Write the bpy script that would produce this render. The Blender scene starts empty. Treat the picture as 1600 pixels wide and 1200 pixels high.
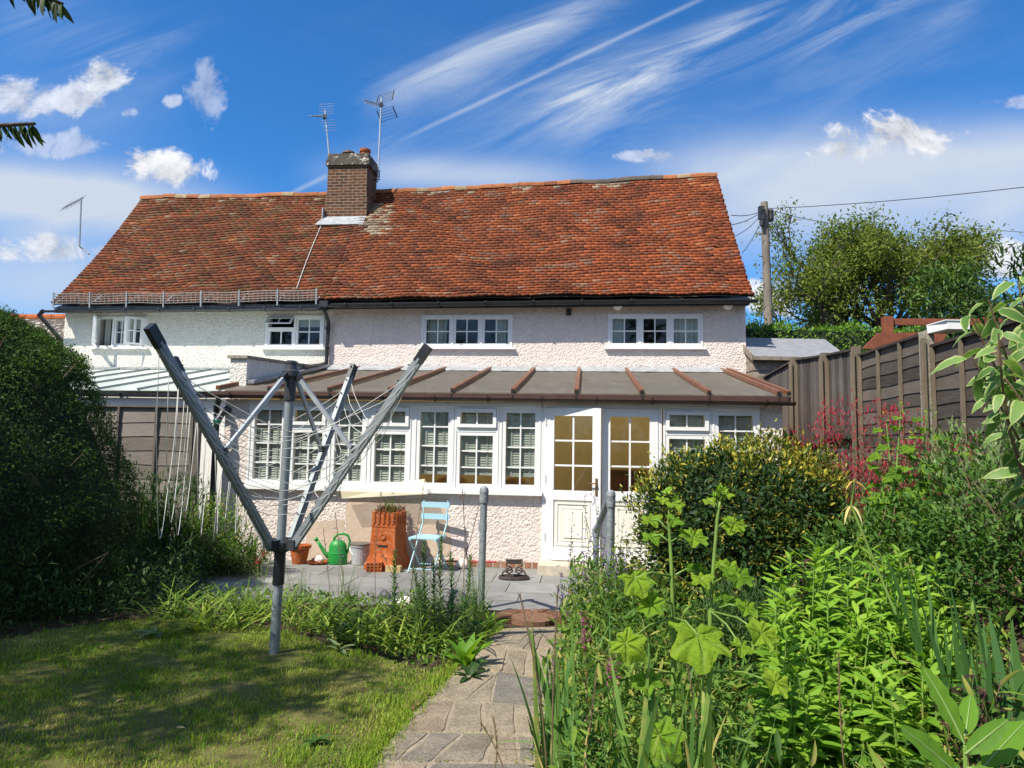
import bpy, math, random
import numpy as np
from mathutils import Vector, Matrix
SC = bpy.context.scene
COL = SC.collection
random.seed(7); RNG = np.random.default_rng(7)
PI = math.pi
# ------------------------------------------------------------------ camera
FPX = 1100.0; PITCH = math.radians(5.0); ROLL = math.radians(1.0)
EYE = Vector((0, 0, 1.6))
_r0 = Vector((1, 0, 0)); _u0 = Vector((0, -math.sin(PITCH), math.cos(PITCH))); FWD = Vector((0, math.cos(PITCH), math.sin(PITCH)))
RGT = _r0 * math.cos(ROLL) + _u0 * math.sin(ROLL); UPV = _u0 * math.cos(ROLL) - _r0 * math.sin(ROLL)
cam = bpy.data.cameras.new('camera'); cam.sensor_width = 36; cam.lens = FPX / 1600 * 36; cam.clip_end = 5000; cam.clip_start = 0.05
camo = bpy.data.objects.new('camera', cam); COL.objects.link(camo)
camo.matrix_world = Matrix(((RGT.x, UPV.x, -FWD.x, EYE.x), (RGT.y, UPV.y, -FWD.y, EYE.y), (RGT.z, UPV.z, -FWD.z, EYE.z), (0, 0, 0, 1)))
SC.camera = camo
YAW = math.radians(6)
U = Vector((math.cos(YAW), -math.sin(YAW), 0)); N = Vector((math.sin(YAW), math.cos(YAW), 0)); Z = Vector((0, 0, 1))
def W(u, n, z): return U * u + N * n + Z * z
def ray(px, py): return FWD * FPX + RGT * (px - 800) + UPV * (600 - py)
def at_n(px, py, n):
    d = ray(px, py); return EYE + d * (n / d.dot(N))
def uz(px, py, n):
    P = at_n(px, py, n); return P.dot(U), P.z
def at_y(px, py, Y):
    d = ray(px, py); return EYE + d * (Y / d.y)
def at_z(px, py, z=0.0):
    d = ray(px, py); return EYE + d * ((z - EYE.z) / d.z)
def toun(P): return P.dot(U), P.dot(N)
def sstep(a, b, x):
    t = min(1, max(0, (x - a) / (b - a))); return t * t * (3 - 2 * t)
def ground_h(x, y):
    u = x * U.x + y * U.y; n = x * N.x + y * N.y
    h = -0.17 * sstep(7.0, 7.25, n) * (1 - sstep(1.5, 2.2, u))
    if u < -5.3: h = -0.1 * sstep(7.0, 9, n)
    bank = 0.95 * sstep(1.3, 3.9, x) * (1 - 0.75 * sstep(8.2, 9.6, n) * (1 - sstep(3.2, 3.7, u)))
    far = 0.5 * sstep(4.3, 7, x)
    return h + bank + far
def gp(x, y, dz=0.0): return Vector((x, y, ground_h(x, y) + dz))
# ------------------------------------------------------------------ objects
OFS = {}
def tag(o, label=None, cat=None, group=None, kind=None):
    if label: o['label'] = label
    if cat: o['category'] = cat
    if group: o['group'] = group
    if kind: o['kind'] = kind
    return o
def thing(name, loc, label, cat, group=None):
    o = bpy.data.objects.new(name, None); o.empty_display_size = 0.1; COL.objects.link(o)
    o.location = loc; OFS[o.name] = Vector(loc); return tag(o, label, cat, group)
def link_mesh(name, me, parent=None, base=None):
    o = bpy.data.objects.new(name, me); COL.objects.link(o)
    if parent: o.parent = parent; OFS[o.name] = OFS[parent.name]
    else:
        b = Vector(base) if base is not None else Vector((0, 0, 0)); o.location = b; OFS[o.name] = b
    return o
def build_np(name, V, F, mat, parent=None, base=None, attrs=None, smooth=False, mats=None, fmat=None):
    """V (n,3) world, F list of int arrays (m,k)"""
    V = np.asarray(V, dtype=np.float64)
    off = OFS[parent.name] if parent else (Vector(base) if base is not None else Vector((0, 0, 0)))
    V = V - np.array(off)
    Fs = [np.asarray(f, dtype=np.int64) for f in (F if isinstance(F, (list, tuple)) else [F])]
    Fs = [f for f in Fs if f.size]
    me = bpy.data.meshes.new(name)
    me.vertices.add(len(V)); me.vertices.foreach_set('co', V.astype(np.float32).ravel())
    loops = np.concatenate([f.ravel() for f in Fs]); sizes = np.concatenate([np.full(len(f), f.shape[1]) for f in Fs])
    starts = np.concatenate([[0], np.cumsum(sizes)[:-1]])
    me.loops.add(len(loops)); me.loops.foreach_set('vertex_index', loops.astype(np.int32))
    me.polygons.add(len(sizes)); me.polygons.foreach_set('loop_start', starts.astype(np.int32)); me.polygons.foreach_set('loop_total', sizes.astype(np.int32))
    if smooth: me.polygons.foreach_set('use_smooth', np.ones(len(sizes), dtype=bool))
    if fmat is not None: me.polygons.foreach_set('material_index', np.asarray(fmat, dtype=np.int32))
    for m in (mats or [mat]): me.materials.append(m)
    me.update(calc_edges=True)
    for k, a in (attrs or {}).items():
        a = np.asarray(a, dtype=np.float32)
        if a.ndim == 1:
            at = me.attributes.new(k, 'FLOAT', 'POINT'); at.data.foreach_set('value', a)
        else:
            at = me.attributes.new(k, 'FLOAT_COLOR', 'POINT')
            if a.shape[1] == 3: a = np.concatenate([a, np.ones((len(a), 1), np.float32)], 1)
            at.data.foreach_set('color', a.ravel())
    return link_mesh(name, me, parent, base)
class MB:
    def __init__(s): s.v = []; s.f = []; s.m = []; s.cm = 0
    def add(s, vs, fs):
        b = len(s.v); s.v += [Vector(v) for v in vs]; s.f += [tuple(b + i for i in f) for f in fs]; s.m += [s.cm] * len(fs); return s
    def hexa(s, p):  # 8 corners, bottom 4 ccw, top 4
        return s.add(p, [(3, 2, 1, 0), (4, 5, 6, 7), (0, 1, 5, 4), (1, 2, 6, 5), (2, 3, 7, 6), (3, 0, 4, 7)])
    def box(s, u0, u1, n0, n1, z0, z1, fr=None):
        q = fr or W
        return s.hexa([q(u0, n0, z0), q(u1, n0, z0), q(u1, n1, z0), q(u0, n1, z0), q(u0, n0, z1), q(u1, n0, z1), q(u1, n1, z1), q(u0, n1, z1)])
    def bar(s, a, b, w, h, up=Z):
        a = Vector(a); b = Vector(b); d = (b - a).normalized(); x = d.cross(Vector(up))
        if x.length < 1e-4: x = d.cross(Vector((1, 0, 0)))
        x.normalize(); y = x.cross(d); x *= w / 2; y *= h / 2
        return s.hexa([a - x - y, a + x - y, b + x - y, b - x - y, a - x + y, a + x + y, b + x + y, b - x + y])
    def tube(s, pts, r, seg=8, cap=True):
        pts = [Vector(p) for p in pts]; n = len(pts); rs = r if isinstance(r, (list, tuple)) else [r] * n
        d0 = (pts[1] - pts[0]).normalized(); x = d0.orthogonal().normalized(); vs = []
        for i, p in enumerate(pts):
            d = (pts[min(i + 1, n - 1)] - pts[max(i - 1, 0)]); d = d.normalized() if d.length > 1e-9 else d0
            x = (x - d * x.dot(d)); x = x.normalized() if x.length > 1e-6 else d.orthogonal().normalized(); y = d.cross(x)
            for k in range(seg):
                a = 2 * PI * k / seg; vs.append(p + (x * math.cos(a) + y * math.sin(a)) * rs[i])
        fs = [(i * seg + k, i * seg + (k + 1) % seg, (i + 1) * seg + (k + 1) % seg, (i + 1) * seg + k) for i in range(n - 1) for k in range(seg)]
        if cap: fs += [tuple(range(seg - 1, -1, -1)), tuple((n - 1) * seg + k for k in range(seg))]
        return s.add(vs, fs)
    def lathe(s, c, prof, seg=20, ax=Z, cap=True, sx=1.0, sy=1.0):
        c = Vector(c); ax = Vector(ax).normalized(); x = ax.orthogonal().normalized() if abs(ax.z) < 0.99 else Vector((1, 0, 0)); y = ax.cross(x); vs = []
        for r, h in prof:
            for k in range(seg):
                a = 2 * PI * k / seg; vs.append(c + x * math.cos(a) * r * sx + y * math.sin(a) * r * sy + ax * h)
        n = len(prof)
        fs = [(i * seg + k, i * seg + (k + 1) % seg, (i + 1) * seg + (k + 1) % seg, (i + 1) * seg + k) for i in range(n - 1) for k in range(seg)]
        if cap: fs += [tuple(range(seg - 1, -1, -1)), tuple((n - 1) * seg + k for k in range(seg))]
        return s.add(vs, fs)
    def build(s, name, mat, parent=None, base=None, smooth=False, mats=None, attrs=None):
        off = OFS[parent.name] if parent else (Vector(base) if base is not None else Vector((0, 0, 0)))
        me = bpy.data.meshes.new(name); me.from_pydata([v - off for v in s.v], [], s.f)
        for m in (mats or [mat]): me.materials.append(m)
        me.polygons.foreach_set('material_index', s.m)
        if smooth is True: me.polygons.foreach_set('use_smooth', [True] * len(s.f))
        elif smooth:
            me.polygons.foreach_set('use_smooth', [len(f) == 4 for f in s.f])
        me.update(); return link_mesh(name, me, parent, base)
def copy_tree(o, parent=None):
    c = o.copy(); COL.objects.link(c); OFS[c.name] = OFS[o.name]
    if parent: c.parent = parent
    for ch in list(o.children): copy_tree(ch, c)
    return c
# ------------------------------------------------------------------ materials
class NT:
    def __init__(s, name):
        s.m = bpy.data.materials.new(name); s.m.use_nodes = True; s.t = s.m.node_tree; s.t.nodes.clear()
        s.out = s.n('OutputMaterial'); s.co = None
    def n(s, typ, **kw):
        nd = s.t.nodes.new('ShaderNode' + typ)
        for k, v in kw.items(): setattr(nd, k, v)
        return nd
    def l(s, a, b): s.t.links.new(a, b)
    def set(s, sock, v):
        if hasattr(v, 'is_output') or isinstance(v, bpy.types.NodeSocket): s.l(v, sock)
        else:
            if isinstance(v, (tuple, list)) and len(v) == 3 and sock.type == 'RGBA': v = (*v, 1)
            sock.default_value = v
    def coord(s, scale=None):
        if s.co is None: s.co = s.n('NewGeometry').outputs['Position']
        if scale is None: return s.co
        m = s.n('Mapping'); s.l(s.co, m.inputs['Vector']); m.inputs['Scale'].default_value = scale; return m.outputs[0]
    def noise(s, scale, detail=4, rough=0.6, vec=None, out='Fac', dist=0.0):
        t = s.n('TexNoise'); t.inputs['Scale'].default_value = scale; t.inputs['Detail'].default_value = detail; t.inputs['Roughness'].default_value = rough
        t.inputs['Distortion'].default_value = dist; s.l(vec if vec is not None else s.coord(), t.inputs['Vector']); return t.outputs[out]
    def voro(s, scale, feature='F1', vec=None, out='Distance', rand=1.0):
        t = s.n('TexVoronoi', feature=feature); t.inputs['Scale'].default_value = scale; t.inputs['Randomness'].default_value = rand
        s.l(vec if vec is not None else s.coord(), t.inputs['Vector']); return t.outputs[out]
    def ramp(s, fac, stops, interp='LINEAR'):
        r = s.n('ValToRGB'); r.color_ramp.interpolation = interp; e = r.color_ramp.elements
        while len(e) < len(stops): e.new(0.5)
        for i, (p, c) in enumerate(stops):
            e[i].position = p; c = (c, c, c) if isinstance(c, (int, float)) else c; e[i].color = (*c, 1)
        s.set(r.inputs['Fac'], fac); return r.outputs['Color']
    def mix(s, fac, a, b, mode='MIX'):
        m = s.n('Mix', data_type='RGBA', blend_type=mode); s.set(m.inputs[0], fac); s.set(m.inputs[6], a); s.set(m.inputs[7], b); return m.outputs[2]
    def math(s, op, a, b=0.0, c=None, clamp=False):
        m = s.n('Math', operation=op, use_clamp=clamp); s.set(m.inputs[0], a); s.set(m.inputs[1], b)
        if c is not None: s.set(m.inputs[2], c)
        return m.outputs[0]
    def attr(s, name, out='Fac'):
        return s.n('Attribute', attribute_name=name).outputs[out]
    def bump(s, h, strength=0.5, dist=0.01, nrm=None):
        b = s.n('Bump'); b.inputs['Strength'].default_value = strength; b.inputs['Distance'].default_value = dist; s.set(b.inputs['Height'], h)
        if nrm is not None: s.l(nrm, b.inputs['Normal'])
        return b.outputs[0]
    def bsdf(s, color, rough=0.6, metal=0.0, spec=0.5, bump=None, **kw):
        b = s.n('BsdfPrincipled'); s.set(b.inputs['Base Color'], color); s.set(b.inputs['Roughness'], rough); b.inputs['Metallic'].default_value = metal
        b.inputs['Specular IOR Level'].default_value = spec
        if bump is not None: s.l(bump, b.inputs['Normal'])
        for k, v in kw.items(): s.set(b.inputs[k.replace('_', ' ')], v)
        return b.outputs[0]
    def done(s, sh): s.l(sh, s.out.inputs['Surface']); return s.m
M = {}
def simple(name, col, rough=0.5, metal=0.0, spec=0.5, var=0.15, scale=8.0, bump=0.0, bscale=60.0, bdist=0.003):
    t = NT(name); nz = t.noise(scale, 4)
    lo = tuple(c * (1 - var) for c in col); hi = tuple(min(1, c * (1 + var)) for c in col)
    c = t.ramp(nz, [(0.3, lo), (0.7, hi)])
    b = t.bump(t.noise(bscale, 3), bump, bdist) if bump else None
    M[name] = t.done(t.bsdf(c, rough, metal, spec, b)); return M[name]
def leafmat(name, stops, trans=0.3, rough=0.45, spec=0.4, tcol=1.6):
    rough = rough + .12; spec = spec * .55
    t = NT(name); v = t.attr('v'); nz = t.noise(25, 2)
    f = t.math('ADD', v, t.math('MULTIPLY', t.math('SUBTRACT', nz, 0.5), 0.25), clamp=True)
    c = t.ramp(f, stops)
    pr = t.bsdf(c, rough, 0, spec)
    tr = t.n('BsdfTranslucent'); t.l(t.mix(1.0, c, (tcol, tcol * 1.0, tcol * 0.45), 'MULTIPLY'), tr.inputs['Color'])
    mx = t.n('MixShader'); mx.inputs[0].default_value = trans; t.l(pr, mx.inputs[1]); t.l(tr.outputs[0], mx.inputs[2])
    M[name] = t.done(mx.outputs[0]); return M[name]
simple('white_upvc', (0.80, 0.80, 0.80), 0.3, var=0.03)
simple('white_paint', (0.78, 0.78, 0.76), 0.45, var=0.05, bump=0.1)
simple('brown_rafter', (0.20, 0.085, 0.045), 0.5, var=0.2)
simple('brown_gutter', (0.028, 0.018, 0.016), 0.35, var=0.2)
simple('black_plastic', (0.02, 0.021, 0.024), 0.4, var=0.3)
simple('dark_grey_plastic', (0.035, 0.038, 0.045), 0.45, var=0.3)
simple('grey_metal', (0.24, 0.27, 0.29), 0.5, metal=0.25, var=0.15, scale=20)
simple('galvanised', (0.27, 0.30, 0.32), 0.55, metal=0.3, var=0.35, scale=30)
simple('bright_metal', (0.5, 0.52, 0.53), 0.4, metal=0.6, var=0.15)
simple('lead', (0.32, 0.335, 0.35), 0.55, var=0.3, scale=9, bump=0.4, bscale=15, bdist=0.02)
t = NT('terracotta'); n1 = t.noise(7, 6, .7); n2 = t.noise(22, 5, .75); c = t.mix(t.ramp(n2, [(.5, 0), (.72, .6)]), t.ramp(n1, [(.3, (.27, .06, .014)), (.7, (.44, .11, .025))]), (.50, .33, .22)); c = t.mix(t.ramp(t.noise(5, 5, .7), [(.55, 0), (.75, .6)]), c, (.10, .05, .03)); M['terracotta'] = t.done(t.bsdf(c, .85, 0, .2, t.bump(n2, .4, .006)))
t = NT('green_plastic'); n1 = t.noise(9, 5, .7); c = t.mix(t.ramp(n1, [(.48, 0), (.75, .35)]), (0.012, 0.24, 0.04), (.16, .24, .12)); M['green_plastic'] = t.done(t.bsdf(c, t.ramp(n1, [(.3, .3), (.7, .6)]), 0, .4))
t = NT('pale_blue_paint'); n1 = t.noise(26, 5, .75); c = t.mix(t.ramp(n1, [(.6, 0), (.68, .7)]), (0.36, 0.58, 0.68), (.22, .17, .13)); M['pale_blue_paint'] = t.done(t.bsdf(c, .5, 0, .3))
simple('cast_iron', (0.05, 0.035, 0.03), 0.6, var=0.4, bump=0.4)
simple('rust_timber', (0.22, 0.065, 0.03), 0.7, var=0.3)
simple('brass', (0.35, 0.2, 0.09), 0.35, metal=0.8)
simple('rope', (0.55, 0.55, 0.52), 0.7, var=0.1)
simple('stone_white', (0.7, 0.66, 0.6), 0.8, var=0.15, scale=20, bump=0.4)
simple('red_paint', (0.35, 0.03, 0.04), 0.4)
simple('boulder', (0.16, 0.155, 0.16), 0.9, var=0.5, scale=9, bump=0.8, bscale=25, bdist=0.02)
simple('interior_plaster', (0.80, 0.62, 0.28), 0.9, var=0.08)
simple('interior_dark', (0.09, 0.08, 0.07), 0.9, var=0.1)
simple('interior_floor', (0.42, 0.30, 0.18), 0.6, var=0.2)
simple('blind_white', (0.33, 0.34, 0.31), 0.5, var=0.05)
simple('curtain_cloth', (0.55, 0.60, 0.57), 0.9, var=0.08)
simple('sofa_cloth', (0.45, 0.25, 0.09), 0.9, var=0.15)
simple('cabinet_wood', (0.16, 0.06, 0.025), 0.5, var=0.3)
simple('cowl_metal', (0.10, 0.06, 0.05), 0.6, var=0.4)
simple('aluminium_aerial', (0.5, 0.5, 0.5), 0.4, metal=0.7)
simple('cable_black', (0.03, 0.03, 0.035), 0.6)
simple('bark', (0.10, 0.08, 0.06), 0.9, var=0.5, scale=12, bump=0.7, bscale=30, bdist=0.02)
simple('stem_green', (0.16, 0.26, 0.05), 0.55, var=0.25)
simple('stem_brown', (0.16, 0.10, 0.06), 0.8, var=0.3)
simple('shed_felt', (0.22, 0.23, 0.25), 0.85, var=0.15)
simple('shed_wood', (0.24, 0.20, 0.16), 0.85, var=0.3, scale=14)
simple('bucket_grey', (0.40, 0.41, 0.43), 0.45, var=0.08)
simple('bucket_lid', (0.13, 0.115, 0.10), 0.5, var=0.15)
simple('yellow_brick', (0.5, 0.37, 0.17), 0.85, var=0.25, bump=0.4)
simple('door_sill_stone', (0.5, 0.44, 0.35), 0.8, var=0.15, bump=0.3)
simple('pale_door_panel', (0.76, 0.74, 0.66), 0.4, var=0.03)
simple('clear_sheet', (0.6, 0.6, 0.5), 0.3)
t = NT('glass'); fr = t.n('LayerWeight'); fr.inputs['Blend'].default_value = 0.5
gl = t.n('BsdfGlossy'); gl.inputs['Roughness'].default_value = 0.03; gl.inputs['Color'].default_value = (.9, .95, .95, 1)
tr = t.n('BsdfTransparent'); tr.inputs['Color'].default_value = (.86, .90, .87, 1)
mx = t.n('MixShader'); t.l(t.math('ADD', .05, t.math('MULTIPLY', t.math('POWER', fr.outputs['Facing'], 5.0), .9), clamp=True), mx.inputs[0]); t.l(tr.outputs[0], mx.inputs[1]); t.l(gl.outputs[0], mx.inputs[2]); M['glass'] = t.done(mx.outputs[0])
t = NT('polythene'); pr = t.bsdf((0.75, 0.68, 0.45), 0.35); tr = t.n('BsdfTransparent'); mx = t.n('MixShader'); mx.inputs[0].default_value = 0.25
t.l(tr.outputs[0], mx.inputs[1]); t.l(pr, mx.inputs[2]); M['polythene'] = t.done(mx.outputs[0])
def roughcast(name, c0, c1):
    t = NT(name); v = t.voro(31, 'SMOOTH_F1', out='Distance'); n1 = t.noise(48, 4, 0.65); n2 = t.noise(1.3, 4)
    h = t.math('ADD', t.math('MULTIPLY', v, -0.9), t.math('MULTIPLY', n1, 0.9))
    c = t.ramp(n2, [(0.3, c0), (0.7, c1)]); st = t.noise(1.0, 6, 0.7, t.coord((7, 7, .7))); n3 = t.noise(9, 5, .7)
    c = t.mix(t.math('MULTIPLY', t.ramp(st, [(0.5, 0), (0.8, 1)]), .22), c, (0.46, 0.42, 0.36)); c = t.mix(1.0, c, t.ramp(n3, [(0.3, 0.86), (0.7, 1.05)]), 'MULTIPLY')
    c = t.mix(t.math('MULTIPLY', t.ramp(v, [(0.35, 0), (0.7, 1)]), .25), c, (0.40, 0.35, 0.31))
    M[name] = t.done(t.bsdf(c, 0.9, 0, 0.2, t.bump(h, 0.85, 0.024)))
roughcast('pink_roughcast', (0.80, 0.695, 0.645), (0.86, 0.765, 0.715))
roughcast('white_roughcast', (0.78, 0.76, 0.69), (0.84, 0.82, 0.76))
t = NT('worn_render'); n1 = t.noise(1.7, 5, 0.6); n2 = t.noise(14, 4)
c = t.mix(t.ramp(n2, [(0.4, 0), (0.8, 0.5)]), t.ramp(n1, [(0.3, (0.50, 0.38, 0.29)), (0.7, (0.62, 0.50, 0.40))]), (0.66, 0.58, 0.48))
M['worn_render'] = t.done(t.bsdf(c, 0.9, 0, 0.2, t.bump(t.noise(30, 4), 0.3, 0.02)))
def roofsheet(name, c0, c1, rough=0.4):
    t = NT(name); n1 = t.noise(2.2, 5, 0.65); n2 = t.noise(40, 3, 0.7, t.coord((1, 0.25, 1)))
    n4 = t.noise(1.0, 6, .75, t.coord((9, 1.2, 1.2))); n5 = t.noise(120, 2, .5)
    c = t.mix(0.5, t.ramp(n1, [(0.3, c0), (0.7, c1)]), t.ramp(n2, [(0.3, c0), (0.75, c1)])); c = t.mix(t.ramp(n4, [(.5, 0), (.75, .6)]), c, (.30, .29, .25)); c = t.mix(t.ramp(n5, [(.70, 0), (.74, .7)]), c, (.05, .045, .035))
    pr = t.bsdf(c, rough, 0, 0.4); tr = t.n('BsdfTranslucent'); tr.inputs['Color'].default_value = (0.88, 0.76, 0.55, 1); mx = t.n('MixShader'); mx.inputs[0].default_value = 0.34; t.l(pr, mx.inputs[1]); t.l(tr.outputs[0], mx.inputs[2]); M[name] = t.done(mx.outputs[0])
roofsheet('polycarbonate_brown', (0.11, 0.108, 0.098), (0.21, 0.203, 0.186), 0.6)
t = NT('polycarbonate_clear'); c = t.ramp(t.noise(3, 4), [(0.3, (0.50, 0.56, 0.50)), (0.7, (0.66, 0.72, 0.66))])
M['polycarbonate_clear'] = t.done(t.bsdf(c, 0.25, 0, 0.5))
t = NT('roof_tile'); c = t.attr('col', 'Color'); n1 = t.noise(9, 5, 0.7); n2 = t.noise(60, 4, 0.7)
c = t.mix(1.0, c, t.ramp(n1, [(0.25, 0.6), (0.75, 1.25)]), 'MULTIPLY'); c = t.mix(1.0, c, t.ramp(n2, [(0.3, 0.75), (0.7, 1.15)]), 'MULTIPLY')
M['roof_tile'] = t.done(t.bsdf(c, 0.85, 0, 0.25, t.bump(n2, 0.6, 0.008)))
def brickmat(name, c1, c2, mortar, w=0.225, h=0.075, fr=None, mort=0.012):
    t = NT(name); tc = t.n('TexCoord').outputs['UV'] if fr == 'uv' else None
    sep = t.n('SeparateXYZ'); t.l(t.coord(), sep.inputs[0])
    # along-wall coordinate from U and N so both faces get courses
    uu = t.math('ADD', t.math('MULTIPLY', sep.outputs[0], U.x + N.x), t.math('MULTIPLY', sep.outputs[1], U.y + N.y))
    cb = t.n('CombineXYZ'); t.l(uu, cb.inputs[0]); t.l(sep.outputs[2], cb.inputs[1])
    b = t.n('TexBrick'); t.l(cb.outputs[0], b.inputs['Vector']); b.inputs['Scale'].default_value = 1; b.inputs['Brick Width'].default_value = w; b.inputs['Row Height'].default_value = h
    b.inputs['Mortar Size'].default_value = mort; b.inputs['Mortar Smooth'].default_value = 0.3; b.inputs['Color1'].default_value = (*c1, 1); b.inputs['Color2'].default_value = (*c2, 1); b.inputs['Mortar'].default_value = (*mortar, 1)
    c = t.mix(1.0, b.outputs['Color'], t.ramp(t.noise(11, 5, 0.7), [(0.25, 0.55), (0.75, 1.3)]), 'MULTIPLY')
    M[name] = t.done(t.bsdf(c, 0.9, 0, 0.2, t.bump(t.math('ADD', t.math('MULTIPLY', b.outputs['Fac'], -1.0), t.math('MULTIPLY', t.noise(40, 3), 0.5)), 0.7, 0.012)))
brickmat('chimney_brick', (0.16, 0.065, 0.035), (0.07, 0.036, 0.026), (0.26, 0.20, 0.14))
brickmat('plinth_brick', (0.30, 0.14, 0.09), (0.42, 0.25, 0.16), (0.45, 0.4, 0.33), 0.11, 0.2)
t = NT('chimney_cap_stone'); c = t.mix(t.ramp(t.noise(6, 6, 0.7), [(0.56, 0), (0.6, 1)]), t.ramp(t.noise(14, 4), [(0.3, (0.06, 0.05, 0.045)), (0.7, (0.14, 0.12, 0.10))]), (0.5, 0.48, 0.42))
M['chimney_cap_stone'] = t.done(t.bsdf(c, 0.9, 0, 0.2, t.bump(t.noise(30, 4), 0.6, 0.02)))
def woodmat(name, c0, c1, ax=(1, 1, 14), rough=0.85):
    t = NT(name); g = t.noise(3, 6, 0.7, t.coord(ax), dist=0.6); g2 = t.noise(1.1, 3)
    v = t.attr('v')
    c = t.ramp(t.math('ADD', t.math('MULTIPLY', g, 0.6), t.math('MULTIPLY', v, 0.4)), [(0.25, c0), (0.75, c1)])
    c = t.mix(1.0, c, t.ramp(g2, [(0.3, 0.75), (0.7, 1.2)]), 'MULTIPLY')
    M[name] = t.done(t.bsdf(c, rough, 0, 0.2, t.bump(g, 0.5, 0.008)))
woodmat('fence_board', (0.045, 0.036, 0.031), (0.15, 0.125, 0.105), (2, 2, 22))
woodmat('fence_board_upright', (0.055, 0.045, 0.042), (0.18, 0.155, 0.14), (25, 25, 1.5))
woodmat('fence_batten', (0.16, 0.13, 0.095), (0.34, 0.29, 0.22), (25, 25, 2))
woodmat('grey_fence_board', (0.12, 0.105, 0.09), (0.27, 0.24, 0.21), (2, 2, 20))
woodmat('pole_wood', (0.20, 0.17, 0.14), (0.36, 0.32, 0.27), (14, 14, 0.8))
t = NT('concrete_post'); c = t.mix(t.ramp(t.voro(60), [(0.2, 1), (0.5, 0)]), t.ramp(t.noise(20, 5, 0.7), [(0.3, (0.16, 0.14, 0.11)), (0.7, (0.36, 0.33, 0.27))]), (0.45, 0.42, 0.34))
M['concrete_post'] = t.done(t.bsdf(c, 0.95, 0, 0.2, t.bump(t.noise(80, 3), 0.6, 0.01)))
t = NT('lawn_soil'); n1 = t.noise(1.6, 5, 0.6); n2 = t.noise(30, 4, 0.7)
c = t.mix(t.ramp(n2, [(0.35, 0), (0.65, 1)]), t.ramp(n1, [(0.35, (0.075, 0.10, 0.02)), (0.7, (0.20, 0.17, 0.07))]), (0.13, 0.115, 0.045))
M['lawn_soil'] = t.done(t.bsdf(c, 0.95, 0, 0.1, t.bump(n2, 0.6, 0.02)))
t = NT('bed_soil'); n2 = t.noise(18, 6, 0.7)
M['bed_soil'] = t.done(t.bsdf(t.ramp(n2, [(0.3, (0.035, 0.026, 0.018)), (0.7, (0.10, 0.075, 0.05))]), 0.95, 0, 0.1, t.bump(n2, 0.9, 0.03)))
t = NT('path_stone'); v = t.attr('v'); n1 = t.noise(5, 6, 0.7); n2 = t.noise(70, 4, 0.75)
c = t.ramp(v, [(0.0, (0.27, 0.245, 0.205)), (0.3, (0.38, 0.315, 0.23)), (0.7, (0.45, 0.37, 0.265)), (1.0, (0.36, 0.275, 0.20))])
c = t.mix(1.0, c, t.ramp(n1, [(0.25, 0.6), (0.75, 1.25)]), 'MULTIPLY'); c = t.mix(1.0, c, t.ramp(n2, [(0.3, 0.55), (0.7, 1.3)]), 'MULTIPLY'); n6 = t.noise(13, 6, .8); c = t.mix(t.ramp(n6, [(.58, 0), (.72, .7)]), c, (.10, .085, .055))
M['path_stone'] = t.done(t.bsdf(c, 0.9, 0, 0.2, t.bump(t.math('ADD', n2, t.math('MULTIPLY', n1, 0.9)), 0.9, 0.02)))
t = NT('path_mortar'); n1 = t.noise(45, 5, 0.75); c = t.ramp(n1, [(0.3, (0.22, 0.18, 0.13)), (0.7, (0.42, 0.35, 0.26))])
M['path_mortar'] = t.done(t.bsdf(c, 0.95, 0, 0.1, t.bump(n1, 0.8, 0.012)))
t = NT('edging_brick'); v = t.attr('v'); c = t.mix(1.0, t.ramp(v, [(0, (0.13, 0.075, 0.045)), (.6, (0.22, 0.11, 0.07)), (1, (0.24, 0.17, 0.11))]), t.ramp(t.noise(25, 5, 0.7), [(0.3, 0.55), (0.7, 1.2)]), 'MULTIPLY')
M['edging_brick'] = t.done(t.bsdf(c, 0.95, 0, 0.1, t.bump(t.noise(50, 4), 0.6, 0.01)))
t = NT('patio_slab'); v = t.attr('v'); c = t.mix(1.0, t.ramp(v, [(0, (0.20, 0.198, 0.19)), (1, (0.28, 0.275, 0.265))]), t.ramp(t.noise(3, 5, 0.65), [(0.3, 0.8), (0.7, 1.1)]), 'MULTIPLY')
M['patio_slab'] = t.done(t.bsdf(c, 0.85, 0, 0.2, t.bump(t.noise(40, 4), 0.3, 0.006)))
# ------------------------------------------------------------------ sky and sun
SUN_EL = math.radians(51); SUN_AZ = math.radians(42)
SDIR = (-(U * math.sin(SUN_AZ) + N * math.cos(SUN_AZ)) * math.cos(SUN_EL) + Z * math.sin(SUN_EL)).normalized()
sl = bpy.data.lights.new('sun', 'SUN'); sl.energy = 4.8; sl.angle = math.radians(0.53); sl.color = (1.0, 0.93, 0.80)
so = bpy.data.objects.new('sun', sl); COL.objects.link(so); so.rotation_euler = (-SDIR).to_track_quat('-Z', 'Y').to_euler(); so.location = (-8, -8, 20)
SC.view_settings.view_transform = 'Standard'; SC.view_settings.look = 'None'; SC.view_settings.exposure = EXPOSURE = 0.55; SC.view_settings.gamma = 1.0
world = bpy.data.worlds.new('World'); SC.world = world; world.use_nodes = True
class WT(NT):
    def __init__(s):
        s.t = world.node_tree; s.t.nodes.clear(); s.out = s.n('OutputWorld'); s.co = s.n('TexCoord').outputs['Generated']
w = WT()
sky = w.n('TexSky', sky_type='NISHITA'); sky.sun_disc = False; sky.sun_elevation = SUN_EL; sky.sun_rotation = math.atan2(SDIR.x, SDIR.y)
sky.air_density = 1.0; sky.dust_density = 0.25; sky.ozone_density = 2.5; sky.altitude = 100
sep = w.n('SeparateXYZ'); w.l(w.co, sep.inputs[0])
yy = w.math('MAXIMUM', sep.outputs[1], 0.08)
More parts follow.
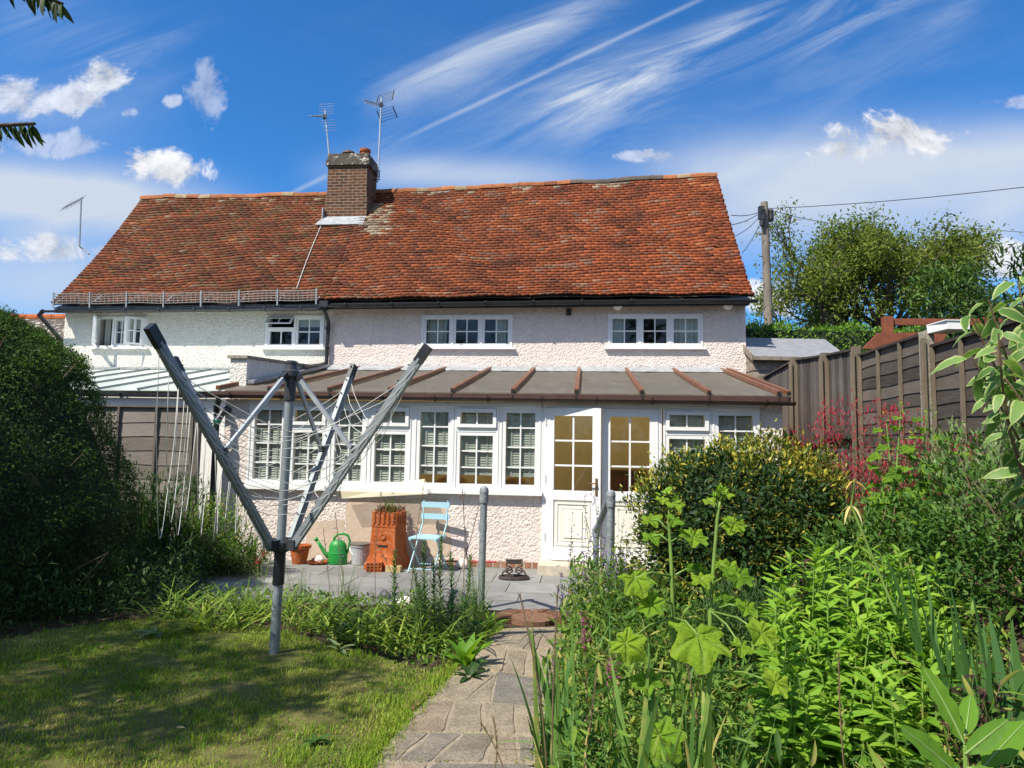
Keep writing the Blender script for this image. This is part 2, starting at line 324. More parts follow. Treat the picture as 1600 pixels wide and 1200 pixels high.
A = w.math('DIVIDE', sep.outputs[0], yy); E_ = w.math('DIVIDE', sep.outputs[2], yy)
cb = w.n('CombineXYZ'); w.l(A, cb.inputs[0]); w.l(E_, cb.inputs[1]); AE = cb.outputs[0]
def sd(px, py):
    d = ray(px, py); return d.x / d.y, d.z / d.y
def smooth(x, a, b):
    m = w.n('MapRange', interpolation_type='SMOOTHSTEP'); w.set(m.inputs[0], x); m.inputs[1].default_value = a; m.inputs[2].default_value = b; return m.outputs[0]
puff = w.noise(13, 9, 0.66, AE, dist=0.5); puff2 = w.noise(30, 6, 0.65, AE)
pn = w.math('SUBTRACT', w.math('ADD', w.math('MULTIPLY', puff, 1.0), w.math('MULTIPLY', puff2, 0.45)), 0.725)
def mapped(rot, sc):
    m = w.n('Mapping'); m.inputs['Rotation'].default_value = (0, 0, rot); w.l(AE, m.inputs['Vector']); m2 = w.n('Mapping'); m2.inputs['Scale'].default_value = sc; w.l(m.outputs[0], m2.inputs['Vector']); return m2.outputs[0]
ang = math.radians(24)
cir = w.noise(1.0, 9, 0.66, mapped(-ang, (2.6, 15, 1)), dist=0.9); cir2 = w.noise(1.0, 6, 0.6, mapped(-ang * 0.5, (1.6, 5, 1)), dist=0.5)
def ell(px, py, rx, ry):
    a0, e0 = sd(px, py)
    x = w.math('MULTIPLY', w.math('SUBTRACT', A, a0), FPX / rx); y = w.math('MULTIPLY', w.math('SUBTRACT', E_, e0), FPX / ry)
    return w.math('ADD', w.math('MULTIPLY', x, x), w.math('MULTIPLY', y, y))
def band(p, q, wd, soft=60):
    (ax, ay), (bx, by) = sd(*p), sd(*q); L = math.hypot(bx - ax, by - ay); ux, uy = (bx - ax) / L, (by - ay) / L
    dx = w.math('SUBTRACT', A, ax); dy = w.math('SUBTRACT', E_, ay)
    al = w.math('ADD', w.math('MULTIPLY', dx, ux), w.math('MULTIPLY', dy, uy)); pe = w.math('SUBTRACT', w.math('MULTIPLY', dx, uy), w.math('MULTIPLY', dy, ux))
    g = w.math('EXPONENT', w.math('MULTIPLY', w.math('MULTIPLY', pe, pe), -1 / (wd / FPX) ** 2))
    s = soft / FPX
    return w.math('MULTIPLY', g, w.math('MULTIPLY', smooth(al, -s, s), w.math('SUBTRACT', 1.0, smooth(al, L - s, L + s))))
dens = None
def addd(x):
    global dens
    dens = x if dens is None else w.math('MAXIMUM', dens, x)
for (x, y, rx, ry, k) in [(258, 258, 88, 36, 1.0), (165, 122, 52, 34, .85), (120, 155, 48, 26, .75), (25, 155, 70, 40, .7), (325, 140, 32, 60, .4), (268, 158, 16, 14, .55), (205, 176, 16, 9, .4),
                          (1400, 212, 130, 34, .95), (1340, 235, 80, 26, .8), (1575, 405, 90, 34, .95), (1230, 465, 150, 40, .95), (60, 388, 150, 26, .8), (160, 395, 90, 20, .6), (1580, 160, 60, 12, .4), (60, 225, 110, 26, .45), (1010, 243, 60, 12, .5)]:
    d = w.math('SUBTRACT', 1.0, ell(x, y, rx, ry)); addd(w.math('MULTIPLY', smooth(w.math('ADD', d, w.math('MULTIPLY', pn, 4.6)), 0.0, 1.0), k))
veil = None
def addv(x):
    global veil
    veil = x if veil is None else w.math('ADD', veil, x)
cm = smooth(cir, 0.34, 0.74); cm2 = smooth(cir2, 0.3, 0.75)
for p, q, wd, k in [((590, 160), (960, -10), 40, .6), ((640, 130), (900, 15), 18, .4), ((870, 170), (1180, 50), 36, 1.0), ((1100, 75), (1420, -25), 40, 1.0), ((820, 200), (1040, 110), 60, .45), ((0, 20), (260, 120), 60, .25), ((1150, 180), (1500, 60), 60, .22), ((900, 160), (1050, 110), 14, .5), ((1240, 95), (1330, 45), 20, .35), ((1440, 50), (1530, -10), 26, .4), ((150, 90), (320, 40), 30, .22), ((700, 160), (950, 110), 80, .28), ((900, 230), (1120, 190), 30, .2), ((560, 230), (820, 215), 30, .2)]:
    addv(w.math('MULTIPLY', w.math('MULTIPLY', band(p, q, wd), cm), k))
addv(w.math('MULTIPLY', band((640, 212), (1110, -8), 3.6, 50), w.math('ADD', 0.30, w.math('MULTIPLY', cm2, 0.2)))); addv(w.math('MULTIPLY', band((455, 302), (512, 274), 4, 12), 0.4))
for p, q, wd, k in [((-100, 285), (310, 330), 50, 1.6), ((-100, 430), (200, 440), 85, 1.1), ((560, 268), (900, 280), 30, 1.0), ((1050, 310), (1700, 290), 90, 1.35), ((1250, 250), (1700, 230), 45, .8), ((1000, 260), (1300, 240), 34, .35), ((-100, 160), (200, 190), 60, .25), ((1300, 390), (1700, 400), 60, .25)]:
    addv(w.math('MULTIPLY', w.math('MULTIPLY', band(p, q, wd, 140), w.math('ADD', 0.60, w.math('MULTIPLY', cm2, 0.5))), k))
back = w.math('ADD', w.math('MULTIPLY', smooth(cir2, 0.5, 0.8), 0.12), w.math('MULTIPLY', w.math('SUBTRACT', 1.0, smooth(sep.outputs[1], -.25, .15)), w.math('ADD', .45, w.math('MULTIPLY', smooth(w.noise(3.0, 6, .6), .4, .65), .4))))  # includes unseen cloud cover behind the camera, added for neutral fill light
veil = w.math('ADD', veil, back)
skyc = w.mix(1.0, sky.outputs[0], (0.27, 0.76, 1.20), 'MULTIPLY')
skyc = w.mix(1.0, skyc, (0.104, 0.104, 0.104), 'MULTIPLY')
mo = w.n('Mapping'); mo.inputs['Location'].default_value = (-.016, .020, 0); w.l(AE, mo.inputs['Vector']); puf3 = w.noise(13, 9, 0.66, mo.outputs[0], dist=0.5)
rel = w.math('SUBTRACT', puff, puf3)
shade = w.math('ADD', 0.50, w.math('ADD', w.math('MULTIPLY', smooth(pn, -0.3, 0.35), 0.10), w.math('MULTIPLY', rel, 0.9)))
cc = w.n('CombineColor'); w.l(shade, cc.inputs[0]); w.l(w.math('MULTIPLY', shade, 1.01), cc.inputs[1]); w.l(w.math('MULTIPLY', shade, 1.05), cc.inputs[2])
c1 = w.mix(w.math('MULTIPLY', veil, 0.9, clamp=True), skyc, (0.42, 0.48, 0.575))
c2 = w.mix(w.math('MULTIPLY', dens, 0.95, clamp=True), c1, cc.outputs[0])
bg = w.n('Background'); w.l(c2, bg.inputs['Color']); bg.inputs['Strength'].default_value = 1.0; w.l(bg.outputs[0], w.out.inputs['Surface'])
# ------------------------------------------------------------------ helpers for buildings
def wall_holes(mb, u0, u1, z0, z1, n0, n1, holes):
    us = sorted({u0, u1, *[h[0] for h in holes], *[h[1] for h in holes]}); zs = sorted({z0, z1, *[h[2] for h in holes], *[h[3] for h in holes]})
    for a, b in zip(us, us[1:]):
        for c, d in zip(zs, zs[1:]):
            if any(h[0] <= a + 1e-6 and h[1] >= b - 1e-6 and h[2] <= c + 1e-6 and h[3] >= d - 1e-6 for h in holes): continue
            mb.add([W(a, n0, c), W(b, n0, c), W(b, n0, d), W(a, n0, d)], [(0, 1, 2, 3)])
            mb.add([W(a, n1, c), W(b, n1, c), W(b, n1, d), W(a, n1, d)], [(3, 2, 1, 0)])
    for h in holes + [(u0, u1, z0, z1)]:
        a, b, c, d = h; q = [W(a, n0, c), W(b, n0, c), W(b, n0, d), W(a, n0, d), W(a, n1, c), W(b, n1, c), W(b, n1, d), W(a, n1, d)]
        mb.add(q, [(0, 4, 5, 1), (1, 5, 6, 2), (2, 6, 7, 3), (3, 7, 4, 0)])
def hole_ring(mb, u0, u1, z0, z1, n0, n1, w):
    mb.box(u0, u1, n0, n1, z1 - w, z1).box(u0, u1, n0, n1, z0, z0 + w).box(u0, u0 + w, n0, n1, z0 + w, z1 - w).box(u1 - w, u1, n0, n1, z0 + w, z1 - w)
def glazed(mb, gl, u0, u1, z0, z1, n, cols, rows, sw=0.05, bw=0.022, fr=None, d0=0.03, d1=0.03):
    """a sash with glazing bars into mb, the pane into gl; fr maps (u,n,z)"""
    f = fr or W
    mb.box(u0, u1, n - d0, n + d1, z1 - sw, z1, f); mb.box(u0, u1, n - d0, n + d1, z0, z0 + sw, f)
    mb.box(u0, u0 + sw, n - d0, n + d1, z0 + sw, z1 - sw, f); mb.box(u1 - sw, u1, n - d0, n + d1, z0 + sw, z1 - sw, f)
    a, b, c, d = u0 + sw, u1 - sw, z0 + sw, z1 - sw
    rows = rows if isinstance(rows, list) else [i / rows for i in range(1, rows)]
    for i in range(1, cols):
        x = a + (b - a) * i / cols; mb.box(x - bw / 2, x + bw / 2, n - 0.016, n + 0.016, c, d, f)
    for t in rows:
        y = c + (d - c) * t; mb.box(a, b, n - 0.013, n + 0.013, y - bw / 2, y + bw / 2, f)
    gl.add([f(a, n, c), f(b, n, c), f(b, n, d), f(a, n, d)], [(0, 1, 2, 3)])
def panes(gl, parent):
    for f in gl.f: q = MB(); q.add([gl.v[i] for i in f], [(0, 1, 2, 3)]); q.build('pane', M['glass'], parent)
def hinged(u0, n0, ang, sgn=1):
    ca, sa = math.cos(ang), math.sin(ang)
    # local u measured from hinge, opening towards the garden
    def f(u, n, z): return W(u0 + (u - u0) * ca + (n - n0) * sa * sgn, n0 - abs(u - u0) * sa + (n - n0) * ca, z)
    return f
def curtain(parent, u0, u1, z0, z1, n, k=5):
    m = MB(); S = 24; vs = []
    for i in range(S + 1):
        t = i / S; u = u0 + (u1 - u0) * t; o = 0.03 * math.sin(t * k * 2 * PI) + 0.012 * math.sin(t * 17)
        vs += [W(u, n + o, z0), W(u, n + o, z1), W(u, n + o + .006, z0), W(u, n + o + .006, z1)]
    fs = [q for i in range(S) for q in ((4 * i, 4 * i + 4, 4 * i + 5, 4 * i + 1), (4 * i + 2, 4 * i + 3, 4 * i + 7, 4 * i + 6))]
    m.add(vs, fs); return m.build('curtain', M['curtain_cloth'], parent, smooth=True)
def room(parent, u0, u1, n0, n1, z0, z1, mat):
    m = MB(); q = [W(u0, n0, z0), W(u1, n0, z0), W(u1, n1, z0), W(u0, n1, z0), W(u0, n0, z1), W(u1, n0, z1), W(u1, n1, z1), W(u0, n1, z1)]
    m.add(q, [(0, 1, 2, 3), (7, 6, 5, 4), (1, 5, 6, 2), (2, 6, 7, 3), (3, 7, 4, 0)]); return m.build('interior', mat, parent)
# eave and ridge lines of the long roof (measured)
EAVE = [(-11.36, 4.37), (-8.17, 4.38), (-5.28, 4.43), (-2.5, 4.47), (-0.2, 4.50), (3.20, 4.49)]
RIDGE = [(-11.91, 8.07), (-9.42, 8.04), (-6.82, 8.05), (-5.41, 8.09), (-3.56, 8.12), (-0.61, 8.21), (1.31, 8.27), (3.18, 8.34)]
def interp(tab, u):
    if u <= tab[0][0]: return tab[0][1]
    for (a, b), (c, d) in zip(tab, tab[1:]):
        if u <= c: return b + (d - b) * (u - a) / (c - a)
    return tab[-1][1]
EN, RN = 13.68, 17.3
def roofpt(s, t, lift=0.0):
    """s along 0..1, t up 0..1"""
    ue = EAVE[0][0] + (EAVE[-1][0] - EAVE[0][0]) * s; ur = RIDGE[0][0] + (RIDGE[-1][0] - RIDGE[0][0]) * s
    u = ue + (ur - ue) * t; ze = interp(EAVE, ue); zr = interp(RIDGE, ur); n = EN + (RN - EN) * t
    sag = -0.10 * math.sin(PI * t) * (0.7 + 0.5 * math.sin(s * 9 + 1)) + 0.028 * math.sin(s * 23 + t * 5) * math.sin(PI * t) + 0.012 * math.sin(s * 61 + t * 11)
    if s < 0.03 or s > 0.97: sag -= 0.04 * math.sin(PI * t)
    kick = 0.05 * (1 - min(1, t / 0.14)) ** 2
    z = ze + (zr - ze) * t + sag + kick + lift
    return u, n, z
S_SPLIT = (-5.34 - EAVE[0][0]) / (EAVE[-1][0] - EAVE[0][0])
def roof_tiles(name, parent, s0, s1, seed, bias):
    rg = np.random.default_rng(seed); rows = 43; total = EAVE[-1][0] - EAVE[0][0]; tw = 0.168 / total
    V = []; F4 = []; Cc = []
    nrow = rows
    for r in range(nrow):
        t0 = r / nrow; t1 = (r + 1.9) / nrow; t1 = min(t1, 1.0)
        off = (0.5 * tw if r % 2 else 0) + rg.uniform(-.1, .1) * tw; k0 = int((s0 - off) / tw) - 1; k1 = int((s1 - off) / tw) + 2
        wob = 0.004 * math.sin(r * 1.7)
        for k in range(k0, k1):
            a = off + k * tw; b = a + tw * 0.998
            a = max(a, s0); b = min(b, s1)
            if b - a < tw * 0.25: continue
            a += rg.uniform(-.008, .008) * tw; b += rg.uniform(-.008, .008) * tw
            dl = rg.uniform(0, .004); dt = .0022 * math.sin(k * .33 + r * 1.9) + .0016 * math.sin(k * .11 + r * .7) + rg.normal(0, .0012); sk = rg.normal(0, 0.0012); cam_ = rg.uniform(0.0, 0.003)
            th = 0.034; base = len(V)
            lf = 0.056 + dl
            row = []
            for j, ss in enumerate((a, (a + b) / 2, b)):
                cv = cam_ if j == 1 else 0
                tt = max(-0.004, t0 + dt + sk * (j - 1))
                p = roofpt(ss, tt); q = roofpt(ss, t1)
                V += [(p[0], p[1], p[2] + lf + cv), (p[0], p[1] + .052, p[2] + lf + cv - .036), (q[0], q[1], q[2] + 0.002)]
            F4 += [(base + 0, base + 3, base + 5, base + 2), (base + 3, base + 6, base + 8, base + 5), (base + 1, base + 4, base + 3, base + 0), (base + 4, base + 7, base + 6, base + 3),
                   (base + 1, base + 0, base + 2, base + 2), (base + 7, base + 8, base + 6, base + 6)]
            # tile colour: fired clay from orange to near black, mossy and limy areas
            sm = (a + b) / 2; patch = 0.5 + 0.25 * math.sin(sm * 31 + 3 * math.sin(t0 * 7)) * math.sin(t0 * 9 + sm * 13) + .25 * math.sin(sm * 57 + 4 * math.sin(t0 * 11 + sm * 9))
            g = min(.999, max(0, .5 * rg.random() + .62 * (1 - patch) - .02 + .05 * math.sin(r * 2.3)))
            dark = 0.36 - bias * 0.20 * sm
            if g < dark * 0.75: c = np.array([0.165, 0.058, 0.033]) * rg.uniform(0.75, 1.2)
            elif g < dark * 0.75 + 0.34: c = np.array([0.225, 0.066, 0.031]) * rg.uniform(0.85, 1.2)
            elif g < 0.93: c = np.array([0.32, 0.086, 0.033]) * rg.uniform(0.85, 1.2)
            else: c = np.array([0.43, 0.155, 0.07]) * rg.uniform(0.85, 1.2)
            warm = sstep(0.35, 1.0, sm)
            c = c * np.array([0.88 + 0.27 * warm, 0.96 + 0.15 * warm, 1.02 + 0.05 * warm])
            if patch < .38 and rg.random() < .25: c = c * .5 + np.array([.13, .10, .075]) * rg.uniform(.6, 1.1)
            elif patch > .72 and rg.random() < .4: c = c * .72
            if sm < 0.42 and rg.random() < 0.30 * (0.4 + t0): c = c * 0.65 + np.array([0.05, 0.042, 0.016])
            lim = 0.75 * max(0, 1 - abs(t0 - 0.965) / 0.045) * (0.55 + 0.45 * math.sin(sm * 40))
            cs = (roofpt(0, 0)[0])
            du = abs(sm - 0.436 - (0.9 - t0) * 0.03) / 0.032
            if 0.52 < t0 < 0.86: lim = max(lim, 0.95 * max(0, 1 - du))
            if rg.random() < lim: c = c * 0.35 + np.array([0.40, 0.34, 0.24]) * rg.uniform(.6, 1.1)
            elif rg.random() < 0.004: c = c * 0.5 + np.array([0.22, 0.17, 0.12])
            lip_shade = np.minimum(c * .10, np.array([.016, .009, .007])); Cc += [c * .72, lip_shade, c * 1.05] * 3  # shadow lines between rows painted dark into the tiles' front edges and lips
    V = np.array(V); P = np.outer(V[:, 0], U) + np.outer(V[:, 1], N) + np.outer(V[:, 2], Z)
    F4 = np.array(F4); tri = F4[:, 2] == F4[:, 3]
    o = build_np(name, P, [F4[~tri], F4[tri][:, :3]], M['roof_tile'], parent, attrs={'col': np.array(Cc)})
    return o
def roof_under(parent, s0, s1):
    m = MB(); S, T = 40, 12; vs = []
    for i in range(S + 1):
        for j in range(T + 1):
            s = s0 + (s1 - s0) * i / S; u, n, z = roofpt(s, .015 + .985 * j / T, -0.045); vs.append(W(u, n, z))
    fs = [(i * (T + 1) + j, (i + 1) * (T + 1) + j, (i + 1) * (T + 1) + j + 1, i * (T + 1) + j + 1) for i in range(S) for j in range(T)]
    m.add(vs, fs)
    # rear slope
    a = [W(*roofpt(s0, 1, -.02)), W(*roofpt(s1, 1, -.02))]; ua, _, za = roofpt(s0, 0); ub, _, zb = roofpt(s1, 0)
    m.add([a[0], a[1], W(ub, 20.9, zb), W(ua, 20.9, za)], [(0, 1, 2, 3)])
    return m.build('roof_deck', M['stem_brown'], parent)
def ridge(parent, s0, s1):
    m = MB(); n = int((s1 - s0) * 15.0 / 0.32); cols = []
    for i in range(n):
        a = s0 + (s1 - s0) * i / n; b = s0 + (s1 - s0) * (i + 0.985) / n; vs = []; K = 7; dz = random.uniform(-.012, .02)
        for ss in (a, b):
            u, nn, z = roofpt(ss, 1.0)
            for R_, o in ((0.115, 0), (0.098, 0)):
                for k in range(K):
                    an = PI * (k / (K - 1)) * 1.0; vs.append(W(u, nn + math.cos(an) * -R_, z - 0.055 + dz + R_ * 1.15 * math.sin(an)))
        fs = [(k, k + 1, 2 * K + k + 1, 2 * K + k) for k in range(K - 1)] + [(K + k + 1, K + k, 3 * K + k, 3 * K + k + 1) for k in range(K - 1)] + [(K + k, K + k + 1, k + 1, k) for k in range(K - 1)] + [(2 * K + k, 2 * K + k + 1, 3 * K + k + 1, 3 * K + k) for k in range(K - 1)]
        m.add(vs, fs); r = random.random()
        u_ = roofpt(a, 1)[0]
        c = (0.36, 0.135, 0.055) if r < .6 else (0.26, 0.10, 0.05) if r < .8 else (0.34, 0.24, 0.14)
        if -0.6 < u_ < 1.6: c = (0.12, 0.095, 0.08)
        f = random.uniform(.8, 1.2); cols += [(c[0] * f, c[1] * f, c[2] * f)] * len(vs)
    o = m.build('ridge_tiles', M['roof_tile'], parent)
    at = o.data.attributes.new('col', 'FLOAT_COLOR', 'POINT'); at.data.foreach_set('color', np.array([(*c, 1) for c in cols], np.float32).ravel()); return o
def gutter_run(parent, pts, r, mat, name='gutter', brackets=5, bm=None):
    m = MB(); K = 7; vs = []
    for (u, n, z) in pts:
        for R_ in (r, r * 0.86):
            for k in range(K):
                a = PI + PI * k / (K - 1); vs.append(W(u, n + math.cos(a) * R_, z + math.sin(a) * R_))
    S = 2 * K
    for i in range(len(pts) - 1):
        o = i * S; fs = [(o + k, o + S + k, o + S + k + 1, o + k + 1) for k in range(K - 1)] + [(o + K + k, o + K + k + 1, o + S + K + k + 1, o + S + K + k) for k in range(K - 1)] + [(o, o + K, o + S + K, o + S), (o + K - 1, o + S + K - 1, o + S + 2 * K - 1, o + 2 * K - 1)]
        m.add([], []); m.f += [tuple(fs_) for fs_ in [tuple(x + 0 for x in f) for f in fs]]; m.m += [0] * len(fs)
    b = 0; m.v = vs
    n0 = len(vs)
    for e in (0, len(pts) - 1):
        m.f.append(tuple(e * S + k for k in range(K))); m.m.append(0)
    g = m.build(name, mat, parent, smooth=False)
    for i in range(brackets):
        mb = MB()
        t = (i + 0.5) / brackets; u = pts[0][0] + (pts[-1][0] - pts[0][0]) * t; z = pts[0][2]; 
        for (a, b2) in zip(pts, pts[1:]):
            if a[0] <= u <= b2[0]: z = a[2] + (b2[2] - a[2]) * (u - a[0]) / (b2[0] - a[0])
        n = pts[0][1]; R2 = r * 1.12
        for k in range(6):
            a0 = PI + PI * k / 6; a1 = PI + PI * (k + 1) / 6
            mb.bar(W(u, n + math.cos(a0) * R2, z + math.sin(a0) * R2), W(u, n + math.cos(a1) * R2, z + math.sin(a1) * R2), 0.03, 0.012, N)
        mb.box(u - .015, u + .015, n - R2 - .012, n - R2 + .008, z - .01, z + .03)
        mb.build('gutter_bracket', bm or mat, g)
    return g
# ------------------------------------------------------------------ the two cottages
def cottage(name, base, label, s0, s1, wmat, holes, bias, seed):
    t = thing(name, W(*base), label, 'house')
    u0 = EAVE[0][0] + .12 if s0 == 0 else -5.34; u1 = EAVE[-1][0] - .1 if s1 == 1 else -5.345
    m = MB(); wall_holes(m, u0, u1, -0.3, 4.58, 14.0, 14.28, holes)
    m.build('wall', wmat, t)
    g = MB()
    for uu, sd_ in ((u0, -1), (u1, 1)):
        zr = interp(RIDGE, uu) - .25
        g.box(uu - .15 if sd_ > 0 else uu, uu if sd_ > 0 else uu + .15, 14.29, 20.6, -0.3, 4.4)
        g.add([W(uu - sd_ * .15, 14.0, 4.4), W(uu - sd_ * .15, 20.6, 4.4), W(uu - sd_ * .15, 17.3, zr), W(uu, 14.0, 4.4), W(uu, 20.6, 4.4), W(uu, 17.3, zr)], [(0, 1, 2), (5, 4, 3), (0, 2, 5, 3), (1, 4, 5, 2)])
    g.box(u0 + .16, u1 - .16, 20.3, 20.6, -0.3, 4.4)
    g.build('gable_wall', wmat, t)
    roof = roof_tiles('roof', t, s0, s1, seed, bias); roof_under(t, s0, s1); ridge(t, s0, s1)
    return t
H_PINK = [(-3.35, -1.48, 3.56, 4.24), (0.43, 2.28, 3.57, 4.25)]
H_WHITE = [(-10.52, -9.32, 3.54, 4.22), (-6.68, -5.42, 3.54, 4.24)]
pink = cottage('cottage', (-1, 14, -0.2), 'pale pink roughcast cottage with orange clay roof, right half of the pair', S_SPLIT, 1.0, M['pink_roughcast'], H_PINK, 1, 11)
white = cottage('cottage', (-8.4, 14, -0.2), 'white roughcast cottage with mossy brown clay roof, left half of the pair', 0.0, S_SPLIT, M['white_roughcast'], H_WHITE, 0, 12)
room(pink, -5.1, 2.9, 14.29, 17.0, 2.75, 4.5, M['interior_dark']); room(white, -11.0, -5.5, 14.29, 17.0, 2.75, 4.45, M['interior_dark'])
def upper_window(parent, h, lights, sill=True, curt=()):
    u0, u1, z0, z1 = h; fr = MB(); gl = MB(); n = 14.03
    hole_ring(fr, u0, u1, z0, z1, 13.985, 14.10, 0.045)
    k = len(lights); a, b = u0 + .045, u1 - .045; wd = (b - a) / k
    for i, typ in enumerate(lights):
        x0, x1 = a + wd * i, a + wd * (i + 1)
        if i: fr.box(x0 - .022, x0 + .022, 13.988, 14.09, z0 + .045, z1 - .045)
        l, r_ = x0 + (.024 if i else .002), x1 - (.024 if i < k - 1 else .002)
        if typ == 'c': glazed(fr, gl, l, r_, z0 + .047, z1 - .047, n, 2, 2, 0.045, 0.022)
        elif typ == 'openL': glazed(fr, gl, l, r_, z0 + .047, z1 - .047, 13.95, 2, 2, 0.042, 0.02, hinged(l, 13.95, math.radians(58)))
        elif typ == 'openR':
            f0 = hinged(r_, 13.95, math.radians(38)); glazed(fr, gl, l, r_, z0 + .047, z1 - .047, 13.95, 2, 2, 0.042, 0.02, f0)
        elif typ == 'vent':
            zm = z0 + (z1 - z0) * 0.60; fr.box(l, r_, 13.99, 14.08, zm - .02, zm + .02)
            glazed(fr, gl, l, r_, z0 + .047, zm - .022, n, 2, 1, 0.04, 0.022)
            def tilt(u, nn, z, zt=z1 - .05):
                d = zt - z; return W(u, 13.96 - d * math.sin(.7) + (nn - 13.96) * math.cos(.7), zt - d * math.cos(.7))
            glazed(fr, gl, l, r_, zm + .024, z1 - .05, 13.96, 2, 1, 0.035, 0.02, tilt)
    if sill: fr.box(u0 - .06, u1 + .06, 13.92, 14.02, z0 - .032, z0 - .002)
    wdw = fr.build('window', M['white_upvc'], parent); panes(gl, wdw)
    for c in curt: curtain(wdw, *c)
    return wdw
upper_window(pink, H_PINK[0], 'ccc', curt=[(-3.27, -2.86, 3.58, 4.2, 14.2, 5), (-2.82, -2.72, 3.58, 4.2, 14.2, 2), (-1.86, -1.54, 3.58, 4.2, 14.2, 4)])
upper_window(pink, H_PINK[1], 'ccc', curt=[(0.5, 0.78, 3.6, 4.22, 14.2, 4), (1.72, 2.22, 3.6, 4.22, 14.2, 6)])
wl = upper_window(white, H_WHITE[0], ['openL', 'c', 'openR'], curt=[(-10.45, -10.3, 3.56, 4.2, 14.2, 2)])
bl = MB(); bl.box(-10.1, -9.37, 14.19, 14.195, 3.98, 4.2); bl.build('blind', M['curtain_cloth'], wl)
wr = upper_window(white, H_WHITE[1], ['vent', 'c'])
bl = MB(); bl.box(-6.05, -5.47, 14.19, 14.195, 4.02, 4.2); bl.build('blind', M['curtain_cloth'], wr)
# a white bowl on the sill and a lamp shape behind the right window
bw = MB(); bw.lathe(W(1.28, 14.2, 3.625), [(0.03, 0), (0.05, .01), (0.10, .06), (0.105, .065), (0.09, .055), (0.02, .02)], 16)
tag(bw.build('bowl', M['white_paint'], smooth=True, base=W(1.28, 14.2, 3.625)), 'small white bowl standing on the sill inside the right upstairs window', 'bowl')
# gutters, downpipe, fascias
gpts = [(u, 13.61, z - .055) for u, z in [(-5.30, 4.43), (-2.5, 4.46), (-0.2, 4.49), (3.24, 4.50)]]
gutter_run(pink, gpts, 0.058, M['black_plastic'], brackets=9)
gpts = [(u, 13.63, z - .10) for u, z in [(-11.5, 4.38), (-8.2, 4.39), (-5.4, 4.42)]]
gutter_run(white, gpts, 0.045, M['dark_grey_plastic'], brackets=8)
m = MB(); m.hexa([W(-5.33, 13.70, 4.30), W(3.12, 13.70, 4.37), W(3.12, 13.99, 4.40), W(-5.33, 13.99, 4.36), W(-5.33, 13.70, 4.42), W(3.12, 13.70, 4.49), W(3.12, 13.99, 4.60), W(-5.33, 13.99, 4.56)]); m.build('soffit', M['black_plastic'], pink)
m = MB(); m.hexa([W(-11.24, 13.668, 4.24), W(-5.36, 13.668, 4.28), W(-5.36, 13.99, 4.33), W(-11.24, 13.99, 4.29), W(-11.24, 13.668, 4.35), W(-5.36, 13.668, 4.40), W(-5.36, 13.99, 4.55), W(-11.24, 13.99, 4.5)]); m.build('soffit', M['dark_grey_plastic'], white)
m = MB(); m.tube([W(-5.28, 13.61, 4.36), W(-5.28, 13.63, 4.25), W(-5.29, 13.88, 4.08), W(-5.30, 13.92, 3.98), W(-5.31, 13.92, 3.6), W(-5.31, 13.92, 3.2)], 0.04, 10)
for z in (3.95, 3.55): m.lathe(W(-5.31, 13.92, z), [(0.052, -.03), (0.052, .03)], 10)
m.box(-5.37, -5.19, 13.54, 13.68, 4.33, 4.45); m.build('downpipe', M['black_plastic'], pink, smooth=False)
for u, z in ((0.62, 4.40), (2.75, 4.40)):
    m = MB(); m.lathe(W(u, 13.9, z), [(0.09, 0.03), (0.10, 0.0), (0.085, -.05), (0.04, -.085), (0.0, -.09)], 16); m.build('light_fitting', M['white_upvc'], pink, smooth=True)
m = MB(); m.box(-0.40, -0.30, 13.94, 14.0, 4.22, 4.34); m.lathe(W(-0.35, 13.93, 4.27), [(0.03, -.03), (0.03, .04)], 8); m.build('vent', M['black_plastic'], pink)
# snow guard on the white cottage
m = MB(); rails = []
g0, g1 = -11.2, -5.45
NG = 60
for z in (0.02, 0.07, 0.12, 0.17, 0.22):
    m.tube([W(g0 + (g1 - g0) * i / 12, 13.60 - .06 * z, interp(EAVE, g0 + (g1 - g0) * i / 12) + .03 + z + .012 * math.sin(i * 2.1)) for i in range(13)], 0.008 if z < .2 else 0.010, 5)
for i in range(NG):
    u = g0 + (g1 - g0) * i / NG; e = interp(EAVE, u); m.bar(W(u, 13.60, e + .05), W(u, 13.585, e + .25), .010, .010)
m.build('snow_guard', simple('weathered_wire', (.22, .20, .19), .7), white)
for i in range(8):
    u = g0 + (g1 - g0) * i / 7; e = interp(EAVE, u); m = MB(); m.bar(W(u, 13.59, e - .04), W(u, 13.57, e + .29), .03, .012); m.bar(W(u, 13.59, e + .02), W(u, 13.95, e + .30), .02, .01); m.build('guard_post', M['galvanised'], white)
# ------------------------------------------------------------------ chimney (part of the pink cottage)
CU0, CU1, CN0, CN1 = -6.42, -5.36, 16.3, 17.15
m = MB(); m.box(CU0 + .0, CU1, CN0, CN1, 6.9, 7.62); m.box(CU0 + .02, CU1 - .02, CN0 + .02, CN1 - .02, 7.62, 7.72); m.box(CU0 + .03, CU1 - .03, CN0 + .03, CN1 - .03, 7.72, 8.42)
ch = m.build('chimney', M['chimney_brick'], pink)
m = MB(); m.box(CU0 - .01, CU1 + .03, CN0 - .03, CN1 + .03, 8.42, 8.56); m.box(CU0 + .02, CU1, CN0 + .0, CN1, 8.56, 8.72); m.build('chimney_cap', M['chimney_cap_stone'], ch)
m = MB(); m.lathe(W(-5.60, 16.75, 8.72), [(0.13, 0), (0.13, .04), (0.115, .05), (0.115, .20), (0.14, .21), (0.14, .27), (0.11, .27), (0.1, .1)], 18); m.build('pot', M['terracotta'], ch, smooth=False)
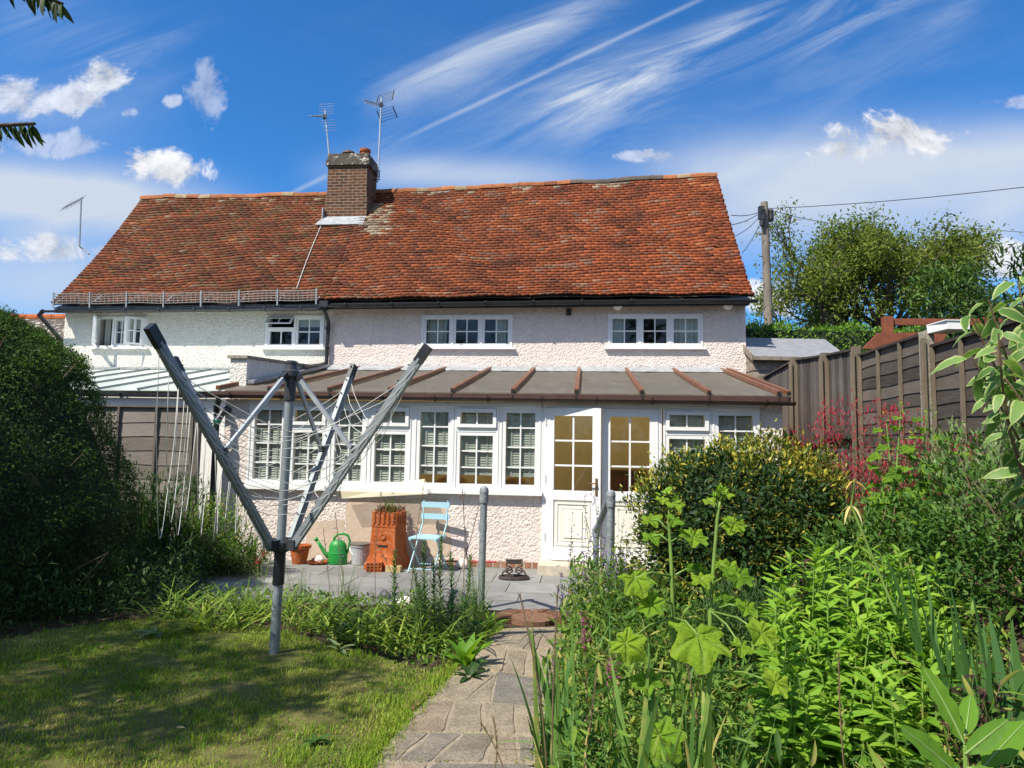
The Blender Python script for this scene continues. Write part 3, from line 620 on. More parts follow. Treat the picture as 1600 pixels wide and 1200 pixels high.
m = MB(); m.lathe(W(-6.02, 16.75, 8.90), [(0.0, .07), (0.12, .055), (0.175, .01), (0.18, -.02), (0.16, -.03), (0.02, .0)], 20)
for k in range(4):
    a = k * PI / 2 + .4; p = W(-6.02, 16.75, 8.72) + Vector((math.cos(a), math.sin(a), 0)) * .12; m.bar(p, p + Z * .18, .02, .02)
m.build('cowl', M['cowl_metal'], ch, smooth=False)
m = MB(); m.add([W(CU0 - .12, 16.0, 6.83), W(CU1 + .02, 16.0, 6.83), W(CU1 + .0, 16.29, 7.12), W(CU0, 16.29, 7.12), W(CU0 - .12, 16.03, 6.81), W(CU1 + .02, 16.03, 6.81)], [(0, 1, 2, 3), (0, 4, 5, 1)]); m.box(CU0 - .03, CU0 - .005, 16.2, 16.6, 7.0, 7.32)
m.build('lead_flashing', M['lead'], ch)
# cable running down the tiles
m = MB(); cpts = []
for i in range(9):
    t = i / 8; px = 505 - 41 * t; py = 332 + 105 * t; 
    nn = 16.2 - 2.2 * t; P = at_n(px, py, nn); u, n = toun(P); s = (u + 11.6) / 14.7
    tt = (nn - EN) / (RN - EN); zz = roofpt(max(0, min(1, s)), tt)[2] + .07; cpts.append(W(u, n, zz))
m.tube(cpts, 0.009, 5); tag(m.build('cable', M['rope'], base=cpts[0]), 'thin pale cable running down the tiles from the chimney foot', 'cable')
# ------------------------------------------------------------------ aerials
def yagi(name, mast_top, mast_bot, boom_dir, blen, elems, ew, mats, label, vertical=False, grid=False):
    t = thing(name, mast_bot, label, 'aerial', 'television aerials above the roof'); mb = MB(); mb.tube([mast_bot, mast_top], 0.02, 8)
    mb.build('mast', M['bright_metal'], t)
    b = MB(); o = Vector(mast_top) - Z * 0.18; d = Vector(boom_dir).normalized(); side = d.cross(Z).normalized() if not vertical else (d.cross(Z).normalized()).cross(d)
    b.bar(o - d * .12, o + d * blen, .022, .022)
    for i in range(elems):
        p = o + d * (0.12 + (blen - .14) * i / (elems - 1)); L = ew * (1 - .25 * i / elems); b.tube([p - side * L / 2, p + side * L / 2], .0055, 5)
        if grid: 
            b.tube([p - side * L / 2 + d.cross(side) * .07, p + side * L / 2 + d.cross(side) * .07], .0055, 5); b.bar(p - d.cross(side) * .0, p + d.cross(side) * .07, .02, .02)
    b.build('boom', M['aluminium_aerial'], t)
    r = MB(); upn = d.cross(side).normalized(); back = o - d * .10
    for sg in (-1, 1):
        mid = back + upn * sg * .20
        for k in range(5):
            q = mid + upn * sg * (-.12 + .06 * k) - d * (0.02 + .03 * k); hw_ = .27 if grid else .2; r.tube([q - side * hw_, q + side * hw_], .005, 5)
        for sx in ((-1, 1) if grid else ()): r.bar(mid + side * sx * .27 - upn * sg * .13 - d * .02, mid + side * sx * .27 + upn * sg * .14 - d * .15, .018, .018)
    r.build('reflector', M['cable_black'] if grid else M['aluminium_aerial'], t)
    m2 = MB()
    m2.box(-.04, .04, -.04, .04, -.05, .05, lambda a, b_, c: o + Vector((a, b_, c))); m2.build('clamp', M['black_plastic'], t)
    return t
top = at_n(508, 172, 16.8); bot = at_n(515, 246, 16.8)
yagi('television_aerial', top, bot + Z * -.05, (-.12, -.72, -.32), .78, 11, .30, None, 'small aerial with a drooping boom on the left of the chimney')
top = at_n(596, 153, 16.8); bot = at_n(590, 285, 16.8)
ae = yagi('television_aerial', top, bot, (-.50, -.80, -.22), .62, 8, .12, None, 'taller double-grid aerial on a mast bracketed to the right of the chimney', grid=True)
m = MB()
for z in (.08, .30): m.bar(bot + Z * z - U * .32 + N * .1, bot + Z * z + U * .06, .03, .02)
m.build('bracket', M['cast_iron'], ae)
P0 = at_n(127, 309, 15.6); P1 = at_n(124, 385, 15.6)
ae2 = thing('television_aerial', P1, 'lone aerial on a crooked mast above the left end of the roof', 'aerial', 'television aerials above the roof')
m = MB(); m.tube([P0, P1, P1 + Vector((.06, .05, -.05)), at_n(139, 397, 15.4)], .02, 8); m.build('mast', M['aluminium_aerial'], ae2)
m = MB(); d = (at_n(99, 325, 15.2) - at_n(131, 309, 15.6)).normalized(); o = at_n(131, 309, 15.6); m.bar(o, o + d * .62, .02, .02); sd2 = d.cross(Z).normalized()
for i in range(8): p = o + d * (.06 + .075 * i); m.tube([p - sd2 * .2 + Z * .06, p + sd2 * .2 - Z * .06], .005, 5); m.tube([p - sd2 * .02 - Z * .1, p + Z * .1], .004, 4)
m.build('boom', M['aluminium_aerial'], ae2)
# ------------------------------------------------------------------ conservatory
cons = thing('conservatory', W(-1.4, 10, -0.15), 'low white glazed lean-to with brown roof bars across the pink cottage', 'conservatory')
FB, FT = -0.13, 2.20
def ux(px): return uz(px, 700, 10)[0]
CL, CR = uz(349, 700, 10)[0], 2.69
bays = [(388, 448, 'f'), (450, 512, 'v'), (514, 574, 'f'), (577, 642, 'v'), (647, 709, 'f'), (710, 779, 'v'), (781, 845, 'f')]
bays2 = [(1036, 1111, 'v'), (1113, 1187, 'f')]
ZS, ZH = 0.965, 2.15
DL, DR = ux(848), ux(1034)
m = MB(); wall_holes(m, CL, CR, FB, FT + .02, 10.0, 10.22, [(ux(388) - .01, ux(845) + .01, ZS - .06, FT), (DL, DR, FB, FT), (DR + .001, ux(1187), ZS - .06, FT)])
m.build('wall', M['pink_roughcast'], cons)
m = MB(); m.box(CL, CL + .2, 10.221, 13.9, FB, 2.3); m.box(CR - .2, CR, 10.221, 13.9, FB, 2.3)
for sg in (CL, CR - .2): m.add([W(sg, 10.221, 2.3), W(sg + .2, 10.221, 2.3), W(sg + .2, 13.9, 2.3), W(sg, 13.9, 2.3), W(sg, 13.9, 3.05), W(sg + .2, 13.9, 3.05)], [(0, 3, 4), (1, 5, 2), (0, 4, 5, 1)])
m.build('side_wall', M['pink_roughcast'], cons)
m = MB(); m.box(ux(700), DL - .01, 9.965, 9.998, -0.12, -0.02); m.build('brick_plinth', M['plinth_brick'], cons)
# smooth tan render where the roughcast has gone
m = MB(); pts = [(540, 790), (546, 778), (700, 779), (699, 815), (706, 846), (703, 868), (640, 872), (540, 877)]
f = [W(*(lambda a: (a[0], 9.996, a[1]))(uz(*p, 10))) for p in pts]; k = len(f); m.add(f + [q + N * .003 for q in f], [tuple(range(k)), ] + [(i, (i + 1) % k, k + (i + 1) % k, k + i) for i in range(k)])
pts = [(480, 815), (538, 812), (538, 878), (476, 880)]
f = [W(*(lambda a: (a[0], 9.997, a[1]))(uz(*p, 10))) for p in pts]; k = len(f); m.add(f + [q + N * .0025 for q in f], [tuple(range(k)), ] + [(i, (i + 1) % k, k + (i + 1) % k, k + i) for i in range(k)])
m.build('worn_render', M['worn_render'], cons)
def venetian(parent, u0, u1, z0, z1, n):
    b = MB(); nz = int((z1 - z0) / .036)
    for i in range(nz):
        z = z1 - .03 - i * .036
        a = math.radians(66 + random.uniform(-3, 3)); dn, dz = .0175 * math.cos(a), .0175 * math.sin(a)
        p = [W(u0, n - dn, z - dz), W(u1, n - dn, z - dz + random.uniform(-.002, .002)), W(u1, n + dn, z + dz), W(u0, n + dn, z + dz)]
        b.add(p + [q + Z * .003 for q in p], [(3, 2, 1, 0), (4, 5, 6, 7), (0, 1, 5, 4), (2, 3, 7, 6)])
    b.box(u0, u1, n - .01, n + .025, z1 - .015, z1 + .02); b.box(u0, u1, n - .01, n + .02, z0 - .03, z0)
    for t in (.18, .82): u = u0 + (u1 - u0) * t; b.box(u - .012, u + .012, n - .012, n - .0105, z0, z1)
    b.build('blind', M['blind_white'], parent)
def bay(px0, px1, typ, blind_to):
    u0, u1 = ux(px0), ux(px1); fr = MB(); gl = MB(); n = 10.03
    hole_ring(fr, u0, u1, ZS, ZH, 9.975, 10.10, 0.03)
    if typ == 'f': glazed(fr, gl, u0 + .032, u1 - .032, ZS + .032, ZH - .032, n, 2, [0.24, 0.52, 0.79], 0.052, 0.02, d0=.045)
    else:
        zm = 1.815; fr.box(u0 + .03, u1 - .03, 9.98, 10.09, zm - .03, zm + .03)
        glazed(fr, gl, u0 + .032, u1 - .032, ZS + .032, zm - .032, n, 2, [0.34, 0.68], 0.05, 0.02, d0=.045)
        glazed(fr, gl, u0 + .034, u1 - .034, zm + .034, ZH - .034, 10.01, 2, 1, 0.05, 0.02, d0=.06)
    wd = fr.build('window', M['white_upvc'], cons); panes(gl, wd)
    venetian(wd, u0 + .088, u1 - .088, blind_to, 2.07, 10.064)
for (a, b, t_), bt in zip(bays, [1.02, 1.02, 1.02, 1.02, 1.20, 1.20, 1.19]): bay(a, b, t_, bt)
for (a, b, t_) in bays2: bay(a, b, t_, 1.02)
m = MB()
for (a, b, _), (c, d, _) in zip(bays, bays[1:]): m.box(ux(b) + .001, ux(c) - .001, 9.985, 10.09, ZS, ZH)
m.box(ux(845) + .001, DL - .001, 9.984, 10.09, ZS, ZH); m.box(ux(1111) + .001, ux(1113) - .001, 9.985, 10.09, ZS, ZH)
m.box(ux(388) - .008, ux(845) + .008, 9.95, 10.09, ZH + .002, FT - .002); m.box(DR + .002, ux(1187) - .002, 9.95, 10.09, ZH + .002, FT - .002)
m.build('window_head', M['white_upvc'], cons)
m = MB(); m.box(ux(388) - .05, ux(845) + .03, 9.90, 10.10, ZS - .058, ZS - .003); m.box(DR + .03, ux(1187) + .02, 9.90, 10.1, ZS - .058, ZS - .003); m.build('sill', M['white_upvc'], cons)
# doors
ZD = 0.03
m = MB(); m.box(DL + .002, DR - .002, 9.975, 10.10, FT - .055, FT - .003); m.box(DL + .002, DL + .05, 9.975, 10.10, ZD, FT - .055); m.box(DR - .05, DR - .002, 9.975, 10.1, ZD, FT - .055); m.box(DL + .002, DR - .002, 9.96, 10.1, ZD - .04, ZD)
m.build('door_frame', M['white_upvc'], cons)
def door(u0, u1, fr, handle):
    mb = MB(); gl = MB(); n = 10.0; z0, z1 = ZD + .005, FT - .06
    mb.box(u0, u1, n - .035, n + .035, z1 - .11, z1, fr); mb.box(u0, u1, n - .035, n + .035, z0, z0 + .17, fr); mb.box(u0, u1, n - .035, n + .035, .86, .99, fr)
    for a, b in ((z0 + .17, .86), (.99, z1 - .11)): mb.box(u0, u0 + .115, n - .035, n + .035, a, b, fr); mb.box(u1 - .115, u1, n - .035, n + .035, a, b, fr)
    a, b, c, d = u0 + .115, u1 - .115, .99, z1 - .11
    mb.box((a + b) / 2 - .012, (a + b) / 2 + .012, n - .018, n + .018, c, d, fr)
    for t_ in (1 / 3, 2 / 3): z = c + (d - c) * t_; mb.box(a, b, n - .015, n + .015, z - .012, z + .012, fr)
    gl.add([fr(a, n, c), fr(b, n, c), fr(b, n, d), fr(a, n, d)], [(0, 1, 2, 3)])
    do = mb.build('door', M['white_upvc'], cons); gl.build('pane', M['glass'], do)
    p = MB(); c, d = z0 + .17, .86; p.box(a, b, n - .012, n + .012, c, d, fr)
    for i, (w_, h) in enumerate(((.03, .026), (.09, .020), (.14, .030))): # stepped mouldings
        p.box(a + w_, b - w_, n - h, n - .012, c + w_, d - w_, fr) if i == 2 else hr(p, a + w_, b - w_, c + w_, d - w_, n - h, n - .012, .03, fr)
    p.build('door_panel', M['pale_door_panel'], do)
    if handle:
        h = MB(); u = u1 - .055; h.box(u - .017, u + .017, n - .045, n - .0352, .93, 1.17, fr); h.tube([fr(u, n - .045, 1.10), fr(u, n - .085, 1.10), fr(u - .11, n - .088, 1.10)], .010, 8); h.build('handle', M['brass'], do)
        hg = MB()
        for z in (.35, 1.15, 1.95): hg.box(u0 - .012, u0 + .004, n - .05, n - .036, z - .05, z + .05, fr)
        hg.build('hinge', M['white_paint'], do)
def hr(mb, u0, u1, z0, z1, n0, n1, w_, fr):
    mb.box(u0, u1, n0, n1, z1 - w_, z1, fr); mb.box(u0, u1, n0, n1, z0, z0 + w_, fr); mb.box(u0, u0 + w_, n0, n1, z0 + w_, z1 - w_, fr); mb.box(u1 - w_, u1, n0, n1, z0 + w_, z1 - w_, fr)
UM = (DL + DR) / 2
door(DL + .053, UM - .003, hinged(DL + .053, 10.0, math.radians(9)), True)
door(UM + .003, DR - .053, W, False)
# roof: sheets, bars, flashing, gutter
RZ0, RZ1, RN0, RN1 = 2.335, 3.10, 9.93, 13.98
def rz(n): return RZ0 + (RZ1 - RZ0) * (n - RN0) / (RN1 - RN0)
tops = [uz(x, 576, 14)[0] for x in (497, 562, 630, 697, 767, 835, 905, 978, 1051, 1122)]
edge = [-5.30] + tops[1:]
m = MB()
us = [-5.335] + tops[1:-1] + [2.70]
for a, b in zip(us, us[1:]):
    dz = random.uniform(-.004, .004); k_ = 9; vs = []
    for i in range(k_ + 1):
        t_ = i / k_; n_ = RN0 + (RN1 - RN0) * t_; sg = -.012 * math.sin(PI * t_)
        for x_, e_ in ((a + .004, 0), ((a + b) / 2, -.006), (b - .004, 0)): vs.append(W(x_, n_, rz(n_) + .016 + dz * (1 - t_) + sg + e_))
    m.add(vs, [(3 * i + j, 3 * i + j + 1, 3 * i + j + 4, 3 * i + j + 3) for i in range(k_) for j in range(2)])
    m.hexa([W(a + .004, RN0 - .004, rz(RN0) - .004), W(b - .004, RN0 - .004, rz(RN0) - .004), W(b - .004, RN0, rz(RN0) - .004), W(a + .004, RN0, rz(RN0) - .004), W(a + .004, RN0 - .004, rz(RN0) + .016), W(b - .004, RN0 - .004, rz(RN0) + .016), W(b - .004, RN0, rz(RN0) + .016), W(a + .004, RN0, rz(RN0) + .016)])
m.add([W(-5.50, RN0, rz(RN0) + .016), W(-5.339, RN0, rz(RN0) + .016), W(-5.339, 10.58, rz(10.58) + .016), W(-5.50, 10.58, rz(10.58) + .016)], [(0, 1, 2, 3)])
m.build('roof', M['polycarbonate_brown'], cons)
for i, u in enumerate(tops[1:-1] + [2.62, -5.44, 2.75]):
    m = MB(); na, nb = RN0 - .02, RN1 - .02
    if u == -5.44: nb = 10.5
    jit = random.uniform(-.01, .01)
    m.bar(W(u + jit, na, rz(na) + .052), W(u, nb, rz(nb) + .052), .062, .055); o = m.build('rafter_bar', M['brown_rafter'], cons)
    if u != -5.44:
        m = MB(); m.box(u - .024 + jit, u + .024 + jit, na - .012, na - .001, rz(na) + .012, rz(na) + .06); m.box(u - .012, u + .012, na - .03, na - .004, rz(na) - .06, rz(na) - .01); m.build('end_cap', M['black_plastic'], o)
m = MB(); na = RN0
m.box(-5.52, 2.78, RN0 - .045, RN0 + .02, 2.262, 2.33); m.build('fascia', simple('brown_fascia', (0.075, 0.036, 0.028), .5, var=.2), cons)
gutter_run(cons, [(-5.56, 9.845, 2.275), (-1.4, 9.845, 2.262), (2.82, 9.845, 2.25)], .048, M['brown_gutter'], brackets=11)
m = MB(); nseg = 60; vs = []
for i in range(nseg + 1):
    u = -5.30 + (2.66 + 5.30) * i / nseg; wv = .02 * math.sin(i * 2.4) + .012 * math.sin(i * 5.1)
    vs += [W(u, 13.985, 3.20), W(u, 13.93, 3.165 + wv * .2), W(u, 13.70 + wv, rz(13.70) + .05 + .01 * math.sin(i * 1.7)), W(u, 13.64 + wv, rz(13.64) + .024)]
m.add(vs, [(4 * i + k + 4, 4 * i + k, 4 * i + k + 1, 4 * i + k + 5)[::-1] for i in range(nseg) for k in range(3)]); m.build('lead_flashing', M['lead'], cons, smooth=True)
m = MB(); m.bar(W(-5.27, 13.9, 3.17), W(-5.27, 10.6, rz(10.6) + .07), .10, .05); m.build('lead_flashing', M['lead'], cons)
m = MB(); m.tube([W(-5.31, 13.90, 3.22), W(-5.28, 13.5, 3.13), W(-5.24, 12.6, 2.99)], .04, 8); m.build('downpipe_shoe', M['black_plastic'], cons)
m = MB(); m.tube([W(CL - .03, 9.85, 2.2), W(CL - .08, 9.88, 2.1), W(CL - .1, 9.95, 1.95), W(CL - .1, 9.95, -0.1)], .045, 10); m.build('downpipe', M['black_plastic'], cons, smooth=False)
# inside
m = MB(); a, b = CL + .2, CR - .2
m.add([W(a, 10.23, 0.0), W(b, 10.23, 0.0), W(b, 13.9, 0.0), W(a, 13.9, 0.0)], [(0, 1, 2, 3)]); m.build('floor', M['interior_floor'], cons)
m = MB(); m.add([W(a + .001, 12.5, 0), W(b - .001, 12.5, 0), W(b - .001, 12.5, 2.79), W(a + .001, 12.5, 2.79)], [(0, 1, 2, 3)]); m.add([W(a + .002, 10.23, 0), W(a + .002, 13.88, 0), W(a + .002, 13.88, 3.0), W(a + .002, 10.23, 2.3)], [(0, 1, 2, 3)]); m.add([W(b - .002, 10.23, 0), W(b - .002, 13.88, 0), W(b - .002, 13.88, 3.0), W(b - .002, 10.23, 2.3)], [(3, 2, 1, 0)])
m.build('inside_wall', M['interior_plaster'], cons)
sf = thing('sofa', W(-1.5, 10.9, 0), 'tan cushioned sofa inside the conservatory, under the raised blinds', 'sofa')
m = MB(); m.box(-2.6, -.7, 10.75, 11.6, .1, .45); m.build('seat', M['sofa_cloth'], sf)
m = MB(); m.lathe(W(-2.1, 10.7, .78), [(.0, -.1), (.38, -.09), (.42, 0), (.38, .09), (0, .1)], 20, N, sx=1.0, sy=.75); m.lathe(W(-1.15, 10.7, .76), [(.0, -.1), (.38, -.09), (.42, 0), (.38, .09), (0, .1)], 20, N, sx=1.0, sy=.75); m.build('cushion', M['sofa_cloth'], sf, smooth=True)
m = MB(); m.box(-2.6, -.7, 10.5, 10.62, .1, .92); m.build('backrest', M['sofa_cloth'], sf)
cbn = thing('cabinet', W(.9, 12.2, 0), 'dark brown wooden cabinet seen through the glazed doors', 'cabinet'); m = MB(); m.box(.25, 1.0, 12.05, 12.48, .02, 1.18); m.box(.22, 1.03, 12.02, 12.48, 1.181, 1.22); m.build('case', M['cabinet_wood'], cbn)
m = MB(); m.box(.28, .615, 12.03, 12.049, .08, 1.12); m.box(.635, .97, 12.03, 12.049, .08, 1.12); m.build('door', M['cabinet_wood'], cbn)
# threshold stone
m = MB(); m.box(DL - .02, DR - .1, 9.50, 9.955, -0.19, 0.02); tag(m.build('doorstep', M['door_sill_stone'], base=W(0, 9.7, -.19)), 'pale stone doorstep below the white garden doors', 'doorstep')
# parapet between the gardens
pw = thing('party_wall', W(-5.48, 12, -.2), 'roughcast parapet wall with stone coping between the two lean-to roofs', 'wall')
m = MB(); zt0, zt1 = 2.90, 3.10
m.hexa([W(-5.62, 10.6, -.2), W(-5.345, 10.6, -.2), W(-5.345, 13.985, -.2), W(-5.62, 13.985, -.2), W(-5.62, 10.6, zt0), W(-5.345, 10.6, zt0), W(-5.345, 13.985, zt1), W(-5.62, 13.985, zt1)]); m.build('wall', M['white_roughcast'], pw)
m = MB(); m.hexa([W(-5.66, 10.56, zt0 + .002), W(-5.325, 10.56, zt0 + .002), W(-5.325, 13.98, zt1 + .002), W(-5.66, 13.98, zt1 + .002), W(-5.66, 10.56, zt0 + .05), W(-5.325, 10.56, zt0 + .05), W(-5.325, 13.98, zt1 + .05), W(-5.66, 13.98, zt1 + .05)]); m.build('coping', M['concrete_post'], pw)
# neighbour's lean-to
lt = thing('lean_to', W(-8.4, 10.7, -.2), 'greenhouse-like lean-to with pale clear sheet roof behind the white cottage', 'lean-to')
m = MB(); m.hexa([W(-11.4, 10.55, 2.37), W(-5.63, 10.55, 2.37), W(-5.63, 13.98, 3.06), W(-11.4, 13.98, 3.06), W(-11.4, 10.55, 2.385), W(-5.63, 10.55, 2.385), W(-5.63, 13.98, 3.075), W(-11.4, 13.98, 3.075)]); m.build('roof', M['polycarbonate_clear'], lt)
for i in range(9):
    u = -11.2 + i * .68; m = MB(); m.bar(W(u, 10.53, 2.40), W(u, 13.9, 3.078), .022, .03); m.build('glazing_bar', M['grey_metal'], lt)
m = MB(); m.box(-11.4, -5.63, 13.90, 13.985, 3.07, 3.115); m.build('lead_flashing', M['lead'], lt)
m = MB(); m.box(-11.4, -5.63, 10.6, 10.75, -.2, 2.33); m.build('wall', M['white_paint'], lt)
gutter_run(lt, [(-11.4, 10.5, 2.33), (-8, 10.5, 2.33), (-5.63, 10.5, 2.32)], .06, M['dark_grey_plastic'], brackets=5)
# far-left neighbour's roof
fh = thing('house', W(-15, 18, 0), 'low brown-roofed house with red ridge tiles beyond the left end of the white cottage', 'house')
a = at_n(-200, 530, 16.0); ua, za = uz(75, 512, 16.0)
m = MB(); m.hexa([W(-22, 16.0, 3.6), W(-12.1, 16.0, 3.6), W(-12.1, 18.2, 4.93), W(-22, 18.2, 4.93), W(-22, 16.0, 3.66), W(-12.1, 16.0, 3.66), W(-12.1, 18.2, 4.99), W(-22, 18.2, 4.99)])
o = m.build('roof', M['far_roof'] if 'far_roof' in M else M['chimney_cap_stone'], fh)
m = MB()
for i in range(24): m.lathe(W(-21.9 + i * .41, 18.2, 4.95), [(.12, 0), (.13, .01), (.13, .36), (.12, .39)], 10, U)
m.build('ridge_tiles', M['terracotta'], fh)
m = MB(); m.box(-22, -12.2, 16.3, 20, -.2, 3.66); m.add([W(-12.2, 16.3, 3.6), W(-12.2, 20, 3.6), W(-12.2, 18.2, 4.9)], [(0, 1, 2)]); m.build('wall', M['grey_fence_board'], fh)
m = MB(); m.tube([W(-11.45, 13.62, 4.27), W(-11.6, 13.7, 4.2), W(-12.0, 15.0, 3.75), W(-12.2, 15.9, 3.5)], .045, 8); m.build('downpipe', M['black_plastic'], white)
# ------------------------------------------------------------------ ground, lawn, path, patio
def axis(a, b, lo, hi, step, far):
    xs = list(np.arange(a, b + 1e-6, step)); s = step; x = a
    while x > lo: s *= 1.5; x -= min(s, far); xs.insert(0, x)
    s = step; x = b
    while x < hi: s *= 1.5; x += min(s, far); xs.append(x)
    return xs
gx = axis(-7, 6, -600, 600, .1, 200); gy = axis(0.5, 10, -300, 1500, .1, 300)
V = [(x, y, ground_h(x, y) + (.012 * math.sin(x * 7 + y * 3) * math.sin(y * 5.3 - x)) - (0.0 if y < 10 else 0)) for x in gx for y in gy]
ny = len(gy); F = [(i * ny + j, (i + 1) * ny + j, (i + 1) * ny + j + 1, i * ny + j + 1) for i in range(len(gx) - 1) for j in range(ny - 1)]
tag(build_np('ground', np.array(V), np.array(F), M['bed_soil'], smooth=True), kind='structure')
def inpoly(x, y, poly):
    c = False; j = len(poly) - 1
    for i in range(len(poly)):
        (xi, yi), (xj, yj) = poly[i], poly[j]
        if (yi > y) != (yj > y) and x < (xj - xi) * (y - yi) / (yj - yi) + xi: c = not c
        j = i
    return c
LAWN_PX = [(0, 1003), (150, 978), (300, 962), (420, 985), (520, 1012), (650, 1047), (697, 1063), (640, 1117), (590, 1176), (558, 1230)]
LAWN = [tuple(at_z(*p, 0)[:2]) for p in LAWN_PX]
LAWN = [(-6.5, 6.6), (-5.2, 6.3)] + LAWN + [(-0.95, 2.6), (-1.3, 0.3), (-1.4, -3), (-6.5, -3)]
gx = np.arange(-6.5, -.3, .08); gy = np.arange(-3, 7.2, .08); V = []; F = []; idx = {}
def lv(i, j):
    if (i, j) not in idx: idx[(i, j)] = len(V); x, y = gx[i], gy[j]; V.append((x, y, .016 + .012 * math.sin(x * 7 + y * 3) * math.sin(y * 5.3 - x)))
    return idx[(i, j)]
for i in range(len(gx) - 1):
    for j in range(len(gy) - 1):
        if inpoly(gx[i] + .04, gy[j] + .04, LAWN): F.append((lv(i, j), lv(i + 1, j), lv(i + 1, j + 1), lv(i, j + 1)))
tag(build_np('lawn', np.array(V), np.array(F), M['lawn_soil'], smooth=True), kind='structure')
# crazy paved path
LE = [at_z(*p, 0) for p in [(783, 985), (745, 1012), (700, 1063), (645, 1118), (594, 1178), (566, 1225)]] + [Vector((-.9, 2.6, 0)), Vector((-1.2, 0.3, 0)), Vector((-1.3, -2.5, 0))]
RE = [at_z(*p, 0) for p in [(890, 982), (872, 1030), (858, 1080), (850, 1130), (842, 1180), (842, 1230)]] + [Vector((.18, 2.6, 0)), Vector((-.05, .3, 0)), Vector((-.1, -2.5, 0))]
m = MB(); k = len(LE); m.add([p + Z * .018 for p in LE] + [p + Z * .018 for p in RE], [(i, i + 1, k + i + 1, k + i) for i in range(k - 1)])
tag(m.build('path', M['path_mortar']), kind='structure')
def pathpt(s, t):
    i = min(int(s), k - 2); f = s - i; a = LE[i].lerp(LE[i + 1], f); b = RE[i].lerp(RE[i + 1], f); return a.lerp(b, t)
rg = random.Random(5); rows = []; s = 0.12
while s < k - 1.02: rows.append(s); s += rg.uniform(.55, .95) if s < 5 else .35
rows.append(k - 1.02); V = []; F5 = []; var = []
cuts = [[0.03] + sorted(rg.uniform(.28, .72) for _ in range(1 + (rg.random() < .55))) + [0.97] for _ in rows]
polys = []
for a in range(len(rows) - 1):
    c = cuts[a]; jit = [[rg.uniform(-.13, .13), rg.uniform(-.13, .13)] for _ in c]; jit2 = [rg.uniform(-.07, .07) for _ in c]
    for q in range(len(c) - 1):
        P = [pathpt(max(.05, rows[a] + jit[q][0] * .5), c[q] + jit2[q] * (0 < q)), pathpt(max(.05, rows[a] + jit[q + 1][0] * .5), c[q + 1] + jit2[q + 1] * (q + 1 < len(c) - 1)), pathpt(rows[a + 1] + jit[q + 1][1] * .5, c[q + 1] - jit2[q + 1] * (q + 1 < len(c) - 1)), pathpt(rows[a + 1] + jit[q][1] * .5, c[q] - jit2[q] * (0 < q))]
        if rg.random() < .3: m1 = P[0].lerp(P[1], rg.uniform(.3, .7)); m2 = P[3].lerp(P[2], rg.uniform(.3, .7)); polys += [[P[0], m1, m2, P[3]], [m1, P[1], P[2], m2]]
        else: polys.append(P)
m = MB(); vv = []
for P in polys:
    c = sum(P, Vector()) / len(P); ring = []
    for i in range(len(P)):
        a, b = P[i], P[(i + 1) % len(P)]
        for t_ in (0.06, .3, .62, .94): q = a.lerp(b, t_); q = q + (c - q).normalized() * rg.uniform(.008, .018); ring.append(q)
    h = .023 + rg.uniform(-.002, .004); n_ = len(ring); tilt = Vector((rg.uniform(-.012, .012), rg.uniform(-.012, .012), 0))
    top = [q + (c - q).normalized() * .008 + Z * (h + (q - c).dot(tilt)) for q in ring]
    m.add([q + Z * .012 for q in ring] + top, [tuple(n_ + i for i in range(n_))] + [(i, (i + 1) % n_, n_ + (i + 1) % n_, n_ + i) for i in range(n_)]); vv += [rg.random()] * (2 * n_)
o = m.build('path_slabs', M['path_stone']); o['kind'] = 'structure'; at = o.data.attributes.new('v', 'FLOAT', 'POINT'); at.data.foreach_set('value', vv)
# brick edging between lawn and path
m = MB(); vv = []
for i in range(k - 2):
    a, b = LE[i], LE[i + 1]; L = (b - a).length; d = (b - a).normalized(); s_ = Vector((d.y, -d.x, 0)); 
    if s_.x > 0: s_ = -s_
    q = 0.0
    while q < L - .05:
        l = min(.2 + rg.uniform(-.02, .03), L - q); c = a + d * (q + l / 2) + s_ * (.055 + rg.uniform(-.012, .012)); h = rg.uniform(.008, .03); tw = rg.uniform(-.06, .06); dd = (d + s_ * tw).normalized()
        n0 = len(m.v); m.bar(c - dd * (l / 2 - .008) + Z * (h - .03), c + dd * (l / 2 - .008) + Z * (h - .03 + rg.uniform(-.01, .01)), .085, .06); vv += [rg.random()] * (len(m.v) - n0); q += l
o = m.build('path_edging', M['edging_brick']); o['kind'] = 'structure'; at = o.data.attributes.new('v', 'FLOAT', 'POINT'); at.data.foreach_set('value', vv)
# round step at the end of the path: stone flag with a curved brick rim
m = MB(); vv = []; C0 = at_z(832, 972, 0)
for i in range(15):
    a = math.radians(-6 + 192 * i / 14); a2 = a + math.radians(11.5)
    P = [C0 + Vector((math.cos(t_) * r, math.sin(t_) * r * .95, 0)) for r in (.20, .34) for t_ in (a, a2)]; h = .05 + rg.uniform(-.006, .006)
    m.hexa([P[0] - Z * .2, P[2] - Z * .2, P[3] - Z * .2, P[1] - Z * .2, P[0] + Z * h, P[2] + Z * h, P[3] + Z * h, P[1] + Z * h]); vv += [rg.random()] * 8
n0 = len(m.v); m.lathe(C0, [(.205, -.1), (.205, .046), (.0, .05)], 24, sy=.95); vv += [.7] * (len(m.v) - n0)
o = m.build('step', M['edging_brick']); o['kind'] = 'structure'; at = o.data.attributes.new('v', 'FLOAT', 'POINT'); at.data.foreach_set('value', vv)
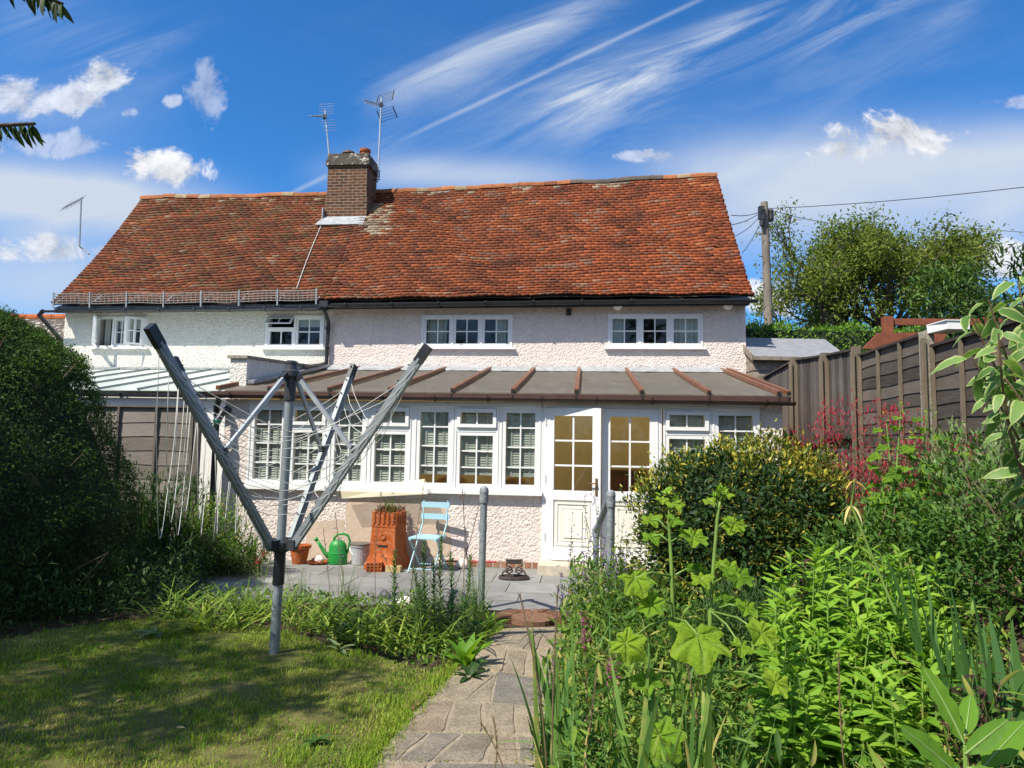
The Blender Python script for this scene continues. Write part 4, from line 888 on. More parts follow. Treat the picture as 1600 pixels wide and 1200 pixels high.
# patio of grey slabs
m = MB(); vv = []; n = 7.28; row = 0
m.add([W(-5.2, 7.26, -.135), W(1.75, 7.26, -.135), W(1.75, 9.99, -.135), W(-5.2, 9.99, -.135)], [(0, 1, 2, 3)]); vv += [0] * 4
while n < 9.9:
    h = [.6, .45, .6, .6, .42, .6][row % 6]; h = min(h, 9.96 - n); u = -5.2 + (row % 3) * .27 - .3
    while u < 1.7:
        wd = rg.choice([.6, .9, .6, .75]); a, b = max(u, -5.2), min(u + wd, 1.75)
        if b - a > .1 and h > .08: dz = rg.uniform(-.002, .002); m.box(a + .005, b - .005, n + .005, n + h - .005, -.14, -.10 + dz); vv += [rg.random()] * 8
        u += wd
    n += h; row += 1
o = m.build('patio', M['patio_slab']); o['kind'] = 'structure'; at = o.data.attributes.new('v', 'FLOAT', 'POINT'); at.data.foreach_set('value', vv)
# ------------------------------------------------------------------ rotary clothes dryer
DB = at_z(428, 1024, 0.01); DX = Vector((.02, -.01, 1)).normalized()
dry = thing('clothes_dryer', DB, 'tall grey rotary clothes dryer with half folded arms standing on the lawn', 'clothes dryer')
def dz(h): return DB + Vector((.016 * h, .0, h))
m = MB(); m.tube([dz(-.05), dz(.62)], .036, 14); m.build('lower_pole', M['galvanised'], dry, smooth=False)
m = MB(); m.tube([dz(.52), dz(.79)], .043, 16); m.build('sleeve', M['black_plastic'], dry, smooth=False)
m = MB(); m.lathe(dz(.79), [(.05, -.03), (.075, -.02), (.08, .0), (.08, .045), (.06, .06), (.04, .065)], 18); 
tips_px = [((235, 512), 4.12), ((272, 562), 5.7), ((553, 573), 6.25), ((668, 543), 5.05)]
tips = [at_y(*p, Y) for p, Y in tips_px]; hubc = dz(.82)
roots = []
for T in tips:
    d = Vector((T.x - hubc.x, T.y - hubc.y, 0)).normalized(); r = hubc + d * .115; roots.append(r); m.bar(hubc + d * .05, r + d * .02, .062, .075)
hub = m.build('hub', M['dark_grey_plastic'], dry, smooth=False)
m = MB(); m.tube([dz(.80), dz(2.20)], .034, 16); m.build('pole', M['grey_metal'], dry, smooth=False)
m = MB(); m.lathe(dz(1.98), [(.04, -.08), (.043, -.07), (.043, .09), (.055, .10), (.068, .115), (.068, .15), (.05, .165), (.045, .20), (.048, .21), (.048, .225), (.03, .235)], 18); coll = m.build('top_collar', M['dark_grey_plastic'], dry, smooth=False)
cpt = dz(2.09)
for T, r in zip(tips, roots):
    d = (T - r).normalized(); side = d.cross(Z).normalized(); m = MB(); m.bar(r, r + d * ((T - r).length - .05), .036, .062, Z)
    m.bar(r + d * .1 + side * .0, r + d * ((T - r).length - .1), .046, .018, Z)
    a = m.build('arm', M['grey_metal'], dry)
    m = MB(); m.bar(T - d * .13, T + d * .012, .041, .067, Z); m.build('arm_cap', M['black_plastic'], a)
    m = MB()
    for i in range(11):
        q = r + d * (.22 + .14 * i); m.tube([q + side * .0 + d.cross(side) * .036 * -1, q + d.cross(side) * -.05], .006, 6)
    m.build('line_clip', M['black_plastic'], a)
    h = r + d * ((T - r).length * .47); hd = Vector((h.x - cpt.x, h.y - cpt.y, 0)).normalized(); s0 = cpt + hd * .065
    m = MB(); m.bar(s0, h, .02, .032, Z); st = m.build('strut', M['bright_metal'], dry)
    m = MB(); m.bar(s0 - hd * .02 + Z * .015, s0 + (h - s0) * .04, .035, .05); m.build('strut_joint', M['black_plastic'], st); m = MB(); m.bar(h - (h - s0).normalized() * .05, h + d * .02, .04, .045); m.build('strut_joint', M['black_plastic'], st)
m = MB(); rg2 = random.Random(3)
for lv_ in range(11):
    for i in range(4):
        a, b = tips[i], tips[(i + 1) % 4]; t_ = .24 + .070 * lv_
        pa = roots[i].lerp(a, t_) - Z * .02; pb = roots[(i + 1) % 4].lerp(b, t_) - Z * .02
        L = (pb - pa).length; sag = (.50 + rg2.uniform(-.05, .05)) * (t_ ** 1.1) * (2.3 if i == 0 else .9) ; off = Vector((rg2.uniform(-.04, .04), rg2.uniform(-.04, .04), 0)); pts = []
        for q in range(15):
            x = q / 14; c = 4 * x * (1 - x); c = c ** .8 if i else min(1, c) ** .5
            pts.append(pa.lerp(pb, x) + off * c - Z * sag * c * (1 + .12 * math.sin(x * 9 + lv_)))
        m.tube(pts, .0027, 5)
m.build('washing_line', M['rope'], dry, smooth=True)
# ------------------------------------------------------------------ handrails beside the step
def handrail(px, py, X, Y, ztop, zbot, label, run, drop):
    b = Vector((X, Y, zbot)); t = thing('handrail', b, label, 'handrail', 'galvanised handrails flanking the step')
    m = MB(); m.tube([b, Vector((X + .01, Y, ztop - .06))], .034, 14); m.build('post', M['galvanised'], t, smooth=False)
    top = Vector((X + .01, Y, ztop)); d = Vector((-.03, run, -drop)).normalized()
    m = MB(); m.lathe(top - Z * .10, [(.042, -.03), (.044, -.02), (.044, .05)], 14); m.lathe(top - Z * .03, [(.040, -.03), (.046, .01), (.04, .045), (.02, .062), (0, .066)], 14); m.tube([top - Z * .01, top + d * .09], .043, 12); m.build('elbow', M['galvanised'], t, smooth=False)
    m = MB(); e = top + Vector((-.03, run, -drop)); m.tube([top + d * .05, e], .033, 12); m.build('rail', M['galvanised'], t, smooth=False)
    m = MB(); m.tube([Vector((e.x, e.y, e.z - .02)), Vector((e.x, e.y, -.15))], .033, 12); m.lathe(e, [(.042, -.06), (.044, .02), (.03, .05), (0, .055)], 12); m.build('post', M['galvanised'], t, smooth=False)
handrail(0, 0, -.262, 6.9, 1.17, -.05, 'galvanised handrail standing at the left of the path step, among the lily stems', .62, .42)
handrail(0, 0, .955, 6.8, 1.16, -.05, 'galvanised handrail in front of the white doors, rising out of the purple flowers', .9, .46)
# ------------------------------------------------------------------ things on the patio
PZ = -.098
def onp(px, py, n=9.76):
    p = at_n(px, py, n); q = at_z(px, py, PZ); p = q if toun(q)[1] < n else p; return Vector((p.x, p.y, PZ))
# watering can
b = onp(527, 880); wc = thing('watering_can', b, 'bright green plastic watering can with a looped handle by the pale wall', 'watering can')
m = MB(); m.lathe(b, [(.13, 0), (.138, .012), (.138, .15), (.132, .165), (.125, .18), (.125, .25), (.10, .30), (.06, .325), (.05, .335)], 24, sx=1.0, sy=.72); m.lathe(b, [(.139, .14), (.145, .15), (.139, .16)], 24, sx=1, sy=.72, cap=False); m.build('body', M['green_plastic'], wc, smooth=True)
m = MB(); m.tube([b + Vector((-.11, 0, .10)), b + Vector((-.17, 0, .14)), b + Vector((-.24, 0, .24)), b + Vector((-.30, 0, .33))], [.04, .032, .024, .018], 12); m.tube([b + Vector((-.29, 0, .315)), b + Vector((-.325, 0, .35))], [.02, .034], 12); m.build('spout', M['green_plastic'], wc, smooth=True)
m = MB(); m.tube([b + Vector((-.06, 0, .30)), b + Vector((-.055, 0, .36)), b + Vector((-.01, 0, .41)), b + Vector((.08, 0, .42)), b + Vector((.14, 0, .39)), b + Vector((.165, 0, .32)), b + Vector((.15, 0, .22)), b + Vector((.13, 0, .15))], .017, 10); m.build('handle', M['green_plastic'], wc, smooth=True)
# bucket with lid
b = onp(562, 880, 9.8); bk = thing('bucket', b, 'pale grey plastic bucket with a dark round lid beside the watering can', 'bucket')
m = MB(); m.lathe(b, [(.105, 0), (.11, .01), (.132, .25), (.142, .25), (.142, .27), (.13, .272)], 24); m.build('body', M['bucket_grey'], bk, smooth=False)
m = MB(); m.lathe(b, [(.146, .272), (.148, .29), (.135, .298), (.0, .30)], 24); m.build('lid', M['bucket_lid'], bk, smooth=False)
m = MB(); m.tube([b + Vector((math.cos(a) * .145, -.145 * abs(math.sin(a)) * .75, .25 - .12 * abs(math.sin(a)))) for a in [PI * i / 10 for i in range(11)]], .005, 6); m.build('handle', M['bright_metal'], bk)
# flowerpot, saucer, white stone
b = onp(470, 874) - N * .05; fp = thing('flowerpot', b, 'empty orange terracotta flowerpot behind the hub of the clothes dryer', 'flowerpot')
m = MB(); m.lathe(b, [(.095, 0), (.135, .21), (.155, .21), (.158, .255), (.14, .257), (.125, .2), (.09, .03)], 22); m.build('pot', M['terracotta'], fp, smooth=False)
b = onp(498, 877); m = MB(); m.lathe(b, [(.12, 0), (.165, .03), (.172, .03), (.165, .018), (.12, .010), (0, .01)], 22); tag(m.build('saucer', M['terracotta'], base=b, smooth=False), 'shallow terracotta saucer holding a white stone', 'saucer')
def rock(name, c, r, mat, label, cat, seed, grp=None):
    rg = np.random.default_rng(seed); V = []; S, T = 14, 9; ph = rg.uniform(0, 6, 6)
    for j in range(T + 1):
        for i in range(S):
            a, e = 2 * PI * i / S, PI * j / T - PI / 2; d = Vector((math.cos(e) * math.cos(a), math.cos(e) * math.sin(a), math.sin(e)))
            k_ = 1 + .16 * math.sin(3 * d.x + ph[0]) * math.sin(2.7 * d.y + ph[1]) + .10 * math.sin(6 * d.z + 4 * d.x + ph[2]) + .06 * math.sin(9 * d.y + ph[3]); V.append((c.x + d.x * r[0] * k_, c.y + d.y * r[1] * k_, c.z + d.z * r[2] * k_))
    F = [(j * S + i, j * S + (i + 1) % S, (j + 1) * S + (i + 1) % S, (j + 1) * S + i) for j in range(T) for i in range(S)]
    return tag(build_np(name, np.array(V), np.array(F), mat, base=c, smooth=True), label, cat, grp)
rock('stone', b + Vector((.01, 0, .055)), (.08, .06, .05), M['stone_white'], 'knobbly white stone lying in the terracotta saucer', 'stone', 2)
# terracotta chimney pot used as a planter
b = onp(606, 884, 9.62); cp = thing('chimney_pot', b, 'square orange terracotta chimney pot used as a planter against the wall', 'chimney pot')
def sq(mb, c, prof, rot=0.0):
    vs = []
    for hw, h in prof:
        for sx, sy in ((-1, -1), (1, -1), (1, 1), (-1, 1)):
            q = Vector((sx * hw, sy * hw, 0)); q.rotate(Matrix.Rotation(rot, 3, 'Z')); vs.append(c + q + Z * h)
    n = len(prof); fs = [(i * 4 + k_, i * 4 + (k_ + 1) % 4, i * 4 + 4 + (k_ + 1) % 4, i * 4 + 4 + k_) for i in range(n - 1) for k_ in range(4)] + [(3, 2, 1, 0), tuple((n - 1) * 4 + k_ for k_ in range(4))]
    mb.add(vs, fs)
rt = math.radians(-16)
m = MB(); sq(m, b, [(.24, 0), (.24, .07), (.225, .09), (.20, .17), (.19, .20), (.176, .52), (.172, .56), (.178, .565), (.178, .60), (.165, .605)], rt); body = m.build('body', M['terracotta'], cp)
m = MB(); sq(m, b, [(.168, .6), (.168, .74), (.16, .745), (.13, .72)], rt)
for i in range(4):
    for k_ in range(5):
        o_ = -.14 + .07 * k_; q0 = Vector((o_, -.168, 0)); q0.rotate(Matrix.Rotation(rt + i * PI / 2, 3, 'Z')); m.tube([b + q0 + Z * .605, b + q0 + Z * .765], .022, 8)
m.build('crown', M['terracotta'], cp, smooth=False)
m = MB(); q0 = Vector((.0, -.183, 0)); q0.rotate(Matrix.Rotation(rt, 3, 'Z')); ax = Vector((0, -1, 0)); ax.rotate(Matrix.Rotation(rt, 3, 'Z')); m.lathe(b + q0 + Z * .44, [(.045, -.0), (.045, .012), (.03, .016), (.03, .008), (0, .008)], 16, ax); rx = ax.cross(Z); m.bar(b + q0 + rx * .075 + Z * .335, b + q0 - rx * .075 + Z * .335, .02, .018); m.build('cast_emblem', M['terracotta'], cp)
m = MB(); m.bar(b + q0 * 1.0 + rx * .075 + Z * .318 + ax * .004, b + q0 - rx * .075 + Z * .318 + ax * .004, .014, .022); m.build('vent_slot', M['black_plastic'], cp)
# perforated brick and yellow brick
b2 = onp(592, 888, 9.45); m = MB(); 
for z0 in (0, .035, .07):
    pass
def fbrick(c, l, w_, h, mat, label, holes, rot):
    R3 = Matrix.Rotation(rot, 3, 'Z')
    def fr(a, b_, z): q = Vector((a, b_, z)); q.rotate(R3); return c + q
    m = MB()
    if holes:
        nx, nz = 4, 3
        m.box(-l / 2, l / 2, -w_ / 2 + .02, w_ / 2, 0, h, fr); cs = l / nx; bw_ = .012
        for i in range(nx + 1): x = -l / 2 + cs * i; m.box(max(-l / 2, x - bw_), min(l / 2, x + bw_), -w_ / 2, -w_ / 2 + .0195, 0, h, fr)
        for j in range(nz + 1):
            z = h * j / nz
            for i in range(nx): m.box(-l / 2 + cs * i + bw_, -l / 2 + cs * (i + 1) - bw_, -w_ / 2 + .001, -w_ / 2 + .019, max(0, z - .009), min(h, z + .009), fr)
    else: m.box(-l / 2, l / 2, -w_ / 2, w_ / 2, 0, h, fr)
    return tag(m.build('brick', mat, base=c), label, 'brick')
fbrick(b2 + Vector((-.04, -.1, 0)), .20, .20, .12, M['terracotta'], 'orange perforated brick at the foot of the terracotta chimney pot', True, .1)
fbrick(onp(615, 893) + Vector((0, .0, 0)), .20, .1, .075, M['yellow_brick'], 'weathered yellow brick lying in front of the terracotta chimney pot', False, -.1)
# bistro chair
b = onp(667, 888, 9.5); bc = thing('folding_chair', b, 'pale blue folding bistro chair with slatted back against the pink wall', 'chair')
cx = Vector((U.x, U.y, 0)); cy = N.copy(); rot = math.radians(-8); cx.rotate(Matrix.Rotation(rot, 3, 'Z')); cy.rotate(Matrix.Rotation(rot, 3, 'Z'))
def cf(a, n_, z): return b + cx * a + cy * n_ + Z * z
m = MB()
for i in range(6): y0 = -.20 + i * .068; m.box(-.20, .20, y0, y0 + .058, .44, .458, cf)
m.box(-.19, -.165, -.20, .2, .42, .439, cf); m.box(.165, .19, -.20, .2, .42, .439, cf); m.build('seat', M['pale_blue_paint'], bc)
m = MB()
for z in (.66, .82): m.box(-.205, .205, .268, .286, z, z + .075, cf)
m.build('backrest', M['pale_blue_paint'], bc)
for sx in (-1, 1):
    m = MB(); m.bar(cf(sx * .175, -.24, 0), cf(sx * .175, .26, .60), .012, .026); m.bar(cf(sx * .175, .26, .595), cf(sx * .175, .29, .92), .012, .026); m.build('leg', M['pale_blue_paint'], bc)
    m = MB(); m.bar(cf(sx * .195, .26, 0), cf(sx * .195, -.18, .44), .012, .026); m.build('leg', M['pale_blue_paint'], bc)
m = MB(); m.tube([cf(-.17, -.2, .05), cf(.17, -.2, .05)], .008, 6); m.tube([cf(-.19, .22, .05), cf(.19, .22, .05)], .008, 6); m.build('stretcher', M['pale_blue_paint'], bc)
# boot scraper
b = onp(803, 905); bs = thing('boot_scraper', b, 'rusty cast iron boot scraper with scrolled sides on the paving', 'boot scraper')
m = MB(); m.lathe(b, [(.19, .0), (.20, .02), (.19, .045), (.18, .045), (.165, .02), (0, .018)], 28, sy=.6); m.build('tray', M['cast_iron'], bs, smooth=False)
m = MB(); m.box(-.10, .10, -.008, .008, .19, .24, lambda a, c, z: b + Vector((a, c, z))); m.tube([b + Vector((-.11, 0, .24)), b + Vector((.11, 0, .24))], .012, 8); m.build('blade', M['cast_iron'], bs)
for sx in (-1, 1):
    m = MB(); pts = [(.10, .23), (.095, .17), (.03, .14), (.02, .10), (.06, .07), (.11, .10), (.10, .14), (.07, .13)]; m.tube([b + Vector((sx * x, 0, z)) for x, z in pts], .011, 8); m.tube([b + Vector((sx * x, 0, z)) for x, z in [(.03, .12), (.13, .10), (.15, .06), (.13, .03)]], .011, 8); m.build('scroll', M['cast_iron'], bs, smooth=True)
# red pole and white stone at the wall foot
a_, b_ = at_n(695, 877, 9.9), at_n(775, 878, 9.9); m = MB(); m.tube([a_, b_], .013, 8); tag(m.build('pole', M['red_paint'], base=a_), 'thin red pole lying along the foot of the pink wall', 'pole')
rock('stone', onp(722, 884) + Z * .06, (.085, .07, .075), M['stone_white'], 'rounded white stone resting by the red pole at the wall foot', 'stone', 4)
# clear plastic sheet over the sill
m = MB(); q = [at_n(532, 766, 9.80), at_n(664, 748, 9.82), at_n(668, 773, 9.78), at_n(532, 776, 9.78)]
f = [q[0], q[1], q[2], q[3]]; e_ = [onp(690, 884) - N * .05, onp(545, 884) - N * .05]
ff = [at_n(532, 766, 9.86), at_n(664, 748, 9.86), at_n(668, 772, 9.74), at_n(534, 779, 9.74)]
m.add(ff + [p + N * .004 for p in ff], [(0, 1, 2, 3), (7, 6, 5, 4), (0, 4, 5, 1), (1, 5, 6, 2), (2, 6, 7, 3), (3, 7, 4, 0)]); tag(m.build('plastic_sheet', M['polythene'], base=ff[3]), 'yellowed clear plastic sheet propped on the white window sill', 'sheet')
# black spotlight with green glass on the left end wall
b = at_n(356, 641, 9.98); sp = thing('spotlight', b, 'black outdoor spotlight with a green glass at the left end of the pink wall', 'lamp')
m = MB(); m.lathe(b, [(.06, 0), (.06, .05), (.03, .07)], 14, -N); e0 = b - N * .10; m.tube([b - N * .05, e0, e0 - Z * .03 - U * .02], .025, 10); d = Vector((-.35, -.35, -.85)).normalized(); m.lathe(e0, [(.03, -.02), (.05, .03), (.05, .15), (.06, .2)], 14, d); m.build('body', M['black_plastic'], sp, smooth=False)
t = NT('green_glass'); M['green_glass'] = t.done(t.bsdf((.0, .22, .12), .15)); m = MB(); m.lathe(e0 + d * .2, [(.058, .0), (.058, .02), (.03, .045), (0, .05)], 14, d); m.build('glass', M['green_glass'], sp, smooth=True)
# ------------------------------------------------------------------ fences
def fence_panel(parent, a, b, z0, z1, rows, mat, bat, nbat=3, facing=None, slope=0.0):
    a = Vector(a); b = Vector(b); d = (b - a); L = d.length; d.normalize(); s_ = Vector((-d.y, d.x, 0)); 
    if facing is not None and s_.dot(Vector(facing)) < 0: s_ = -s_
    m = MB(); vv = []; h = (z1 - z0) / rows
    for i in range(rows):
        za = z0 + h * i; V_ = []; S = 10; n0 = len(m.v)
        ph = random.uniform(0, 6)
        for q in range(S + 1):
            x = L * q / S; w_ = .008 * math.sin(x * 5 + ph); base = a + d * x
            V_ += [base + s_ * .022 + Z * (za - .018 + w_), base + s_ * .010 + Z * (za + h + .01), base + s_ * .012 + Z * (za - .018 + w_), base + s_ * .002 + Z * (za + h + .01)]
        m.add(V_, [(4 * q + 0, 4 * q + 4, 4 * q + 5, 4 * q + 1) for q in range(S)] + [(4 * q + 3, 4 * q + 7, 4 * q + 6, 4 * q + 2) for q in range(S)] + [(4 * q + 2, 4 * q + 6, 4 * q + 4, 4 * q) for q in range(S)]); vv += [random.random()] * (len(m.v) - n0)
    p = m.build('panel', mat, parent); at = p.data.attributes.new('v', 'FLOAT', 'POINT'); at.data.foreach_set('value', vv)
    for i in range(nbat + 1):
        x = L * i / nbat; x = min(max(x, .03), L - .03); m = MB(); c = a + d * x + s_ * .042; m.bar(c + Z * (z0 - .03), c + Z * (z1 + .0), .030, .034, d); o = m.build('batten', bat, p)
    m = MB(); m.bar(a + s_ * .02 + Z * (z1 + .015), b + s_ * .02 + Z * (z1 + .015), .07, .028); m.build('capping', mat, p)
def board_panel(parent, a, b, z0, z1, z0b, z1b, mat, bat, facing):
    a = Vector(a); b = Vector(b); d = (b - a); L = d.length; d.normalize(); s_ = Vector((-d.y, d.x, 0))
    if s_.dot(Vector(facing)) < 0: s_ = -s_
    n = max(2, int(L / .11)); m = MB(); vv = []
    for i in range(n):
        t0, t1 = i / n, (i + .97) / n; n0 = len(m.v); za, zb = z1 + (z1b - z1) * t0, z1 + (z1b - z1) * t1; f_ = random.uniform(0, .008)
        p0, p1 = a + d * L * t0 + s_ * f_, a + d * L * t1 + s_ * (f_ + .008); m.hexa([p0 + Z * z0, p1 + Z * z0, p1 + s_ * -.018 + Z * z0, p0 - s_ * .018 + Z * z0, p0 + Z * za, p1 + Z * zb, p1 - s_ * .018 + Z * zb, p0 - s_ * .018 + Z * za]); vv += [random.random()] * 8
    p = m.build('panel', mat, parent); at = p.data.attributes.new('v', 'FLOAT', 'POINT'); at.data.foreach_set('value', vv)
    m = MB()
    for z in (z0 + (z1 - z0) * .55,): m.bar(a + s_ * .05 + Z * z, b + s_ * .05 + Z * z, .07, .10)
    m.build('rail', mat, p)
    m = MB(); m.bar(a + s_ * .0 + Z * (z1 + .02), b + Z * (z1b + .02), .09, .03); m.build('capping', mat, p)
FL = {px: at_y(px, py, Y) for px, py, Y in [(1195, 590, 12.2), (1245, 562, 10.9), (1293, 555, 9.9), (1343, 545, 8.95), (1455, 523, 7.1), (1640, 500, 5.25)]}
FL[1800] = FL[1640] + (FL[1640] - FL[1455]) * 1.0
fr_ = thing('fence', (FL[1343].x, FL[1343].y, .9), 'weathered dark timber garden fence of lapped and upright boards down the right side', 'fence')
keys = [1195, 1245, 1293, 1343, 1455, 1640, 1800]
for k_, (a, b) in enumerate(zip(keys, keys[1:])):
    A_, B_ = FL[a], FL[b]; A0 = Vector((A_.x, A_.y, 0)); B0 = Vector((B_.x, B_.y, 0)); zb = min(ground_h(A_.x, A_.y), ground_h(B_.x, B_.y)) - .05; d = (B0 - A0).normalized()
    if k_ < 3: board_panel(fr_, A0, B0, zb, A_.z - .02, B_.z - .02, B_.z - .02, M['fence_board_upright'], M['fence_batten'], (-1, 0, 0))
    else:
        zt = (A_.z + B_.z) / 2 - .05; nr = 13
        fence_panel(fr_, A0 + d * .07, B0 - d * .05, zt - 1.83, zt, nr, M['fence_board'], M['fence_batten'], 3, (-1, 0, 0))
        m = MB(); m.bar(A0 + d * .07 + Z * (zt - 1.98), B0 - d * .05 + Z * (zt - 1.98), .05, .28); m.build('gravel_board', M['fence_board'], fr_)
for px in keys:
    P = FL[px]; m = MB(); s_ = .05; conc = px in (1455, 1640, 1800); zb = ground_h(P.x, P.y) - .2
    off = Vector((-.05, 0, 0)); a = Vector((P.x, P.y, zb)) + off; m.bar(a, Vector((P.x - .05, P.y, P.z + .03)), .10 if conc else .085, .10 if conc else .085, Vector((1, 0, 0)))
    o = m.build('post', M['concrete_post'] if conc else M['fence_batten'], fr_)
    m = MB(); m.bar(a + Vector((-.075, -.06, 0)), Vector((P.x - .125, P.y - .06, P.z - .05)), .04, .04, Vector((1, 0, 0))); m.build('post_batten', M['fence_batten'], o)
lf = thing('fence', W(-7, 9.6, 0), 'silvery grey lapped timber fence below the pale lean-to roof, partly behind the clipped yew', 'fence')
for i in range(4):
    a, b = W(-5.52 - 1.83 * i, 9.6, 0), W(-5.52 - 1.83 * (i + 1), 9.6, 0); fence_panel(lf, a - U * .04, b + U * .04, .25, 2.06, 9, M['grey_fence_board'], M['grey_fence_board'], 3, (0, -1, 0))
    m = MB(); m.bar(a - N * .01 + Z * -.2, a - N * .01 + Z * 2.12, .075, .075, U); m.build('post', M['grey_fence_board'], lf)
# ------------------------------------------------------------------ shed, play frame, box, pole beyond the right fence
def py_(px, py, Y): return at_y(px, py, Y)
SY = 13.2; c = py_(1250, 560, SY); gz_ = ground_h(c.x, c.y)
sh = thing('shed', (c.x, SY, gz_), 'small timber shed with a grey felt roof behind the right fence', 'shed')
zr = py_(1200, 530, SY + .9).z; ze = py_(1176, 559, SY).z; x0, x1 = py_(1176, 560, SY).x, py_(1326, 560, SY).x
yl = SY + .0; dpt = 1.9; xr0, xr1 = py_(1192, 530, SY + .95).x, py_(1310, 530, SY + .95).x
x1 = x1 - .1
m = MB()
m.hexa([Vector((x0 - .03, SY - .12, ze - .03)), Vector((x1 + .08, SY - .12, ze - .03)), Vector((x1 + .08, SY + .95, zr)), Vector((x0 - .03, SY + .95, zr)), Vector((x0 - .03, SY - .12, ze)), Vector((x1 + .08, SY - .12, ze)), Vector((x1 + .08, SY + .95, zr + .03)), Vector((x0 - .03, SY + .95, zr + .03))])
m.hexa([Vector((x0 - .03, SY + .951, zr)), Vector((x1 + .08, SY + .951, zr)), Vector((x1 + .08, SY + 2.0, ze - .03)), Vector((x0 - .03, SY + 2.0, ze - .03)), Vector((x0 - .03, SY + .951, zr + .03)), Vector((x1 + .08, SY + .951, zr + .03)), Vector((x1 + .08, SY + 2.0, ze)), Vector((x0 - .03, SY + 2.0, ze))]); m.build('roof', M['shed_felt'], sh)
m = MB()
for i in range(12):
    z0 = gz_ - .1 + i * (ze - gz_ + .05) / 12; hh = (ze - gz_ + .05) / 12; m.hexa([Vector((x0 - .0, SY - .02, z0)), Vector((x1, SY - .02, z0)), Vector((x1, SY + 1.9, z0)), Vector((x0 - .0, SY + 1.9, z0)), Vector((x0 + .015, SY, z0 + hh)), Vector((x1 - .015, SY, z0 + hh)), Vector((x1 - .015, SY + 1.88, z0 + hh)), Vector((x0 + .015, SY + 1.88, z0 + hh))])
m.add([Vector((x0 + .01, SY, ze - .06)), Vector((x0 + .01, SY + 1.9, ze - .06)), Vector((x0 + .01, SY + .95, zr - .02)), Vector((x1 - .01, SY, ze - .06)), Vector((x1 - .01, SY + 1.9, ze - .06)), Vector((x1 - .01, SY + .95, zr - .02))], [(0, 2, 1), (3, 4, 5)]); m.build('wall', M['shed_wood'], sh)
m = MB(); m.bar(Vector((x0 - .035, SY - .13, ze - .02)), Vector((x0 - .035, SY + .95, zr + .0)), .02, .11); m.bar(Vector((x0 - .035, SY + 2.02, ze - .02)), Vector((x0 - .035, SY + .95, zr)), .02, .11); m.bar(Vector((x0 - .03, SY - .135, ze - .02)), Vector((x1 + .08, SY - .135, ze - .02)), .02, .07); m.build('barge_board', M['shed_wood'], sh)
FY = 11.0; a = py_(1386, 497, FY); pf = thing('play_frame', (a.x, FY, ground_h(a.x, FY)), 'rust brown timber play frame with a top rail behind the right fence', 'play frame'); m = MB(); gz2 = ground_h(a.x, FY) - .1
m.bar(Vector((a.x, FY, gz2)), a + Z * .02, .13, .13, Vector((1, 0, 0))); m.build('post', M['rust_timber'], pf); m = MB(); e = py_(1545, 497, FY); m.bar(Vector((e.x, FY, gz2)), e + Z * .02, .13, .13, Vector((1, 0, 0))); m.build('post', M['rust_timber'], pf)
m = MB(); m.bar(a - Z * .06, e - Z * .06 + Vector((.2, 0, 0)), .05, .10); m.build('rail', M['rust_timber'], pf)
m = MB(); q0, q1 = py_(1352, 540, FY - .05), py_(1450, 521, FY - .05); l0 = py_(1372, 521, FY - .05); m.add([py_(1348, 545, FY - .06), py_(1470, 545, FY - .06), py_(1480, 519, FY - .06), py_(1372, 520, FY - .06)] + [py_(1348, 545, FY - .06) + Vector((0, .04, 0)), py_(1470, 545, FY - .06) + Vector((0, .04, 0)), py_(1480, 519, FY - .06) + Vector((0, .04, 0)), py_(1372, 520, FY - .06) + Vector((0, .04, 0))], [(0, 1, 2, 3), (7, 6, 5, 4), (0, 4, 5, 1), (1, 5, 6, 2), (2, 6, 7, 3), (3, 7, 4, 0)]); m.build('side_board', M['rust_timber'], pf)
P = FL[1455]; pb = at_y(1482, 513, 6.9); m = MB(); m.hexa([pb + Vector((x, y, z)) for z in (-.03, .05) for x, y in ((-.10, -.14), (.12, -.14), (.10, .16), (-.12, .16))]); m.box(-.12, .12, -.15, .17, .0505, .06, lambda x, y, z: pb + Vector((x, y, z))); tag(m.build('box', M['white_paint'], base=pb), 'flat white box lying on top of the right fence', 'box')
TY = 22.0; tb = py_(1203, 560, TY); tt_ = py_(1194, 316, TY); tp = thing('telegraph_pole', (tb.x, TY, 1.4), 'tall weathered wooden telegraph pole with black boxes near its top', 'telegraph pole')
m = MB(); m.tube([Vector((tb.x + .06, TY, 1.2)), tb, tt_], [.15, .145, .11], 16); m.build('pole', M['pole_wood'], tp, smooth=False); at = tp.children[0].data.attributes.new('v', 'FLOAT', 'POINT')
m = MB(); q = py_(1190, 333, TY - .2); m.box(-.09, .07, -.06, .08, -.2, .22, lambda x, y, z: q + Vector((x, y, z))); m.lathe(q - Z * .42, [(.05, 0), (.06, .02), (.06, .22)], 10); q2 = py_(1204, 335, TY + .05); m.lathe(q2, [(.08, -.22), (.10, -.16), (.10, .1), (.07, .16), (0, .17)], 12); m.build('junction_box', M['cable_black'], tp)
m = MB()
for i in range(9): q = py_(1196 + .3 * i, 350 + i * 17, TY - .17); m.bar(q + Vector((.1 * (-1) ** i, 0, 0)), q + Vector((.22 * (-1) ** i, -.02, 0)), .02, .025); m.build('step_iron', M['cast_iron'], tp); m = MB()

